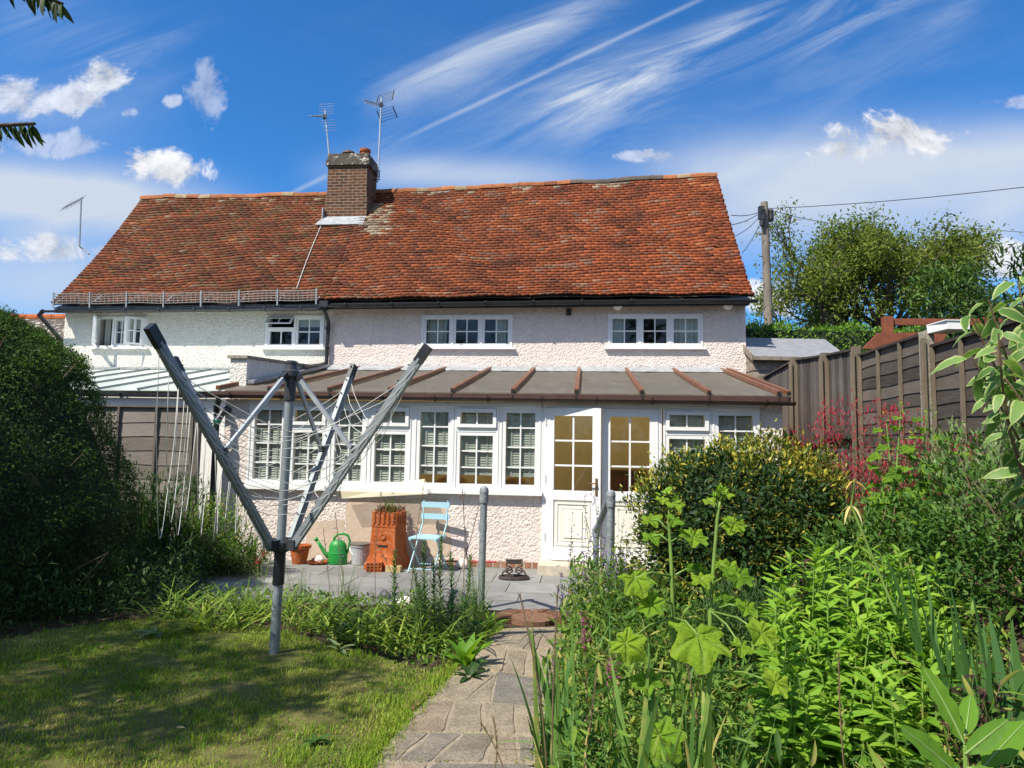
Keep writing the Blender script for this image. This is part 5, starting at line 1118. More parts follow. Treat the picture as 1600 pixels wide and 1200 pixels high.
def wire(p, q, sag, label, r=.011):
    m = MB(); m.tube([p.lerp(q, i / 12) - Z * sag * 4 * (i / 12) * (1 - i / 12) for i in range(13)], r, 5); tag(m.build('overhead_cable', M['cable_black'], base=p), label, 'cable', 'cables fanning out from the telegraph pole')
hub_ = py_(1196, 326, TY)
wire(hub_, py_(1700, 280, 16), .1, 'overhead cable rising to the right above the round-topped tree')
wire(hub_, at_n(1142, 336, 18), .1, 'uppermost overhead cable running left from the pole behind the roof')
wire(hub_, at_n(1138, 352, 18), .1, 'middle overhead cable dropping left from the pole behind the roof')
wire(hub_, at_n(1140, 372, 17.5), .15, 'third overhead cable dropping left from the pole to the roof edge', .009)
wire(hub_, at_n(1160, 395, 17), .15, 'steepest overhead cable dropping left from the pole to the roof edge', .009)
wire(hub_, py_(1330, 352, 30), .1, 'overhead cable dropping gently right from the pole into the tree', .012)
wire(hub_, py_(1260, 440, 27), .1, 'overhead cable dropping steeply right from the pole', .010)
wire(hub_, py_(1222, 384, 24), .05, 'short steep overhead cable right beside the pole', .009)
wire(py_(1460, 350, 34), py_(1720, 368, 30), .1, 'distant level cable crossing the sky at the right edge', .014)
# ------------------------------------------------------------------ foliage tools (numpy)
leafmat('leaf_yew', [(0, (0.014, 0.034, 0.009)), (.5, (0.035, 0.08, 0.012)), (1, (0.10, 0.19, 0.02))], .18, .55)
leafmat('leaf_euonymus', [(0, (0.03, 0.06, 0.014)), (.4, (0.075, 0.12, 0.02)), (.6, (0.22, 0.24, 0.03)), (1, (0.58, 0.47, 0.06))], .2, .3)
leafmat('leaf_lime', [(0, (0.08, 0.19, 0.02)), (.5, (0.16, 0.32, 0.03)), (1, (0.28, 0.44, 0.045))], .35, .4)
leafmat('leaf_mid', [(0, (0.03, 0.075, 0.014)), (.5, (0.06, 0.14, 0.022)), (1, (0.13, 0.22, 0.04))], .3, .45)
leafmat('leaf_dark', [(0, (0.016, 0.04, 0.012)), (.5, (0.032, 0.075, 0.018)), (1, (0.07, 0.13, 0.03))], .22, .4)
leafmat('leaf_mixed', [(0, (0.03, 0.075, 0.012)), (.4, (0.09, 0.19, 0.025)), (.8, (0.20, 0.30, 0.045)), (.93, (0.30, 0.30, 0.07)), (1, (0.42, 0.33, 0.14))], .3, .45)
leafmat('leaf_iris', [(0, (0.05, 0.13, 0.035)), (.5, (0.10, 0.21, 0.05)), (.85, (0.17, 0.28, 0.06)), (.95, (0.42, 0.36, 0.12)), (1, (0.55, 0.40, 0.20))], .25, .4)
leafmat('leaf_strap', [(0, (0.05, 0.11, 0.014)), (.5, (0.15, 0.25, 0.03)), (.9, (0.32, 0.40, 0.06)), (1, (0.42, 0.38, 0.14))], .25, .4)
leafmat('leaf_silver', [(0, (0.08, 0.14, 0.05)), (.5, (0.15, 0.22, 0.09)), (1, (0.28, 0.35, 0.17))], .25, .6)
leafmat('leaf_lily', [(0, (0.03, 0.075, 0.025)), (.5, (0.06, 0.13, 0.04)), (1, (0.14, 0.21, 0.06))], .25, .45)
leafmat('leaf_purple', [(0, (0.03, 0.012, 0.014)), (1, (0.09, 0.035, 0.04))], .2, .4)
leafmat('leaf_tree', [(0, (0.06, 0.095, 0.016)), (.5, (0.14, 0.195, 0.032)), (.88, (0.23, 0.28, 0.045)), (1, (0.32, 0.25, 0.07))], .3, .5)
leafmat('leaf_hedge', [(0, (0.07, 0.16, 0.018)), (.5, (0.13, 0.26, 0.028)), (1, (0.22, 0.36, 0.04))], .25, .4)
leafmat('leaf_laurel', [(0, (0.022, 0.05, 0.014)), (.5, (0.045, 0.10, 0.022)), (.85, (0.12, 0.20, 0.04)), (1, (0.20, 0.28, 0.06))], .25, .3)
leafmat('leaf_cherry', [(0, (0.02, 0.045, 0.014)), (1, (0.05, 0.09, 0.025))], .3, .45)
leafmat('leaf_grass', [(0, (0.085, 0.175, 0.012)), (.4, (0.19, 0.31, 0.022)), (.7, (0.33, 0.38, 0.055)), (1, (0.58, 0.47, 0.20))], .25, .5)
leafmat('flower_red', [(0, (0.26, 0.015, 0.03)), (1, (0.50, 0.06, 0.09))], .35, .5)
leafmat('flower_darkred', [(0, (0.12, 0.0, 0.01)), (1, (0.28, 0.01, 0.02))], .3, .5)
leafmat('flower_purple', [(0, (0.13, 0.09, 0.28)), (1, (0.30, 0.22, 0.50))], .35, .5)
leafmat('flower_pink', [(0, (0.22, 0.03, 0.11)), (1, (0.45, 0.12, 0.28))], .35, .5)
leafmat('flower_cream', [(0, (0.7, 0.5, 0.15)), (1, (0.8, 0.68, 0.4))], .35, .5)
leafmat('seed_straw', [(0, (0.20, 0.15, 0.07)), (1, (0.46, 0.36, 0.18))], .15, .7)
leafmat('seed_grey', [(0, (0.05, 0.055, 0.045)), (1, (0.15, 0.15, 0.12))], .1, .7)
leafmat('succulent_brown', [(0, (0.06, 0.03, 0.015)), (1, (0.20, 0.11, 0.05))], .15, .6)
t = NT('leaf_dogwood'); v = t.attr('v'); e = t.attr('edge'); 
c = t.mix(t.ramp(t.math('ADD', e, t.math('MULTIPLY', t.math('SUBTRACT', t.noise(60, 3), .5), .6)), [(.69, 0), (.81, 1)]), t.ramp(v, [(0, (0.10, 0.21, 0.045)), (1, (0.20, 0.33, 0.09))]), (0.46, 0.52, 0.22))
pr = t.bsdf(c, .5, 0, .3); tr = t.n('BsdfTranslucent'); t.l(t.mix(1.0, c, (1.5, 1.5, .8), 'MULTIPLY'), tr.inputs['Color']); mx = t.n('MixShader'); mx.inputs[0].default_value = .35; t.l(pr, mx.inputs[1]); t.l(tr.outputs[0], mx.inputs[2]); M['leaf_dogwood'] = t.done(mx.outputs[0])
t = NT('leaf_mallow'); v = t.attr('v'); e = t.attr('edge'); nz = t.noise(40, 4, .7)
c = t.ramp(t.math('ADD', v, t.math('MULTIPLY', t.math('SUBTRACT', nz, .5), .8), clamp=True), [(0, (0.07, 0.16, 0.010)), (.5, (0.15, 0.29, 0.018)), (1, (0.28, 0.40, 0.03))])
c = t.mix(t.math('MULTIPLY', e, .4), c, (.32, .44, .12)); bp = t.bump(t.math('ADD', t.noise(70, 4, .7), t.math('MULTIPLY', e, -.8)), .8, .012)
hv = t.math('MULTIPLY', t.math('LESS_THAN', t.voro(95), .22), t.math('GREATER_THAN', t.noise(14, 3, .6), .54)); pr = t.bsdf(c, .65, 0, .2, bp); tr = t.n('BsdfTranslucent'); t.l(t.mix(1.0, c, (1.5, 1.6, .6), 'MULTIPLY'), tr.inputs['Color']); mx = t.n('MixShader'); mx.inputs[0].default_value = .38; t.l(pr, mx.inputs[1]); t.l(tr.outputs[0], mx.inputs[2]); tp_ = t.n('BsdfTransparent'); mh = t.n('MixShader'); t.l(hv, mh.inputs[0]); t.l(mx.outputs[0], mh.inputs[1]); t.l(tp_.outputs[0], mh.inputs[2]); M['leaf_mallow'] = t.done(mh.outputs[0])
def norm(a): return a / np.maximum(np.linalg.norm(a, axis=-1, keepdims=True), 1e-9)
def leaf_tpl(width=.35, st=5, fold=.15, droop=.25, peak=.4, cols=3, wav=0.0):
    """leaf along +y from 0 to 1, face +z"""
    V = []; ed = []
    for i in range(st):
        t = i / (st - 1); w = (t ** (peak * 1.2)) * ((1 - t) ** (1.1 - peak * .6)); mx_ = .55; w = w / mx_ * width / 2; w = max(w, .004)
        z = -droop * t * t
        if cols == 3:
            wz = wav * math.sin(i * 2.4)
            V += [(-w, t, z + fold * w + wz), (0, t, z), (w, t, z + fold * w - wz)]; ed += [1, 0, 1] if 0 < i < st - 1 else [1, .6, 1]
        else: V += [(-w, t, z), (w, t, z)]; ed += [1, 1]
    c = cols; F = [(i * c + k, i * c + k + 1, (i + 1) * c + k + 1, (i + 1) * c + k) for i in range(st - 1) for k in range(c - 1)]
    return np.array(V, float), np.array(F), np.array(ed, float)
DIAM = (np.array([(0, 0, 0), (.22, .45, .05), (0, 1, -.08), (-.22, .45, .05)], float), np.array([(0, 1, 2, 3)]), np.zeros(4))
OVAL = leaf_tpl(.5, 4, .25, .2, .5); LILY = leaf_tpl(.2, 4, .3, .3, .42); LANCE = leaf_tpl(.28, 5, .3, .3, .45); NARROW = leaf_tpl(.14, 4, .3, .25, .4); BROAD = leaf_tpl(.6, 5, .2, .3, .5)
NEEDLE = leaf_tpl(.16, 3, .2, .1, .45, 2)
def palm_tpl(lobes=5, depth=.28, cup=.18, seg=84, notch=.5, ph=0.0, edge=.0):
    V = [(0, 0, 0)]; ed = [1]; rings = (.2, .45, .65, .84, 1.0)
    for r in rings:
        for i in range(seg):
            a = 2 * PI * i / seg; th = a - PI / 2  # petiole at -y
            k_ = abs(((a / (2 * PI)) - .5) * 2)     # 0 at tip (+y), 1 at petiole
            R = 1 - depth * (.5 - .5 * math.cos((a - PI) * lobes * .92)) - .05 * (.5 + .5 * math.cos(a * 28 + math.sin(a * 3) * 2)) * (r > .8)
            if k_ > .86: R *= 1 - notch * (k_ - .86) / .14
            R *= .5 * (1 - .12 * k_); rr = r * R
            ve = max(0, 1 - min(abs((a - PI) - j_ * 2 * PI / (lobes * .92)) for j_ in range(-(lobes // 2), lobes // 2 + 1)) / .12) if r < .98 else 0
            R *= 1 + .10 * math.sin(a * 1.7 + ph) + .06 * math.sin(a * 4.3 + 2 * ph); rr = r * R
            z = cup * rr * rr * 2 - edge * max(0, r - .5) ** 2 * (1 + .8 * math.sin(a * 2 + ph)) + .05 * r * math.sin(a * 3 + ph * 1.7) - .014 * ve + .022 * math.sin(a * 5.3 + r * 7) * r + .012 * math.sin(a * 13 + r * 3) * r - .05 * r * math.cos((a - PI) * lobes * .92) * (1 - .2 * k_) * .6 + .012 * math.sin(a * 9) * r
            V.append((rr * math.cos(th), rr * math.sin(th), z)); ed.append(ve)
    F3 = [(0, 1 + i, 1 + (i + 1) % seg) for i in range(seg)]; F = [(1 + j * seg + i, 1 + (j + 1) * seg + i, 1 + (j + 1) * seg + (i + 1) % seg, 1 + j * seg + (i + 1) % seg) for j in range(len(rings) - 1) for i in range(seg)]
    return np.array(V), (np.array(F), np.array(F3)), np.array(ed)
def scatter(tpl, pos, d, nrm, size, var):
    """returns V, [F..], v, edge"""
    T, F, ed = tpl; n = len(pos); y = norm(np.asarray(d, float)); z = np.asarray(nrm, float); z = z - (z * y).sum(1, keepdims=True) * y; z = norm(z); x = np.cross(y, z)
    size = np.asarray(size, float).reshape(n, 1, 1)
    V = np.asarray(pos)[:, None, :] + size * (T[None, :, 0:1] * x[:, None, :] + T[None, :, 1:2] * y[:, None, :] + T[None, :, 2:3] * z[:, None, :])
    k = len(T); Fs = F if isinstance(F, tuple) else (F,)
    out = [(f[None] + (np.arange(n) * k)[:, None, None]).reshape(-1, f.shape[1]) for f in Fs]
    return V.reshape(-1, 3), out, np.repeat(np.asarray(var, float), k), np.tile(ed, n)
def leaves(name, parent, mat, tpl, pos, d, nrm, size, var, base=None):
    V, F, v, e = scatter(tpl, pos, d, nrm, size, var)
    return build_np(name, V, F, M[mat], parent, base, attrs={'v': np.clip(v, 0, 1), 'edge': e}, smooth=True)
def rdir(rg, n): return norm(rg.normal(size=(n, 3)))
def lumpy(rg, n, c, r, shell=.55, lump=.18, k=5, ph=None):
    """points in a lumpy ellipsoid, with outward directions"""
    d = rdir(rg, n); ph = rg.uniform(0, 6, (k, 4)) if ph is None else ph
    f = np.ones(n)
    for i in range(k):
        w = np.array([math.cos(ph[i, 0]) * math.sin(ph[i, 1]), math.sin(ph[i, 0]) * math.sin(ph[i, 1]), math.cos(ph[i, 1])]) * (2.5 + i * 1.3); f += lump / math.sqrt(i + 1) * np.sin(d @ w + ph[i, 2])
    rad = (shell ** 3 + (1 - shell ** 3) * rg.random(n)) ** (1 / 3)
    return np.array(c) + d * np.array(r) * (f * rad)[:, None], norm(d / np.array(r)), rad * 1.0, ph
def clumped(rg, n, c, r, nc, sig, shell=.75, lump=.15):
    C, D, R, _ = lumpy(rg, nc, c, r, shell, lump); i = rg.integers(0, nc, n); off = rg.normal(size=(n, 3)) * sig
    cv = rg.uniform(-.15, .15, nc)
    return C[i] + off, D[i], cv[i], off
def shrub(name, label, cat, base, c, r, n, tpl, size, mat, seed, nc=120, sig=.07, shell=.7, lump=.15, up=.5, group=None, zmin=None, twigs=14, twm='stem_brown', vlo=.15, vhi=.85, rnd=.8, tilt=0.3, topv=.25, parent=None, part='foliage'):
    rg = np.random.default_rng(seed); t_ = parent or thing(name, base, label, cat, group)
    P, D, cv, off = clumped(rg, n, c, r, nc, sig, shell, lump)
    keep = np.ones(n, bool)
    if zmin is not None: keep = P[:, 2] > zmin
    P, D, cv = P[keep], D[keep], cv[keep]; n = len(P)
    d = norm(D * .8 + np.array([0, 0, up]) + rg.normal(size=(n, 3)) * rnd); nr = norm(D * .6 + np.array([0, 0, 1.0]) + rg.normal(size=(n, 3)) * tilt)
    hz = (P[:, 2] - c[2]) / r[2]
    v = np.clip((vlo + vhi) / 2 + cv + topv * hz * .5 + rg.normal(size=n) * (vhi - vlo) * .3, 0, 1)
    leaves(part, t_, mat, tpl, P, d, nr, size * rg.uniform(.65, 1.25, n), v)
    if twigs:
        m = MB(); b = Vector(base); 
        for i in range(twigs):
            j = rg.integers(0, n); e = Vector(P[j]); mid = b.lerp(e, .5) + Vector(rg.normal(size=3) * .05); r0 = .016 * max(r); m.tube([b + Vector(rg.normal(size=3) * np.array([.06, .06, 0])), mid, e], [r0, r0 * .6, r0 * .25], 6)
        m.build('branches', M[twm], t_, smooth=True)
    return t_
def blades_v(rg, base, az, L, w, lean, bend, segs=7, fold=.0, taper=.75, twist=0.0):
    """vectorised curved blades; returns V,F (2 or 3 columns)"""
    n = len(base); base = np.asarray(base, float); h = np.stack([np.cos(az), np.sin(az), np.zeros(n)], 1); s = np.stack([-np.sin(az + twist), np.cos(az + twist), np.zeros(n)], 1)
    P = base.copy(); cols = 3 if fold else 2; out = []
    for i in range(segs + 1):
        t = i / segs; th = lean + bend * t; 
        ww = w * (1 - t ** 2.2) ** .8 * (0.55 + .45 * min(1, t * 4)) + .0006
        nv = h * np.cos(th)[:, None] - np.array([0, 0, 1.0]) * np.sin(th)[:, None]
        if cols == 2: out += [P - s * ww[:, None] / 2, P + s * ww[:, None] / 2]
        else: out += [P - s * ww[:, None] / 2 + nv * 0, P - nv * (ww * fold)[:, None], P + s * ww[:, None] / 2]
        P = P + (h * np.sin(th)[:, None] + np.array([0, 0, 1.0]) * np.cos(th)[:, None]) * (L / segs)[:, None]
    V = np.stack(out, 1); k = cols * (segs + 1)
    f = np.array([(i * cols + c, i * cols + c + 1, (i + 1) * cols + c + 1, (i + 1) * cols + c) for i in range(segs) for c in range(cols - 1)])
    F = (f[None] + (np.arange(n) * k)[:, None, None]).reshape(-1, 4); return V.reshape(-1, 3), F, k
def blade_clump(name, label, cat, base, n, L, w, mat, seed, spread=.12, lean=(.1, .5), bend=(.3, 1.2), fold=.15, az=None, vr=(.1, .9), group=None, parent=None, part='leaves', segs=7, twist=None, ell=(1, 1)):
    rg = np.random.default_rng(seed); t_ = parent or thing(name, base, label, cat, group)
    a = rg.uniform(0, 2 * PI, n) if az is None else rg.normal(az[0], az[1], n); r = spread * np.sqrt(rg.random(n)); ph = rg.uniform(0, 2 * PI, n)
    B = np.stack([base[0] + r * np.cos(ph) * ell[0], base[1] + r * np.sin(ph) * ell[1], np.full(n, base[2])], 1); B[:, 2] += np.array([ground_h(x, y) for x, y in B[:, :2]]) - ground_h(base[0], base[1])
    V, F, k = blades_v(rg, B, a, rg.uniform(L[0], L[1], n), rg.uniform(w[0], w[1], n), rg.uniform(*lean, n), rg.uniform(*bend, n), segs, fold, twist=rg.uniform(-.8, .8, n) if twist is None else twist)
    v = rg.uniform(vr[0], vr[1], n); build_np(part, V, F, M[mat], t_, attrs={'v': np.repeat(v, k)}, smooth=True); return t_
def stem_pts(a, b, bow=.0, n=8, rg=None, az=0.0):
    a = Vector(a); b = Vector(b); s = Vector((math.cos(az), math.sin(az), 0)); return [a.lerp(b, i / n) + s * bow * math.sin(PI * i / n) for i in range(n + 1)]
def along(pts, t):
    f = t * (len(pts) - 1); i = min(int(f), len(pts) - 2); return pts[i].lerp(pts[i + 1], f - i)
def leafy_stem(m, pts, r, rg, n, t0, t1, size, ang, acc, vr=(.2, .8), tipv=.1, whorl=2.4):
    """adds stem tube into m and leaf placements into acc"""
    m.tube(pts, [r * (1 - .6 * i / (len(pts) - 1)) for i in range(len(pts))], 6)
    for i in range(n):
        t = t0 + (t1 - t0) * (i + rg.random() * .5) / n; p = along(pts, t); a = i * whorl + rg.normal() * .25; s = size(t) if callable(size) else size
        an = (ang(t) if callable(ang) else ang) + rg.normal() * .12; d = (math.cos(a) * math.sin(an), math.sin(a) * math.sin(an), math.cos(an)); nr = (-math.cos(a) * math.cos(an), -math.sin(a) * math.cos(an), math.sin(an) + .2)
        acc.append((tuple(p), d, nr, s * rg.uniform(.8, 1.2), min(1, max(0, rg.uniform(*vr) + tipv * t))))
def put(acc, name, parent, mat, tpl):
    a = list(zip(*acc)); return leaves(name, parent, mat, tpl, np.array(a[0]), np.array(a[1]), np.array(a[2]), np.array(a[3]), np.array(a[4]))
def grow(rg, p, d, L, r, lvl, maxl, tubes, tips, spread=.55, up=.15, ratio=.76, kids=(2, 3)):
    pts = [p]; q = p; dd = d
    for i in range(4):
        dd = (dd + Vector(rg.normal(size=3) * .13) + Z * up * .3).normalized(); q = q + dd * L / 4; pts.append(q)
    tubes.append((pts, [r * (1 - .1 * i) for i in range(5)]))
    if lvl >= maxl - 2: tips += [(pts[k], dd) for k in (2, 3, 4)]
    if lvl == maxl: return
    for k in range(rg.integers(kids[0], kids[1] + 1)):
        a = rg.uniform(0, 2 * PI); o = dd.orthogonal().normalized(); o2 = dd.cross(o); nd = (dd + (o * math.cos(a) + o2 * math.sin(a)) * rg.uniform(spread * .6, spread * 1.4)).normalized()
        grow(rg, pts[-1] if k == 0 or rg.random() < .6 else pts[rg.integers(2, 4)], nd, L * ratio * rg.uniform(.8, 1.15), r * .62, lvl + 1, maxl, tubes, tips, spread, up, ratio, kids)
def tree(name, label, base, h, dirs, L, r, maxl, nleaf, size, tpl, mat, seed, sig=.25, bark='bark', spread=.55, up=.15, kids=(2, 3), vr=(.1, .9), ratio=.76, cat='tree', lev0=0, droop=0.0):
    rg = np.random.default_rng(seed); t_ = thing(name, base, label, cat); tubes = []; tips = []
    b = Vector(base); top = b + Vector((0, 0, h)); tubes.append(([b, b.lerp(top, .5), top], [r * 1.25, r * 1.05, r]))
    for d in dirs: grow(rg, top, Vector(d).normalized(), L, r * .6, lev0, maxl, tubes, tips, spread, up, ratio, kids)
    m = MB()
    for p, rr in tubes: m.tube(p, rr, 7 if rr[0] > .03 else 4, cap=False)
    m.build('trunk', M[bark], t_, smooth=True)
    tp = np.array([t[0] for t in tips]); td = np.array([t[1] for t in tips]); i = rg.integers(0, len(tips), nleaf)
    P = tp[i] + rg.normal(size=(nleaf, 3)) * sig; d = norm(td[i] * .4 + rg.normal(size=(nleaf, 3)) * .9 + np.array([0, 0, -.1 - droop])); nr = norm(rg.normal(size=(nleaf, 3)) * .6 + np.array([0, 0, 1]))
    cv = rg.uniform(-.2, .2, len(tips))[i]; v = np.clip(rg.uniform(vr[0], vr[1], nleaf) + cv, 0, 1)
    leaves('crown', t_, mat, tpl, P, d, nr, size * rg.uniform(.6, 1.3, nleaf), v); return t_
# ------------------------------------------------------------------ lawn grass
rg = np.random.default_rng(21)
def poly_pts(poly, n, rg):
    P = np.array(poly); lo, hi = P.min(0), P.max(0); out = []
    while len(out) < n:
        q = rg.uniform(lo, hi, (n, 2)); out += [tuple(p) for p in q if inpoly(p[0], p[1], poly)]
    return np.array(out[:n])
near = [p for p in LAWN if p[1] > 2.2] + [(-6.5, 2.2)]
near = [(-6.5, 6.6), (-5.2, 6.3)] + [tuple(at_z(*p, 0)[:2]) for p in LAWN_PX] + [(-.95, 2.6), (-6.5, 2.6)]
nb = 135000; B = poly_pts(near, nb, rg); B = B + rg.normal(size=B.shape) * .012
nz = np.sin(B[:, 0] * 2.1 + 1.3 * np.sin(B[:, 1] * 1.7)) * np.sin(B[:, 1] * 2.6 + B[:, 0]) * .5 + .5 * np.sin(B[:, 0] * 5.3 + 2) * np.sin(B[:, 1] * 6.1 + B[:, 0] * 2)
dry = np.clip(.42 + .38 * nz + rg.normal(size=nb) * .18, 0, 1)
L = rg.uniform(.016, .042, nb) * (1.25 - .5 * dry) * (.75 + .8 * np.clip(np.sin(B[:, 0] * 9.1 + 2 * np.sin(B[:, 1] * 7.3)) * np.sin(B[:, 1] * 10.7 + B[:, 0] * 3), 0, 1)); az = rg.uniform(0, 2 * PI, nb)
V, F, k = blades_v(rg, np.c_[B, np.full(nb, .012)], az, L, rg.uniform(.003, .0055, nb), rg.uniform(.0, .7, nb), rg.uniform(.1, 1.1, nb), 2)
tag(build_np('grass', V, F, M['leaf_grass'], attrs={'v': np.repeat(dry, k)}), kind='stuff')
# clover and small weeds in the turf
C_ = poly_pts(near, 55, rg); W_ = np.concatenate([c_ + rg.normal(size=(26, 2)) * rg.uniform(.03, .10) for c_ in C_]); n_ = len(W_)
tag(leaves('clover', None, 'leaf_mid', BROAD, np.c_[W_, rg.uniform(.018, .04, n_)], norm(rg.normal(size=(n_, 3)) * np.array([1, 1, .15])), rg.normal(size=(n_, 3)) * .3 + np.array([0, 0, 1]), .026 * rg.uniform(.6, 1.4, n_), rg.uniform(.2, .8, n_)), kind='stuff')
C_ = poly_pts(near, 60, rg); n_ = 60
tag(leaves('fallen_leaves', None, 'seed_straw', OVAL, np.c_[C_, np.full(n_, .045)], norm(rg.normal(size=(n_, 3)) * np.array([1, 1, .1])), rg.normal(size=(n_, 3)) * .3 + np.array([0, 0, 1]), .04 * rg.uniform(.6, 1.4, n_), rg.random(n_)), kind='stuff')
# grass creeping over the brick edging and between the slabs
P_ = []; L_ = []
for i in range(7000):
    s_ = rg.uniform(0, len(LE) - 3.2); a_ = pathpt(s_, 0.0); side_ = rg.normal() * .035 - .02 if rg.random() < .75 else abs(rg.normal()) * .05
    P_.append((a_.x + side_ - .03, a_.y + rg.normal() * .01, .015)); L_.append(rg.uniform(.02, .06))
for s_ in rows[:-1]:
    for k_ in range(60):
        if rg.random() < .55: a_ = pathpt(min(max(.05, s_ + rg.normal() * .02), len(LE) - 1.05), rg.random() ** 1.6); P_.append((a_.x, a_.y, .02)); L_.append(rg.uniform(.008, .024))
n_ = len(P_); V, F, k = blades_v(rg, np.array(P_), rg.uniform(0, 2 * PI, n_), np.array(L_), rg.uniform(.003, .005, n_), rg.uniform(.0, .8, n_), rg.uniform(.2, 1.2, n_), 2)
tag(build_np('grass', V, F, M['leaf_grass'], attrs={'v': np.repeat(rg.uniform(.1, .7, n_), k)}), kind='stuff')
# ------------------------------------------------------------------ left side: yew, cherry, border
ye = thing('yew', (-6.2, 7.2, 0), 'large dark clipped yew dome at the left edge, in tree shade', 'shrub')
rg = np.random.default_rng(31)
prof = [(-.05, 2.45), (.35, 2.55), (.73, 2.61), (1.05, 2.58), (1.4, 2.43), (1.77, 2.27), (2.1, 2.10), (2.4, 1.93), (2.65, 1.62), (2.87, 1.25), (3.08, .7), (3.2, .05)]
n = 210000; zz = rg.uniform(-.05, 3.2, n); zz[:55000] = 3.2 - (rg.random(55000) ** 1.6) * 1.0; rr = np.interp(zz, [p[0] for p in prof], [p[1] for p in prof]) - .20; aa = rg.uniform(0, 2 * PI, n)
D = norm(np.stack([np.cos(aa), np.sin(aa), np.interp(zz, [0, 1, 2, 2.6, 3.2], [0, .15, .5, .9, 2.5])], 1)); P = np.stack([-6.2 + rr * np.cos(aa), 7.0 + rr * .62 * np.sin(aa), zz], 1)
lum = np.sin(aa * 7 + 1.5 * np.sin(zz * 4)) * np.sin(zz * 5.2 + 2 * np.sin(aa * 5)); fine = np.sin(P[:, 0] * 17 + 2 * np.sin(P[:, 2] * 13)) * np.sin(P[:, 2] * 19 + P[:, 1] * 11)
P = P + D * (lum * .055 + fine * .03 + rg.normal(size=n) * .03 - (rg.random(n) < .3) * .06)[:, None]
kp = (D @ np.array([.45, -.85, .3])) > -.6; P, D, fine, lum = P[kp], D[kp], fine[kp], lum[kp]; n = len(P)
d = norm(D * .35 + np.array([0, 0, -.8]) + rg.normal(size=(n, 3)) * .5); nr = norm(D + np.array([0, 0, .25]) + rg.normal(size=(n, 3)) * .38)
leaves('foliage', ye, 'leaf_yew', NEEDLE if False else DIAM, P, d, nr, .029 * rg.uniform(.6, 1.5, n), np.clip(.36 + .26 * lum + .14 * fine + .16 * rg.normal(size=n) + .30 * np.clip((P[:, 2] - 1.5) / 1.5, 0, 1), 0, 1))  # leaves lighten with height: the sunlit upper slope is put into their colour
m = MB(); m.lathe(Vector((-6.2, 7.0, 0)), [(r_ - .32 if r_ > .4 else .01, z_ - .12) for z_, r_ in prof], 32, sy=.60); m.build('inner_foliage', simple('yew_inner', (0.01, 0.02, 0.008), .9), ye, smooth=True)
m = MB(); rg3 = np.random.default_rng(33)
for i in range(26):
    a_ = rg3.uniform(-2.4, -.2); z_ = rg3.uniform(.3, 2.9); r_ = np.interp(z_, [p[0] for p in prof], [p[1] for p in prof]); q = Vector((-6.2 + (r_ - .15) * math.cos(a_), 7.0 + (r_ - .15) * .62 * math.sin(a_), z_)); e = q + Vector((math.cos(a_) * .14, math.sin(a_) * .12, rg3.uniform(.10, .2))); m.tube([q, q.lerp(e, .6), e], [.006, .004, .002], 4)
m.build('shoots', M['stem_brown'], ye)
ct = tree('cherry_tree', 'dark leafy cherry twigs drooping into the top left corner, shading the lawn', (-6.3, .9, 0), 2.5, [(.1, .9, .7), (-.7, .55, .7), (.6, .1, .8), (-.2, -.5, 1), (.5, .8, .45), (-.45, .95, .5)], 1.45, .2, 4, 15500, .15, LANCE, 'leaf_cherry', 8, .14, kids=(2, 3), spread=.6, ratio=.78)
def twig(pts, seed, n):
    rg = np.random.default_rng(seed); m = MB(); acc = []
    m.tube(pts, [.012, .008, .006, .004][:len(pts)] if len(pts) < 5 else [.012] * len(pts), 6); 
    for i in range(n):
        t = .1 + .9 * i / n; p = along(pts, t); a = rg.uniform(-.5, .5); sd_ = (-1) ** i
        acc.append((tuple(p), (sd_ * .35 + rg.normal() * .25 + .25, rg.normal() * .3, -.95), (rg.normal() * .5, -1, .35 + rg.normal() * .4), rg.uniform(.035, .062), rg.uniform(.1, .9)))
    m.build('twig', M['bark'], ct, smooth=True); put(acc, 'crown', ct, 'leaf_cherry', leaf_tpl(.38, 5, .25, .3, .5))
Yt = 1.75
twig([at_y(-260, -80, Yt - .2), at_y(-80, -60, Yt), at_y(40, -18, Yt), at_y(98, 6, Yt)], 1, 60); twig([at_y(-220, 150, Yt - .2), at_y(-90, 178, Yt), at_y(0, 196, Yt), at_y(55, 193, Yt)], 2, 46)
m = MB(); a = Vector((-5.6, 1.3, 3.7)); m.tube([a, Vector((-3.2, 1.2, 3.3)), at_y(-260, -80, Yt - .2)], [.05, .03, .013], 7); m.tube([Vector((-3.2, 1.2, 3.3)), Vector((-2.4, 1.4, 2.8)), at_y(-220, 150, Yt - .2)], [.03, .02, .012], 7); m.build('limb', M['bark'], ct, smooth=True)
def G(px, py, dz=0.0):
    p = at_z(px, py, 0)
    if p.x < -2.2 and toun(p)[1] > 8.7: p = at_n(px, py, 8.7)
    return gp(p.x, p.y, dz)
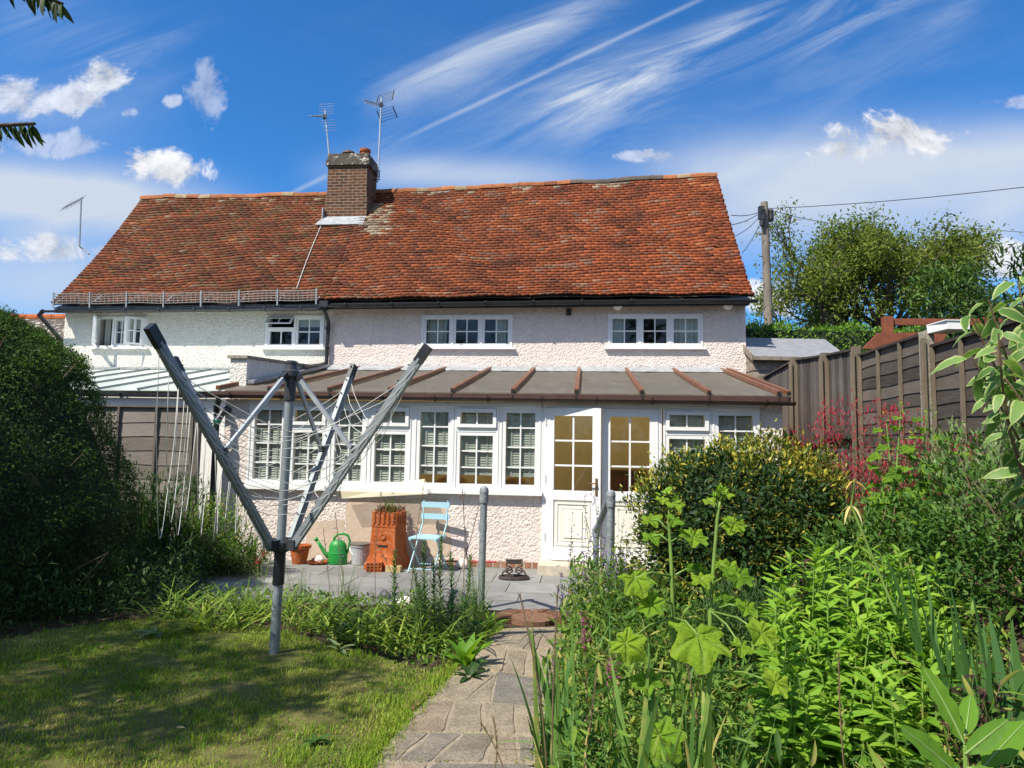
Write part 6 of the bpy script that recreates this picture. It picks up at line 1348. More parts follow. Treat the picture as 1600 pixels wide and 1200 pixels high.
# dark border in front of the yew and along the left fence
def ground_fill(name, poly, n, tpl, size, mat, seed, h=(.02, .2), vr=(.1, .8), up=.5):
    rg = np.random.default_rng(seed); B = poly_pts(poly, n, rg); zz = np.array([ground_h(x, y) for x, y in B]); hh = rg.random(n) ** 1.5 * (h[1] - h[0]) + h[0]
    lum = .5 + .5 * np.sin(B[:, 0] * 4.1 + 1.7 * np.sin(B[:, 1] * 3.3)) * np.sin(B[:, 1] * 4.7 + B[:, 0]); hh = hh * (.4 + .9 * lum)
    P = np.c_[B, zz + hh]; d = norm(rg.normal(size=(n, 3)) + np.array([0, 0, up])); nr = norm(rg.normal(size=(n, 3)) * .6 + np.array([0, 0, 1]))
    return tag(leaves(name, None, mat, tpl, P, d, nr, size * rg.uniform(.6, 1.3, n), rg.uniform(vr[0], vr[1], n)), kind='stuff')
pl = [tuple(G(*p)[:2]) for p in [(-160, 985), (0, 1000), (150, 978), (290, 962), (330, 905), (350, 880)]] + [(-4.3, 9.4), (-5.6, 9.5), (-5.5, 7.2)]
ground_fill('undergrowth', pl, 9000, OVAL, .05, 'leaf_dark', 41, (.02, .5), (.0, .8))
ground_fill('undergrowth', pl, 7000, NARROW, .075, 'leaf_dark', 42, (.02, .6), (.0, .9), up=1.2)
specs = [((215, 905), 1.0, (.4, .35, .42), 'dusky low shrub at the foot of the yew, beside the lawn', 'leaf_dark', NARROW, .06, 51), ((310, 878), .8, (.5, .4, .45), 'grey-green feathery shrub between the yew and the dryer pole', 'leaf_silver', NARROW, .05, 52), ((255, 850), 1.3, (.6, .45, .72), 'dense dark border shrub against the foot of the grey fence', 'leaf_dark', LANCE, .08, 53), ((350, 850), .9, (.5, .4, .58), 'bushy yellow-green border shrub in front of the pink end wall', 'leaf_mixed', OVAL, .05, 54), ((60, 960), .5, (.6, .3, .3), 'low twiggy shrub in deep shade at the left edge', 'leaf_dark', NARROW, .05, 55), ((140, 920), .9, (.5, .4, .5), 'shaded twiggy shrub hugging the front of the yew', 'leaf_dark', NARROW, .06, 56), ((390, 880), .5, (.3, .25, .28), 'low silvery mound beside the hub of the clothes dryer', 'leaf_silver', NARROW, .05, 57)]
for (px, py), hh, r, lab, mt, tp, sz, sd_ in specs:
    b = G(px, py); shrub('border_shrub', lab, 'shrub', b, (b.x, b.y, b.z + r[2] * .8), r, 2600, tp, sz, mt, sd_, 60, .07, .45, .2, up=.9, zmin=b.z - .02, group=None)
for (px, py), n, L, lab, sd_ in [((285, 838), 90, (.8, 1.35), 'tall dark sword-leaved clump by the left fence posts', 61), ((232, 830), 70, (.8, 1.35), 'tall dark sword-leaved clump nearest the yew by the fence', 62), ((330, 845), 50, (.6, 1.0), 'shorter sword-leaved clump below the green spotlight', 63)]:
    blade_clump('crocosmia', lab, 'plant', G(px, py), n, L, (.018, .032), 'leaf_mid', sd_, .22, (.02, .35), (.1, .6), .1, vr=(.0, .7))
blade_clump('agapanthus', 'broad glossy strap-leaved clump behind the dryer pole, against the pink wall', 'plant', Vector((-3.55, 9.35, -.2)), 80, (.55, .9), (.035, .06), 'leaf_mid', 64, .28, (.05, .7), (.4, 1.3), .15, vr=(.2, .9))
# strap-leaf clumps flopping over the lawn edge
strap = [((285, 968), 60, 'flopped strap-leaved clump left of the dryer pole, farthest left on the lawn edge'), ((350, 985), 75, 'thick flopped strap-leaved clump close left of the dryer pole'), ((405, 968), 60, 'strap-leaved clump touching the left side of the dryer pole'), ((500, 985), 80, 'strap-leaved clump close right of the dryer pole'), ((560, 1005), 80, 'strap-leaved clump flopping over the lawn edge right of the pole'), ((610, 985), 70, 'strap-leaved clump left of the tall lily stems'), ((640, 1020), 60, 'bright strap-leaved clump at the lawn edge below the lily stems'), ((700, 1010), 50, 'strap-leaved clump between the lily stems and the path'), ((300, 925), 45, 'upright yellowish strap-leaved clump behind the flopped leaves')]
for i, ((px, py), n, lab) in enumerate(strap):
    blade_clump('daylily_clump', lab, 'plant', G(px, py), n, (.25, .52), (.014, .026), 'leaf_strap', 70 + i, .20, (.4, 1.0), (.5, 1.1), .15, vr=(.1, .95), ell=(1.4, .8), group='strap-leaved clumps along the lawn edge')
ground_fill('undergrowth', [tuple(G(*p)[:2]) for p in [(300, 955), (430, 980), (560, 1020), (690, 1055), (745, 1010), (775, 985), (760, 945), (600, 930), (440, 915), (330, 925)]], 5200, OVAL, .045, 'leaf_mixed', 81, (.01, .16), (.1, .85))
# lily stems
lil = [((668, 1000), (662, 848), 0), ((690, 1000), (690, 838), 1), ((706, 1002), (704, 865), 2), ((652, 1000), (646, 890), 3), ((622, 1005), (617, 862), 4), ((680, 1010), (677, 880), 5), ((735, 1010), (741, 925), 6), ((722, 1015), (724, 940), 7), ((716, 985), (735, 870), 8), ((660, 1015), (655, 915), 9)]
labs = ['lily stem with whorled leaves, tallest but one in the cluster right of the chimney pot', 'tallest lily stem, rising in front of the blue chair', 'lily stem just right of the tallest one, before the blue chair leg', 'shorter lily stem at the left of the dense cluster', 'isolated dark lily stem in front of the chimney pot', 'lily stem in the middle of the dense cluster', 'short bushy lily stem left of the handrail post', 'smallest lily stem, low beside the handrail', 'yellowing lily stem leaning right towards the handrail', 'low leafy lily stem at the front of the cluster']
for (a, b, s_), lab in zip(lil, labs):
    rg = np.random.default_rng(90 + s_); A_ = G(*a); B_ = at_y(b[0], b[1], A_.y); t_ = thing('lily_stem', A_, lab, 'plant', 'lily stems in the left bed'); m = MB(); acc = []; pts = stem_pts(A_, B_, rg.uniform(-.03, .03), 8)
    leafy_stem(m, pts, .007, rg, int(190 * (B_ - A_).length / .9) + 45, .05, 1.0, lambda t: .105 - .055 * t, lambda t: 1.25 - .75 * t, acc, (.2, .8)); m.build('stem', M['stem_green'], t_); put(acc, 'leaves', t_, 'leaf_lily', LILY)
# pale dead flower stalks in the bed
rg = np.random.default_rng(99); 
tw = [((520, 930), (505, 825), 'dry wiry stalk with seed heads rising beside the watering can', 0), ((545, 935), (524, 800), 'tall wiry purple-brown stalk left of the watering can', 1), ((720, 960), (722, 760), 'thin dry stalk crossing the pink wall right of the blue chair', 2), ((700, 950), (752, 775), 'long leaning dry stalk between the blue chair and the handrail', 3), ((640, 940), (668, 725), 'very tall thin dry stalk in front of the blue chair', 4), ((588, 940), (596, 770), 'dry seed stalk crossing the terracotta chimney pot', 5), ((640, 930), (590, 850), 'pale grassy stalk leaning left near the chimney pot', 6)]
for a, b, lab, i in tw:
    A_ = G(*a); B_ = at_y(b[0], b[1], A_.y + .1); t_ = thing('seed_stalk', A_, lab, 'plant', 'dry stalks in the left bed'); m = MB(); pts = stem_pts(A_, B_, rg.uniform(-.04, .04), 8); m.tube(pts, .0035, 5); acc = []
    for k_ in range(26):
        q = along(pts, .35 + .65 * rg.random()); d = rg.normal(size=3) + np.array([0, 0, .9]); acc.append((tuple(q), d, rg.normal(size=3), rg.uniform(.02, .045), rg.random()))
    m.build('stem', M['stem_brown'], t_); put(acc, 'seed_sprays', t_, 'flower_purple' if i == 1 else 'seed_grey', LANCE)
for i, ((px, py), lab) in enumerate([((655, 940), 'fine upright grassy tuft behind the strap leaves near the lily stems'), ((540, 935), 'fine grassy tuft on the patio edge below the watering can'), ((470, 930), 'wispy grass tuft beside the boulder near the dryer pole'), ((735, 965), 'sparse wiry grass tuft at the foot of the handrail')]):
    blade_clump('grass_tuft', lab, 'grass tuft', G(px, py), 55, (.25, .6), (.003, .006), 'leaf_iris', 110 + i, .12, (.0, .45), (.0, .5), 0, vr=(.3, .95), segs=5)
# foxglove-like rosettes and path edge plants
def rosette(name, label, base, n, L, mat, tpl, seed, ang=(.5, 1.25), vr=(.2, .8), cat='plant', group=None):
    rg = np.random.default_rng(seed); t_ = thing(name, base, label, cat, group); acc = []
    for i in range(n):
        a = i * 2.4 + rg.normal() * .3; an = rg.uniform(*ang); d = (math.cos(a) * math.sin(an), math.sin(a) * math.sin(an), math.cos(an)); acc.append((tuple(base + Vector((0, 0, .01))), d, (-math.cos(a) * math.cos(an), -math.sin(a) * math.cos(an), math.sin(an)), rg.uniform(*L), rg.uniform(*vr)))
    put(acc, 'leaves', t_, mat, tpl); return t_
BIG = leaf_tpl(.42, 9, .3, .35, .5, wav=.012)
rosette('foxglove', 'broad-leaved rosette at the path edge in front of the lily stems', G(728, 1045), 16, (.16, .28), 'leaf_lime', BIG, 121, (.2, 1.1))
rosette('sage', 'blue-green broad leaves sprawling onto the path from the bed corner', G(735, 1062), 12, (.10, .18), 'leaf_dark', BIG, 122, (.5, 1.3))
rosette('primrose', 'pale green rosette low beside the handrail foot', G(765, 985), 18, (.10, .2), 'leaf_lime', BIG, 123, (.3, 1.2))
rosette('weed', 'small broad-leaved weed on the sunny lawn near the path', G(490, 1168, .02), 8, (.07, .11), 'leaf_mid', BIG, 124, (.9, 1.4))
rosette('weed', 'grey-leaved weed lying flat on the shaded lawn left of the dryer pole', G(240, 997, .02), 7, (.10, .2), 'leaf_silver', BIG, 125, (1.1, 1.45))
rosette('weed', 'grey-green weed at the lawn edge below the strap leaves', G(530, 1022, .02), 9, (.08, .14), 'leaf_silver', BIG, 126, (.6, 1.3))
rosette('heuchera', 'red-brown leafed plant on the patio edge behind the strap leaves', G(548, 925, .05), 22, (.06, .13), 'leaf_purple', OVAL, 127, (.3, 1.3))
rosette('weed', 'bright leafy weed in a patch of light at the left edge of the lawn', G(45, 962), 26, (.08, .16), 'leaf_mid', BROAD, 128, (.2, 1.2))
for (px, py), r, lab, s_ in [((392, 920), (.13, .1, .11), 'grey boulder left of the dryer pole at the patio edge', 1), ((462, 925), (.22, .14, .14), 'dark grey boulder just right of the dryer pole', 2), ((585, 920), (.20, .12, .10), 'flat brown boulder behind the strap leaves on the patio edge', 3), ((712, 955), (.17, .12, .13), 'grey boulder left of the handrail foot', 4), ((632, 928), (.1, .08, .08), 'small pale boulder near the lily stems on the patio edge', 5)]:
    rock('boulder', G(px, py, .06), r, M['boulder'] if s_ != 5 else M['stone_white'], lab, 'rock', 20 + s_)
# dark red flowers beside the hub
t_ = thing('sweet_william', G(398, 925), 'dark red flower heads left of the black dryer sleeve', 'flower'); rg = np.random.default_rng(131); m = MB(); acc = []
for (px, py) in [(411, 866), (402, 880), (425, 858)]:
    T_ = at_y(px, py, G(398, 925).y); m.tube(stem_pts(G(398, 925), T_, .02), .004, 5)
    for k_ in range(30): q = np.array(T_) + rg.normal(size=3) * .022; acc.append((q, rg.normal(size=3) + np.array([0, 0, .6]), rg.normal(size=3), .03, rg.random()))
m.build('stem', M['stem_green'], t_); put(acc, 'blossoms', t_, 'flower_darkred', OVAL)
# plants growing in the chimney pot
b = onp(606, 884) + Z * .72; t_ = thing('houseleek', b, 'brown succulents and thin green shoots growing out of the terracotta chimney pot', 'plant'); rg = np.random.default_rng(133); n = 420
P = np.array(b) + np.c_[rg.uniform(-.17, .2, n), rg.uniform(-.17, .17, n), rg.uniform(-.02, .09, n)]; P[:60, 2] -= rg.uniform(.05, .3, 60); P[:60, 0] = b.x + rg.uniform(.02, .16, 60); P[:60, 1] = b.y - .2
leaves('foliage', t_, 'succulent_brown', OVAL, P, norm(rg.normal(size=(n, 3)) + np.array([0, 0, .6])), rg.normal(size=(n, 3)) + np.array([0, -.3, 1]), .05 * rg.uniform(.6, 1.3, n), rg.random(n))
blade_clump('', '', '', b, 40, (.12, .34), (.005, .009), 'leaf_mid', 134, .1, (.1, .9), (.0, .6), 0, parent=t_, part='shoots')
m = MB(); acc = []
for px, py in [(594, 773), (613, 768)]:
    T_ = at_y(px, py, b.y); pts = stem_pts(b, T_, .015); leafy_stem(m, pts, .006, rg, 40, .1, 1, .04, .9, acc)
m.build('stem', M['stem_green'], t_); put(acc, 'leaves', t_, 'leaf_mid', NARROW)
# ------------------------------------------------------------------ right bed
RB = [(.16, 2.0), (.12, 3.6), (.26, 5.0), (.48, 6.3), (.66, 7.0), (1.0, 8.2), (1.3, 9.6), (3.4, 9.6), (4.3, 8.5), (4.1, 5.4), (4.2, 2.0)]
ground_fill('undergrowth', [p for p in RB], 16000, OVAL, .055, 'leaf_mixed', 141, (.02, .32), (.0, .95))
ground_fill('undergrowth', [(.24, 2.2), (.20, 3.6), (.36, 5.0), (.58, 6.3), (1.3, 7.2), (2.4, 6.0), (2.6, 3.0), (2.0, 2.0)], 15000, LANCE, .085, 'leaf_mixed', 142, (.05, .6), (.1, .97))
ground_fill('undergrowth', [(.24, 2.2), (.2, 3.6), (.5, 5.0), (.7, 6.3), (1.3, 7.0), (2.4, 5.0), (2.6, 3.0), (2.0, 2.0)], 2600, leaf_tpl(.05, 5, .1, .6, .4), .26, 'leaf_iris', 143, (.0, .3), (.3, 1.0), up=1.4)
b = gp(1.95, 6.0)
eu = shrub('euonymus', 'rounded golden variegated evergreen shrub in front of the right-hand conservatory window', 'shrub', b, (1.95, 5.95, .86), (.86, .75, .70), 30000, OVAL, .05, 'leaf_euonymus', 151, 520, .055, .84, .12, up=.7, zmin=.12, twigs=40, vlo=.05, vhi=.8, topv=.22)
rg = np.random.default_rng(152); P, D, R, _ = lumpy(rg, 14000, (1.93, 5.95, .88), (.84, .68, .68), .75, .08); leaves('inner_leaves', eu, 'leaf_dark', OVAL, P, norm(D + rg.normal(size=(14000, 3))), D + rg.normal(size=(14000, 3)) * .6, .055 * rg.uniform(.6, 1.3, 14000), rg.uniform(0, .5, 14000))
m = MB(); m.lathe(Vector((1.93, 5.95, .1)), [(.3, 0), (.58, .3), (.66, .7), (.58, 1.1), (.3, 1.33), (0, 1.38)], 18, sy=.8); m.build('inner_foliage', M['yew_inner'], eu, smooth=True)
# fuchsia
b = gp(3.4, 6.6); fu = shrub('fuchsia', 'red-flowered fuchsia bush in front of the dark fence panels', 'shrub', b, (3.45, 6.6, b.z + .42), (.7, .45, .52), 4200, OVAL, .04, 'leaf_dark', 155, 120, .1, .5, .2, up=.3, zmin=b.z, twigs=30)
rg = np.random.default_rng(156); P, D, cv, _ = clumped(rg, 6000, (3.40, 6.45, b.z + .40), (.78, .5, .54), 170, .07, .7, .22); kp = P[:, 2] > b.z + .1; P = P[kp]; n = len(P)
leaves('blossoms', fu, 'flower_red', LANCE, P, norm(rg.normal(size=(n, 3)) * .35 + np.array([0, 0, -1])), rg.normal(size=(n, 3)), .045 * rg.uniform(.6, 1.2, n), rg.random(n))
# palmate-leaved mallows
PALM = palm_tpl(5, .30, .22, ph=.7, edge=.25); PALM7 = palm_tpl(7, .26, .10, ph=2.1, edge=.5); PALMB = palm_tpl(7, .22, .24, ph=4.4, edge=.1)
def leaf_at(acc, px, py, Y, size, tiltx=0.0, tilty=-.5, var=.5, roll=0.0):
    p = at_y(px, py, Y); nr = Vector((tiltx, tilty, 1)).normalized(); d = Vector((math.sin(roll), -math.cos(roll) * .7, -.4)); acc.append((tuple(p), tuple(d), tuple(nr), size, var)); return p
def hollyhock(label, stem_px, Y, leafs, tops, seed):
    base = at_y(*stem_px[0], Y); base = gp(base.x, base.y); pts = [base] + [at_y(*p, Y) for p in stem_px[1:]]
    t_ = thing('hollyhock', base, label, 'plant'); rg = np.random.default_rng(seed); m = MB(); full = []
    for i in range(len(pts) - 1): full += [pts[i].lerp(pts[i + 1], k_ / 4) for k_ in range(4)]
    full.append(pts[-1]); m.tube(full, [.010 - .005 * i / len(full) for i in range(len(full))], 9); acc = []; pm = MB()
    for (px, py, dy, sz, tx, ty, v, ro) in leafs:
        p = leaf_at(acc, px, py, Y + dy, sz, tx, ty, v, ro); q = min(full, key=lambda s: abs(s.z - (p.z - .03)) + .2 * (s - p).length); pm.tube([q, q.lerp(p, .55) + Z * .02, p], [.005, .004, .0032], 6)
    m.build('stem', M['stem_green'], t_, smooth=True); pm.build('leaf_stalk', M['stem_green'], t_, smooth=True); put([a for a in acc if a[3] < .11], 'leaves', t_, 'leaf_mallow', PALM); put([a for a in acc if .11 <= a[3] < .155] or acc[:1], 'middle_leaves', t_, 'leaf_mallow', PALMB); put([a for a in acc if a[3] >= .155] or acc[:1], 'large_leaves', t_, 'leaf_mallow', PALM7)
    acc = []
    for px, py, sz in tops:
        c = np.array(at_y(px, py, Y))
        for k_ in range(7): acc.append((c + rg.normal(size=3) * sz * .18, rg.normal(size=3) + np.array([0, 0, .8]), rg.normal(size=3) + np.array([0, -.8, .8]), sz * rg.uniform(.5, .9), rg.uniform(.6, 1)))
    put(acc, 'buds', t_, 'leaf_lime', BROAD)
    return t_
hollyhock('tall hollyhock with a single pale stem and large lobed leaves, nearer the white doors', [(1052, 1060), (1052, 965), (1049, 880), (1045, 815), (1046, 786)], 3.0,
    [(1017, 812, .05, .10, -.2, -.9, .7, .3), (1033, 780, 0, .065, 0, -.6, .9, 0), (1054, 790, -.03, .09, .3, -.8, .8, .4), (1053, 812, -.06, .085, .2, -.9, .5, -.3), (1018, 839, .03, .10, -.3, -.2, .5, .3), (1083, 840, -.05, .15, .2, -.7, .7, -.2), (992, 903, -.1, .17, -.1, -.45, .75, .3), (1090, 893, .06, .15, .3, -.3, .15, 0), (1017, 945, -.12, .13, -.4, -.8, .6, 0.6), (978, 1005, -.35, .16, -.5, -.9, .8, .9), (1090, 992, -.22, .285, .1, -1.1, .75, 0.0), (1010, 1065, -.3, .14, -.1, -.5, .5, 0), (1030, 1150, -.35, .2, -.3, -1.4, .6, .5)], [(1040, 772, .05), (1052, 782, .04)], 161)
hollyhock('second tall hollyhock with a bare upper stem and bud cluster, nearer the golden shrub', [(1100, 1060), (1110, 955), (1116, 870), (1121, 810), (1125, 784)], 2.9,
    [(1148, 818, .0, .115, .4, -.3, .8, -.4), (1136, 772, -.02, .06, .2, -.6, .9, 0), (1108, 783, 0, .06, -.4, -.5, .9, .5), (1137, 888, -.02, .13, .3, -.5, .75, -.3), (1153, 902, -.06, .15, .2, -.5, .3, -.3), (1096, 906, -.04, .10, -.3, -.4, .8, .3), (1190, 990, -.25, .15, .5, -.9, .8, -.6), (1212, 1067, -.4, .13, .6, -.8, .95, -.5), (1130, 938, .1, .12, 0, -.3, .2, 0), (1165, 950, -.1, .11, .4, -.6, .6, -.4), (1158, 1010, -.2, .10, .3, -.5, .7, -.2)], [(1128, 770, .06), (1120, 776, .04)], 162)
# tree mallow against the fence
b = gp(2.75, 5.2); tm = thing('tree_mallow', b, 'pale green palmate-leaved mallow with bud spires in front of the fuchsia', 'plant'); rg = np.random.default_rng(165); m = MB(); acc = []; bud = []
for (px, py), dy in [((1408, 640), 0), ((1385, 660), .1), ((1448, 642), -.1), ((1490, 670), .1), ((1370, 720), .2), ((1430, 690), -.15), ((1470, 720), 0), ((1400, 740), -.1)]:
    T_ = at_y(px, py, 5.2 + dy); pts = stem_pts(b, T_, rg.uniform(-.08, .08)); m.tube(pts, [.011 - .007 * i / 8 for i in range(9)], 7); nL = 13
    for k_ in range(nL):
        t = .3 + .7 * k_ / nL; q = along(pts, t); a = k_ * 2.4 + rg.normal() * .3; s_ = .10 + .15 * (1 - t); p = q + Vector((math.cos(a), math.sin(a) - .3, .1)) * s_ * .9; m.tube([q, p], .0028, 4); acc.append((tuple(p), (math.cos(a), math.sin(a), -.3), (math.cos(a) * .4, -.6, 1), s_ * rg.uniform(.8, 1.25), rg.uniform(.1, .7)))
    for k_ in range(14): bud.append((np.array(T_) + rg.normal(size=3) * np.array([.02, .02, .05]), rg.normal(size=3) + np.array([0, 0, 1]), rg.normal(size=3), .028, rg.uniform(.4, 1)))
m.build('stem', M['stem_green'], tm); put(acc, 'leaves', tm, 'leaf_mallow', PALM); put(bud, 'buds', tm, 'leaf_lime', OVAL)
# silver-green shrub at the right
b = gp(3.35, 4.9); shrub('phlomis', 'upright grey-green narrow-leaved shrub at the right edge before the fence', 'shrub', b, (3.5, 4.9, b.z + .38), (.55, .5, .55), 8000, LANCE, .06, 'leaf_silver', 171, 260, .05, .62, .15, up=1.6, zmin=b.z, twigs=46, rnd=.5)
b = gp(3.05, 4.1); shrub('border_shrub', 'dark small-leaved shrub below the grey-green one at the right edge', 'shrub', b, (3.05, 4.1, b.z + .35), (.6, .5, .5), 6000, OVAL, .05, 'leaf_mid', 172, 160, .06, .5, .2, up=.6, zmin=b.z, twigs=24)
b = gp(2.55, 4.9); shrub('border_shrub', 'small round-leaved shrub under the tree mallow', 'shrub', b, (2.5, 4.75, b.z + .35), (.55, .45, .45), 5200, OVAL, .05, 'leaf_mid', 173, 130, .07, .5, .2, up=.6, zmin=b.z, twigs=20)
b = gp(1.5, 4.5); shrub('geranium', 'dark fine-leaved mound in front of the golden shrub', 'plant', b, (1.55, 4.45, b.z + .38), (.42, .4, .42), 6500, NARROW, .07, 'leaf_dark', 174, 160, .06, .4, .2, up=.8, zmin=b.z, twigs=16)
# lime loosestrife
b = gp(1.85, 3.75); lo = thing('loosestrife', b, 'bright lime-green leafy loosestrife filling the middle of the right bed', 'plant'); rg = np.random.default_rng(175); m = MB(); acc = []
for i in range(120):
    px = rg.uniform(1205, 1475); py = 838 + rg.random() ** .8 * 250 + abs(px - 1330) * .15; Y = 3.95 - (py - 838) / 260 * .95 + rg.uniform(-.12, .12); T_ = at_y(px, py, Y); x0 = T_.x + rg.uniform(-.1, .1); A_ = gp(x0, Y + rg.uniform(-.05, .1)); 
    if T_.z < A_.z + .12: continue
    pts = stem_pts(A_, T_, rg.uniform(-.03, .03)); m.tube(pts, .004, 5); nl = int(8 + 26 * min(1, (T_.z - A_.z)))
    for k_ in range(nl):
        t = .25 + .75 * k_ / (nl - 1); q = along(pts, t); a = (k_ // 2) * 1.57 + (k_ % 2) * PI + i; an = 1.28 - .5 * max(0, t - .8) * 5; s_ = .135 * (1 - .40 * max(0, t - .7) / .3) * rg.uniform(.75, 1.2)
        acc.append((tuple(q), (math.cos(a) * math.sin(an), math.sin(a) * math.sin(an), math.cos(an) - .05), (rg.normal() * .25, rg.normal() * .25 - .2, 1), s_, np.clip(rg.uniform(.15, .7) + .3 * t, 0, 1)))
m.build('stem', M['stem_green'], lo); put(acc, 'leaves', lo, 'leaf_lime', leaf_tpl(.40, 5, .3, .18, .45))
# acanthus spike
A_ = gp(*at_y(1250, 1000, 3.7)[:2]); T_ = at_y(1256, 880, 3.7); ac = thing('acanthus', A_, 'single purple-brown acanthus flower spike among the lime leaves', 'plant'); m = MB(); acc = []; rg = np.random.default_rng(177); leafy_stem(m, stem_pts(A_, T_, 0), .008, rg, 80, .55, 1, .05, 1.0, acc, (.2, 1)); m.build('stem', M['stem_green'], ac); put(acc, 'blossoms', ac, 'leaf_purple', OVAL)
# purple-leaved plant
b = gp(*at_y(1520, 1160, 2.75)[:2]); lp = thing('purple_loosestrife', b, 'dark purple-leaved plant between the two right-hand iris clumps', 'plant'); m = MB(); acc = []; rg = np.random.default_rng(178)
for px, py in [(1520, 1050), (1545, 1030), (1565, 1062), (1590, 1085), (1500, 1075), (1550, 1100), (1480, 1090), (1535, 1075)]: leafy_stem(m, stem_pts(b, at_y(px, py, 2.7 + rg.uniform(-.1, .1)), rg.uniform(-.04, .04)), .004, rg, 26, .3, 1, .065, 1.3, acc, (.1, .9))
m.build('stem', M['stem_brown'], lp); put(acc, 'leaves', lp, 'leaf_purple', LANCE)
# irises
def iris(label, px, py, Y, n, L, w, seed, az=None, lean=(.0, .22), bend=(-.05, .35), vr=(.1, .8), spread=.10, flower=None):
    p = at_y(px, py, Y); t_ = blade_clump('iris_clump', label, 'plant', gp(p.x, p.y), n, L, w, 'leaf_iris', seed, spread, lean, bend, .06, az, vr, 'sword-leaved iris clumps in the right bed', segs=8, twist=None); return t_
iris('upright iris clump at the path edge, nearest the path', 868, 1200, 3.25, 26, (.4, .9), (.02, .034), 181, az=(1.9, .8), vr=(.2, .9))
iris('yellowing iris clump at the bottom centre of the bed', 1035, 1200, 2.65, 46, (.45, .9), (.026, .042), 182, vr=(.35, .99), spread=.16, lean=(0, .35))
iris('second iris clump with dying tips, right of the big lobed leaf', 1120, 1200, 2.7, 34, (.4, .85), (.022, .036), 183, vr=(.3, 1), spread=.14, lean=(0, .45))
ir = iris('tall leaning iris clump with a faded cream flower, right of the lime leaves', 1475, 1100, 3.3, 13, (.75, 1.15), (.03, .045), 184, az=(2.9, .5), vr=(.05, .5), lean=(.05, .30), bend=(.0, .25))
iris('broad dark blue-green iris clump at the right edge', 1560, 1130, 2.75, 13, (.65, 1.0), (.04, .06), 185, vr=(.0, .45), lean=(.0, .3), bend=(.0, .2))
iris('slender upright iris clump just left of the broad dark one', 1500, 1080, 3.1, 10, (.65, 1.0), (.028, .04), 186, vr=(.2, .65), lean=(0, .15), bend=(0, .15))
m = MB(); acc = []; rg = np.random.default_rng(187); c = at_y(1330, 790, 3.35); pb_ = at_y(1400, 960, 3.3); m.tube(stem_pts(pb_, c, .0), .006, 6); m.tube([c, at_y(1334, 752, 3.35)], .005, 6); m.build('flower_stem', M['stem_green'], ir)
for k_ in range(5): a = k_ * 1.26; acc.append((tuple(c), (math.cos(a), math.sin(a), -.25), (0, 0, 1), .085, rg.random()))
for k_ in range(4): a = k_ * 1.6 + .5; acc.append((tuple(at_y(1334, 752, 3.35)), (math.cos(a), math.sin(a), .1), (0, 0, 1), .06, 0))
put(acc, 'blossoms', ir, 'flower_cream', leaf_tpl(.22, 5, .3, .8, .5))
# big-leaved weed bottom right
b = gp(*at_y(1508, 1230, 2.1)[:2]); we = thing('evening_primrose', b, 'big pale-veined broad-leaved plant in the bottom right corner', 'plant'); acc = []; T_ = b + Vector((0, 0, .05)); c0 = at_y(1508, 1165, 2.1); m = MB(); m.tube([b, b.lerp(c0, .6), c0], [.012, .010, .006], 8); m.build('stem', M['stem_green'], we)
for (px, py, dy), v, nrm_, (qx, qy) in [((1452, 1042, .06), .75, (.35, -1, .35), (1506, 1162)), ((1420, 1136, -.05), .55, (.25, -.9, .7), (1500, 1215)), ((1518, 1082, .12), .7, (-.5, -.9, .2), (1508, 1150)), ((1576, 1124, -.02), .25, (-.1, -.9, .7), (1508, 1178)), ((1604, 1122, .10), .75, (-.3, -.8, .8), (1535, 1200)), ((1580, 1215, -.12), .45, (-.1, -.8, .9), (1512, 1200)), ((1490, 1092, .10), .85, (.6, -.9, .2), (1506, 1150)), ((1470, 1230, -.1), .6, (.1, -.8, .9), (1505, 1205))]:
    e = at_y(px, py, 2.1 + dy); q0 = at_y(qx, qy, 2.1 + dy * .3); d = e - q0; acc.append((tuple(q0), tuple(d), nrm_, d.length * 1.03, v))
put([(a[0], a[1], a[2], a[3], a[4] * .42) for a in acc], 'leaves', we, 'leaf_lime', leaf_tpl(.50, 12, .15, .12, .58, wav=.03))
m = MB()
for p, d, nr, s_, v in acc: q = Vector(p); dd = Vector(d).normalized(); z_ = Vector(nr); z_ = (z_ - dd * z_.dot(dd)).normalized(); m.tube([q + dd * s_ * t - z_ * .12 * s_ * t * t + z_ * .002 for t in (0, .25, .5, .75, .97)], [.003, .0025, .002, .0015, .001], 5)
m.build('midrib', simple('midrib', (.22, .32, .10), .5), we)
# linaria, purple spires by the handrail
b = gp(.88, 6.2); li = thing('linaria', b, 'wispy purple toadflax spires around the right handrail post', 'plant'); m = MB(); acc = []; fl = []; rg = np.random.default_rng(191)
spires = [(890, 850), (898, 806), (912, 775), (925, 765), (932, 790), (940, 830), (905, 840), (918, 812), (960, 820), (975, 815), (985, 845), (948, 850), (930, 850), (893, 880), (970, 850), (1000, 838), (915, 860), (990, 870), (960, 870), (880, 890)]
for px, py in spires:
    Y = 6.1 + rg.uniform(-.35, .35); T_ = at_y(px + rg.uniform(-4, 4), py, Y); A_ = gp(.84 + (T_.x - .9) * .5 + rg.normal() * .05, Y); pts = stem_pts(A_, T_, rg.uniform(-.05, .05)); leafy_stem(m, pts, .0035, rg, 46, .1, .8, .045, .7, acc, (.1, .9))
    for k_ in range(34): t = .55 + .38 * k_ / 26; q = along(pts, t); fl.append((np.array(q) + rg.normal(size=3) * .010, rg.normal(size=3) + np.array([0, 0, .3]), rg.normal(size=3), .036 * (1.3 - .6 * t), rg.random()))
m.build('stem', M['stem_green'], li); put(acc, 'leaves', li, 'leaf_silver', NARROW); put(fl, 'blossoms', li, 'flower_purple', OVAL)
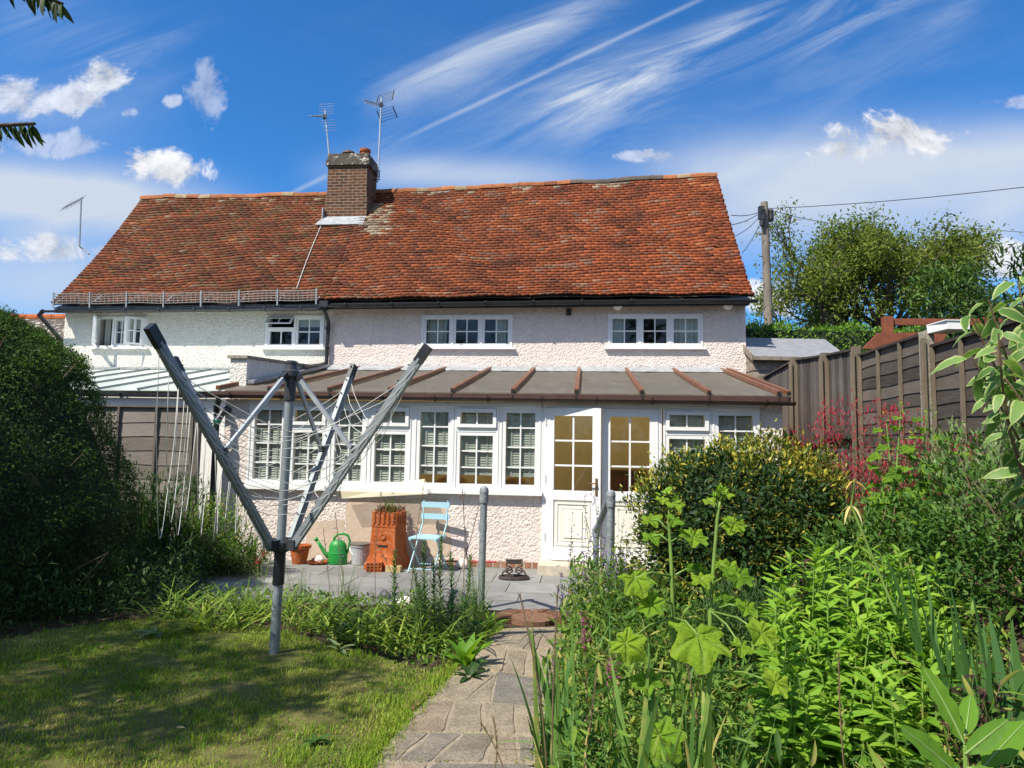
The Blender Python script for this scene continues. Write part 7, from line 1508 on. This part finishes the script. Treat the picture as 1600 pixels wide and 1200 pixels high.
b = gp(.98, 5.6); shrub('catmint', 'low leafy mound beneath the purple spires at the right of the step', 'plant', b, (.98, 5.65, .24), (.52, .85, .42), 7500, LANCE, .05, 'leaf_mid', 193, 150, .06, .4, .2, up=.9, zmin=.0, twigs=10)
# pink flower spikes and grey seed stalks near the path
for px, py, Y, lab, s_ in [(912, 985, 3.6, 'magenta flower spike near the path, the taller of two', 1), (955, 1045, 3.2, 'magenta flower spike lower and right of the taller one', 2)]:
    T_ = at_y(px, py - 22, Y); A_ = gp(T_.x + .02, Y); t_ = thing('flower_spike', A_, lab, 'flower'); m = MB(); acc = []; fl = []; rg = np.random.default_rng(194 + s_); pts = stem_pts(A_, T_, .01); leafy_stem(m, pts, .004, rg, 30, .05, .7, .06, .9, acc)
    for k_ in range(80): t = .80 + .2 * rg.random(); q = along(pts, t); fl.append((np.array(q) + rg.normal(size=3) * .013, rg.normal(size=3), rg.normal(size=3), .02, rg.random()))
    m.build('stem', M['stem_brown'], t_); put(acc, 'leaves', t_, 'leaf_mid', NARROW); put(fl, 'blossoms', t_, 'flower_pink', OVAL)
for (a, b_), lab, s_ in [(((858, 1150), (812, 928)), 'dark grey seed stalk leaning left over the path', 1), (((866, 1150), (872, 915)), 'dark grey seed stalk upright at the path edge', 2), (((1110, 1200), (1062, 985)), 'grey seed stalk crossing the big lobed leaf', 3), (((895, 1200), (935, 1030)), 'grey seed stalk leaning right near the magenta spikes', 4), (((760, 1240), (770, 1120)), 'thin dry stalk standing on the path at the bottom edge', 5), (((795, 1235), (752, 1130)), 'thin branching dry stalk leaning left at the bottom of the path', 6), (((1335, 1200), (1310, 1020)), 'straw-coloured seed stalk before the lime leaves', 7)]:
    Y = 2.9 if s_ not in (5, 6) else 3.35; A_ = at_y(*a, Y); A_ = gp(A_.x, A_.y); T_ = at_y(*b_, Y + .05); t_ = thing('seed_stalk', A_, lab, 'plant', 'dry stalks at the path edge'); m = MB(); acc = []; rg = np.random.default_rng(200 + s_); pts = stem_pts(A_, T_, rg.uniform(-.04, .04)); m.tube(pts, .003, 5)
    for k_ in range(34):
        t = .55 + .45 * rg.random(); q = along(pts, t); d = (T_ - A_).normalized(); acc.append((tuple(q), np.array(d) * 1.2 + rg.normal(size=3) * .45, rg.normal(size=3), rg.uniform(.02, .04), rg.random()))
    m.build('stem', M['stem_brown'], t_); put(acc, 'seed_sprays', t_, 'seed_straw' if s_ in (5, 6, 7) else 'seed_grey', NARROW)
# variegated dogwood
b = gp(2.75, 3.0); dw = thing('dogwood', b, 'variegated pale-edged dogwood leaning in from the right edge above the fence', 'shrub'); m = MB(); acc = []; rg = np.random.default_rng(211)
for px, py, Y in [(1515, 490, 2.9), (1545, 470, 2.8), (1590, 440, 2.9), (1520, 560, 2.85), (1560, 520, 2.7), (1600, 500, 2.75), (1570, 590, 2.75), (1610, 570, 2.8), (1640, 450, 2.9), (1630, 620, 2.8), (1600, 420, 3.0), (1545, 545, 3.0), (1580, 480, 3.05), (1650, 530, 2.9), (1690, 480, 2.9), (1690, 600, 2.9)]:
    T_ = at_y(px, py, Y); pts = stem_pts(b + Vector((rg.normal() * .14, rg.normal() * .14, 0)), T_, rg.uniform(-.25, .25), az=rg.uniform(0, 6)); m.tube(pts, [.014, .013, .012, .011, .009, .008, .006, .004, .003], 6)
    for k_ in range(20):
        t = .60 + .40 * k_ / 19; q = along(pts, t); a = (k_ // 2) * 1.4 + (k_ % 2) * PI + px; d = np.array([math.cos(a), math.sin(a) * .8, -.25 + rg.normal() * .25]); q2 = Vector(q) + Vector(d) * .02; acc.append((tuple(q2), d, (rg.normal() * .5, -.6 + rg.normal() * .5, 1), rg.uniform(.07, .13), rg.random()))
m.build('branches', M['stem_brown'], dw); put(acc, 'foliage', dw, 'leaf_dogwood', leaf_tpl(.62, 8, .25, .5, .5, wav=.02))
# ------------------------------------------------------------------ beyond the fence
tb = at_y(1378, 600, 26); wt = tree('walnut_tree', 'open round-topped tree with dark limbs and sparse olive leaves beyond the hedge', (tb.x - .1, 26, 1.4), 3.0, [(-.98, .2, .22), (.98, .1, .2), (-.5, .1, 1), (.05, -.2, 1.1), (.5, .1, .95), (-.9, -.2, .42), (.95, -.1, .42), (.0, .4, 1), (-.2, -.3, 1), (-.75, .2, .75), (.75, -.2, .75)], 1.82, .27, 5, 50000, .15, OVAL, 'leaf_tree', 221, .24, spread=.52, up=.20, ratio=.77)
rg = np.random.default_rng(223); P, D, cv, _ = clumped(rg, 15000, (tb.x - .05, 26, 7.35), (3.9, 3.0, 2.75), 130, .24, .35, .16); n = len(P)
leaves('crown', wt, 'leaf_tree', OVAL, P, norm(D * .5 + rg.normal(size=(n, 3)) * .8), norm(D * .5 + rg.normal(size=(n, 3)) * .5 + np.array([0, -.2, .8])), .15 * rg.uniform(.6, 1.3, n), np.clip(.45 + cv * 1.2 + rg.normal(size=n) * .2, 0, 1))
b = at_y(1270, 560, 17.5); hd = thing('hedge', (b.x, 17.5, 1.4), 'bright green clipped hedge running behind the grey-roofed shed', 'hedge'); rg = np.random.default_rng(231); x0 = at_y(1168, 520, 17.5).x; zt = at_y(1270, 512, 17.5).z; n = 17000; xx = rg.uniform(x0, x0 + 8.5, n); top = rg.random(n) < .35; zl = 1.3
lum = .07 * np.sin(xx * 3.1) + .05 * np.sin(xx * 7.3 + 1); yy_ = np.where(top, rg.uniform(17.5, 18.9, n), 17.5 + rg.normal(size=n) * .06 + .06 * np.sin(xx * 5)); zz = np.where(top, zt + lum + rg.normal(size=n) * .04, rg.uniform(zl, zt, n) + lum); D = np.where(top[:, None], np.array([[0, 0, 1.0]]), np.array([[0, -1.0, .3]]))
leaves('foliage', hd, 'leaf_hedge', OVAL, np.c_[xx, yy_, zz], norm(D + rg.normal(size=(n, 3)) * .7), norm(D + rg.normal(size=(n, 3)) * .5 + np.array([0, 0, .6])), .10 * rg.uniform(.6, 1.2, n), np.clip(.5 + rg.normal(size=n) * .25, 0, 1))
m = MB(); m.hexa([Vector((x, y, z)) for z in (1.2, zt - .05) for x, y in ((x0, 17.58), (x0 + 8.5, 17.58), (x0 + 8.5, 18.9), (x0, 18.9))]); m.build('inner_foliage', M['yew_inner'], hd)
b = at_y(1505, 600, 12.5); shrub('laurel', 'glossy dark green laurel behind the fence, in front of the round-topped tree', 'shrub', (b.x, 12.5, 1.6), (b.x, 12.6, 4.05), (.80, .6, .95), 4200, LANCE, .15, 'leaf_laurel', 241, 130, .12, .5, .2, up=.6, twigs=24)
b = at_y(1590, 600, 8.0); shrub('laurel', 'darker upright laurel shoots at the right edge behind the dogwood', 'shrub', (b.x, 8.0, 1.6), (b.x + .1, 8.0, 2.95), (.42, .4, .95), 2000, LANCE, .12, 'leaf_laurel', 242, 80, .10, .4, .2, up=1.0, twigs=16, vlo=0, vhi=.5)
for (px, Y, top, rx, lab, s_) in [(1185, 19, 488, .7, 'loose leafy bush beside the foot of the telegraph pole', 251), (1450, 30, 495, 2.4, 'far green tree low behind the round-topped tree on its right', 252), (1290, 32, 500, 2.2, 'far low bush showing under the round-topped tree crown', 253), (1560, 24, 485, 1.6, 'distant bushy tree behind the laurels', 254)]:
    T_ = at_y(px, top, Y); hz = max(.8, (T_.z - 1.4) / 2); shrub('bush', lab, 'bush', (T_.x, Y, 1.4), (T_.x, Y, T_.z - hz), (rx, rx * .7, hz), 3600, OVAL, .16 if Y > 20 else .10, 'leaf_mid' if s_ != 253 else 'leaf_tree', s_, 120, .22, .4, .25, twigs=12)

# woods closing the garden behind the camera: seen only as the dark reflection in the window panes
rg = np.random.default_rng(261); Pa = []; 
for i in range(16):
    x_ = -22 + i * 2.9 + rg.uniform(-.8, .8); c_ = (x_, -14.5 + rg.uniform(-1.2, 1.2), 4.2 + rg.uniform(-.4, .8)); P, D, cv, _ = clumped(rg, 1500, c_, (2.4, 1.8, 4.6 + rg.uniform(-.5, 1)), 50, .35, .6, .2); Pa.append(P)
P = np.concatenate(Pa); n = len(P); tag(leaves('woods', None, 'leaf_dark', OVAL, P, rg.normal(size=(n, 3)), rg.normal(size=(n, 3)) + np.array([0, .6, .6]), .42 * rg.uniform(.7, 1.3, n), rg.uniform(.1, .8, n)), kind='stuff')
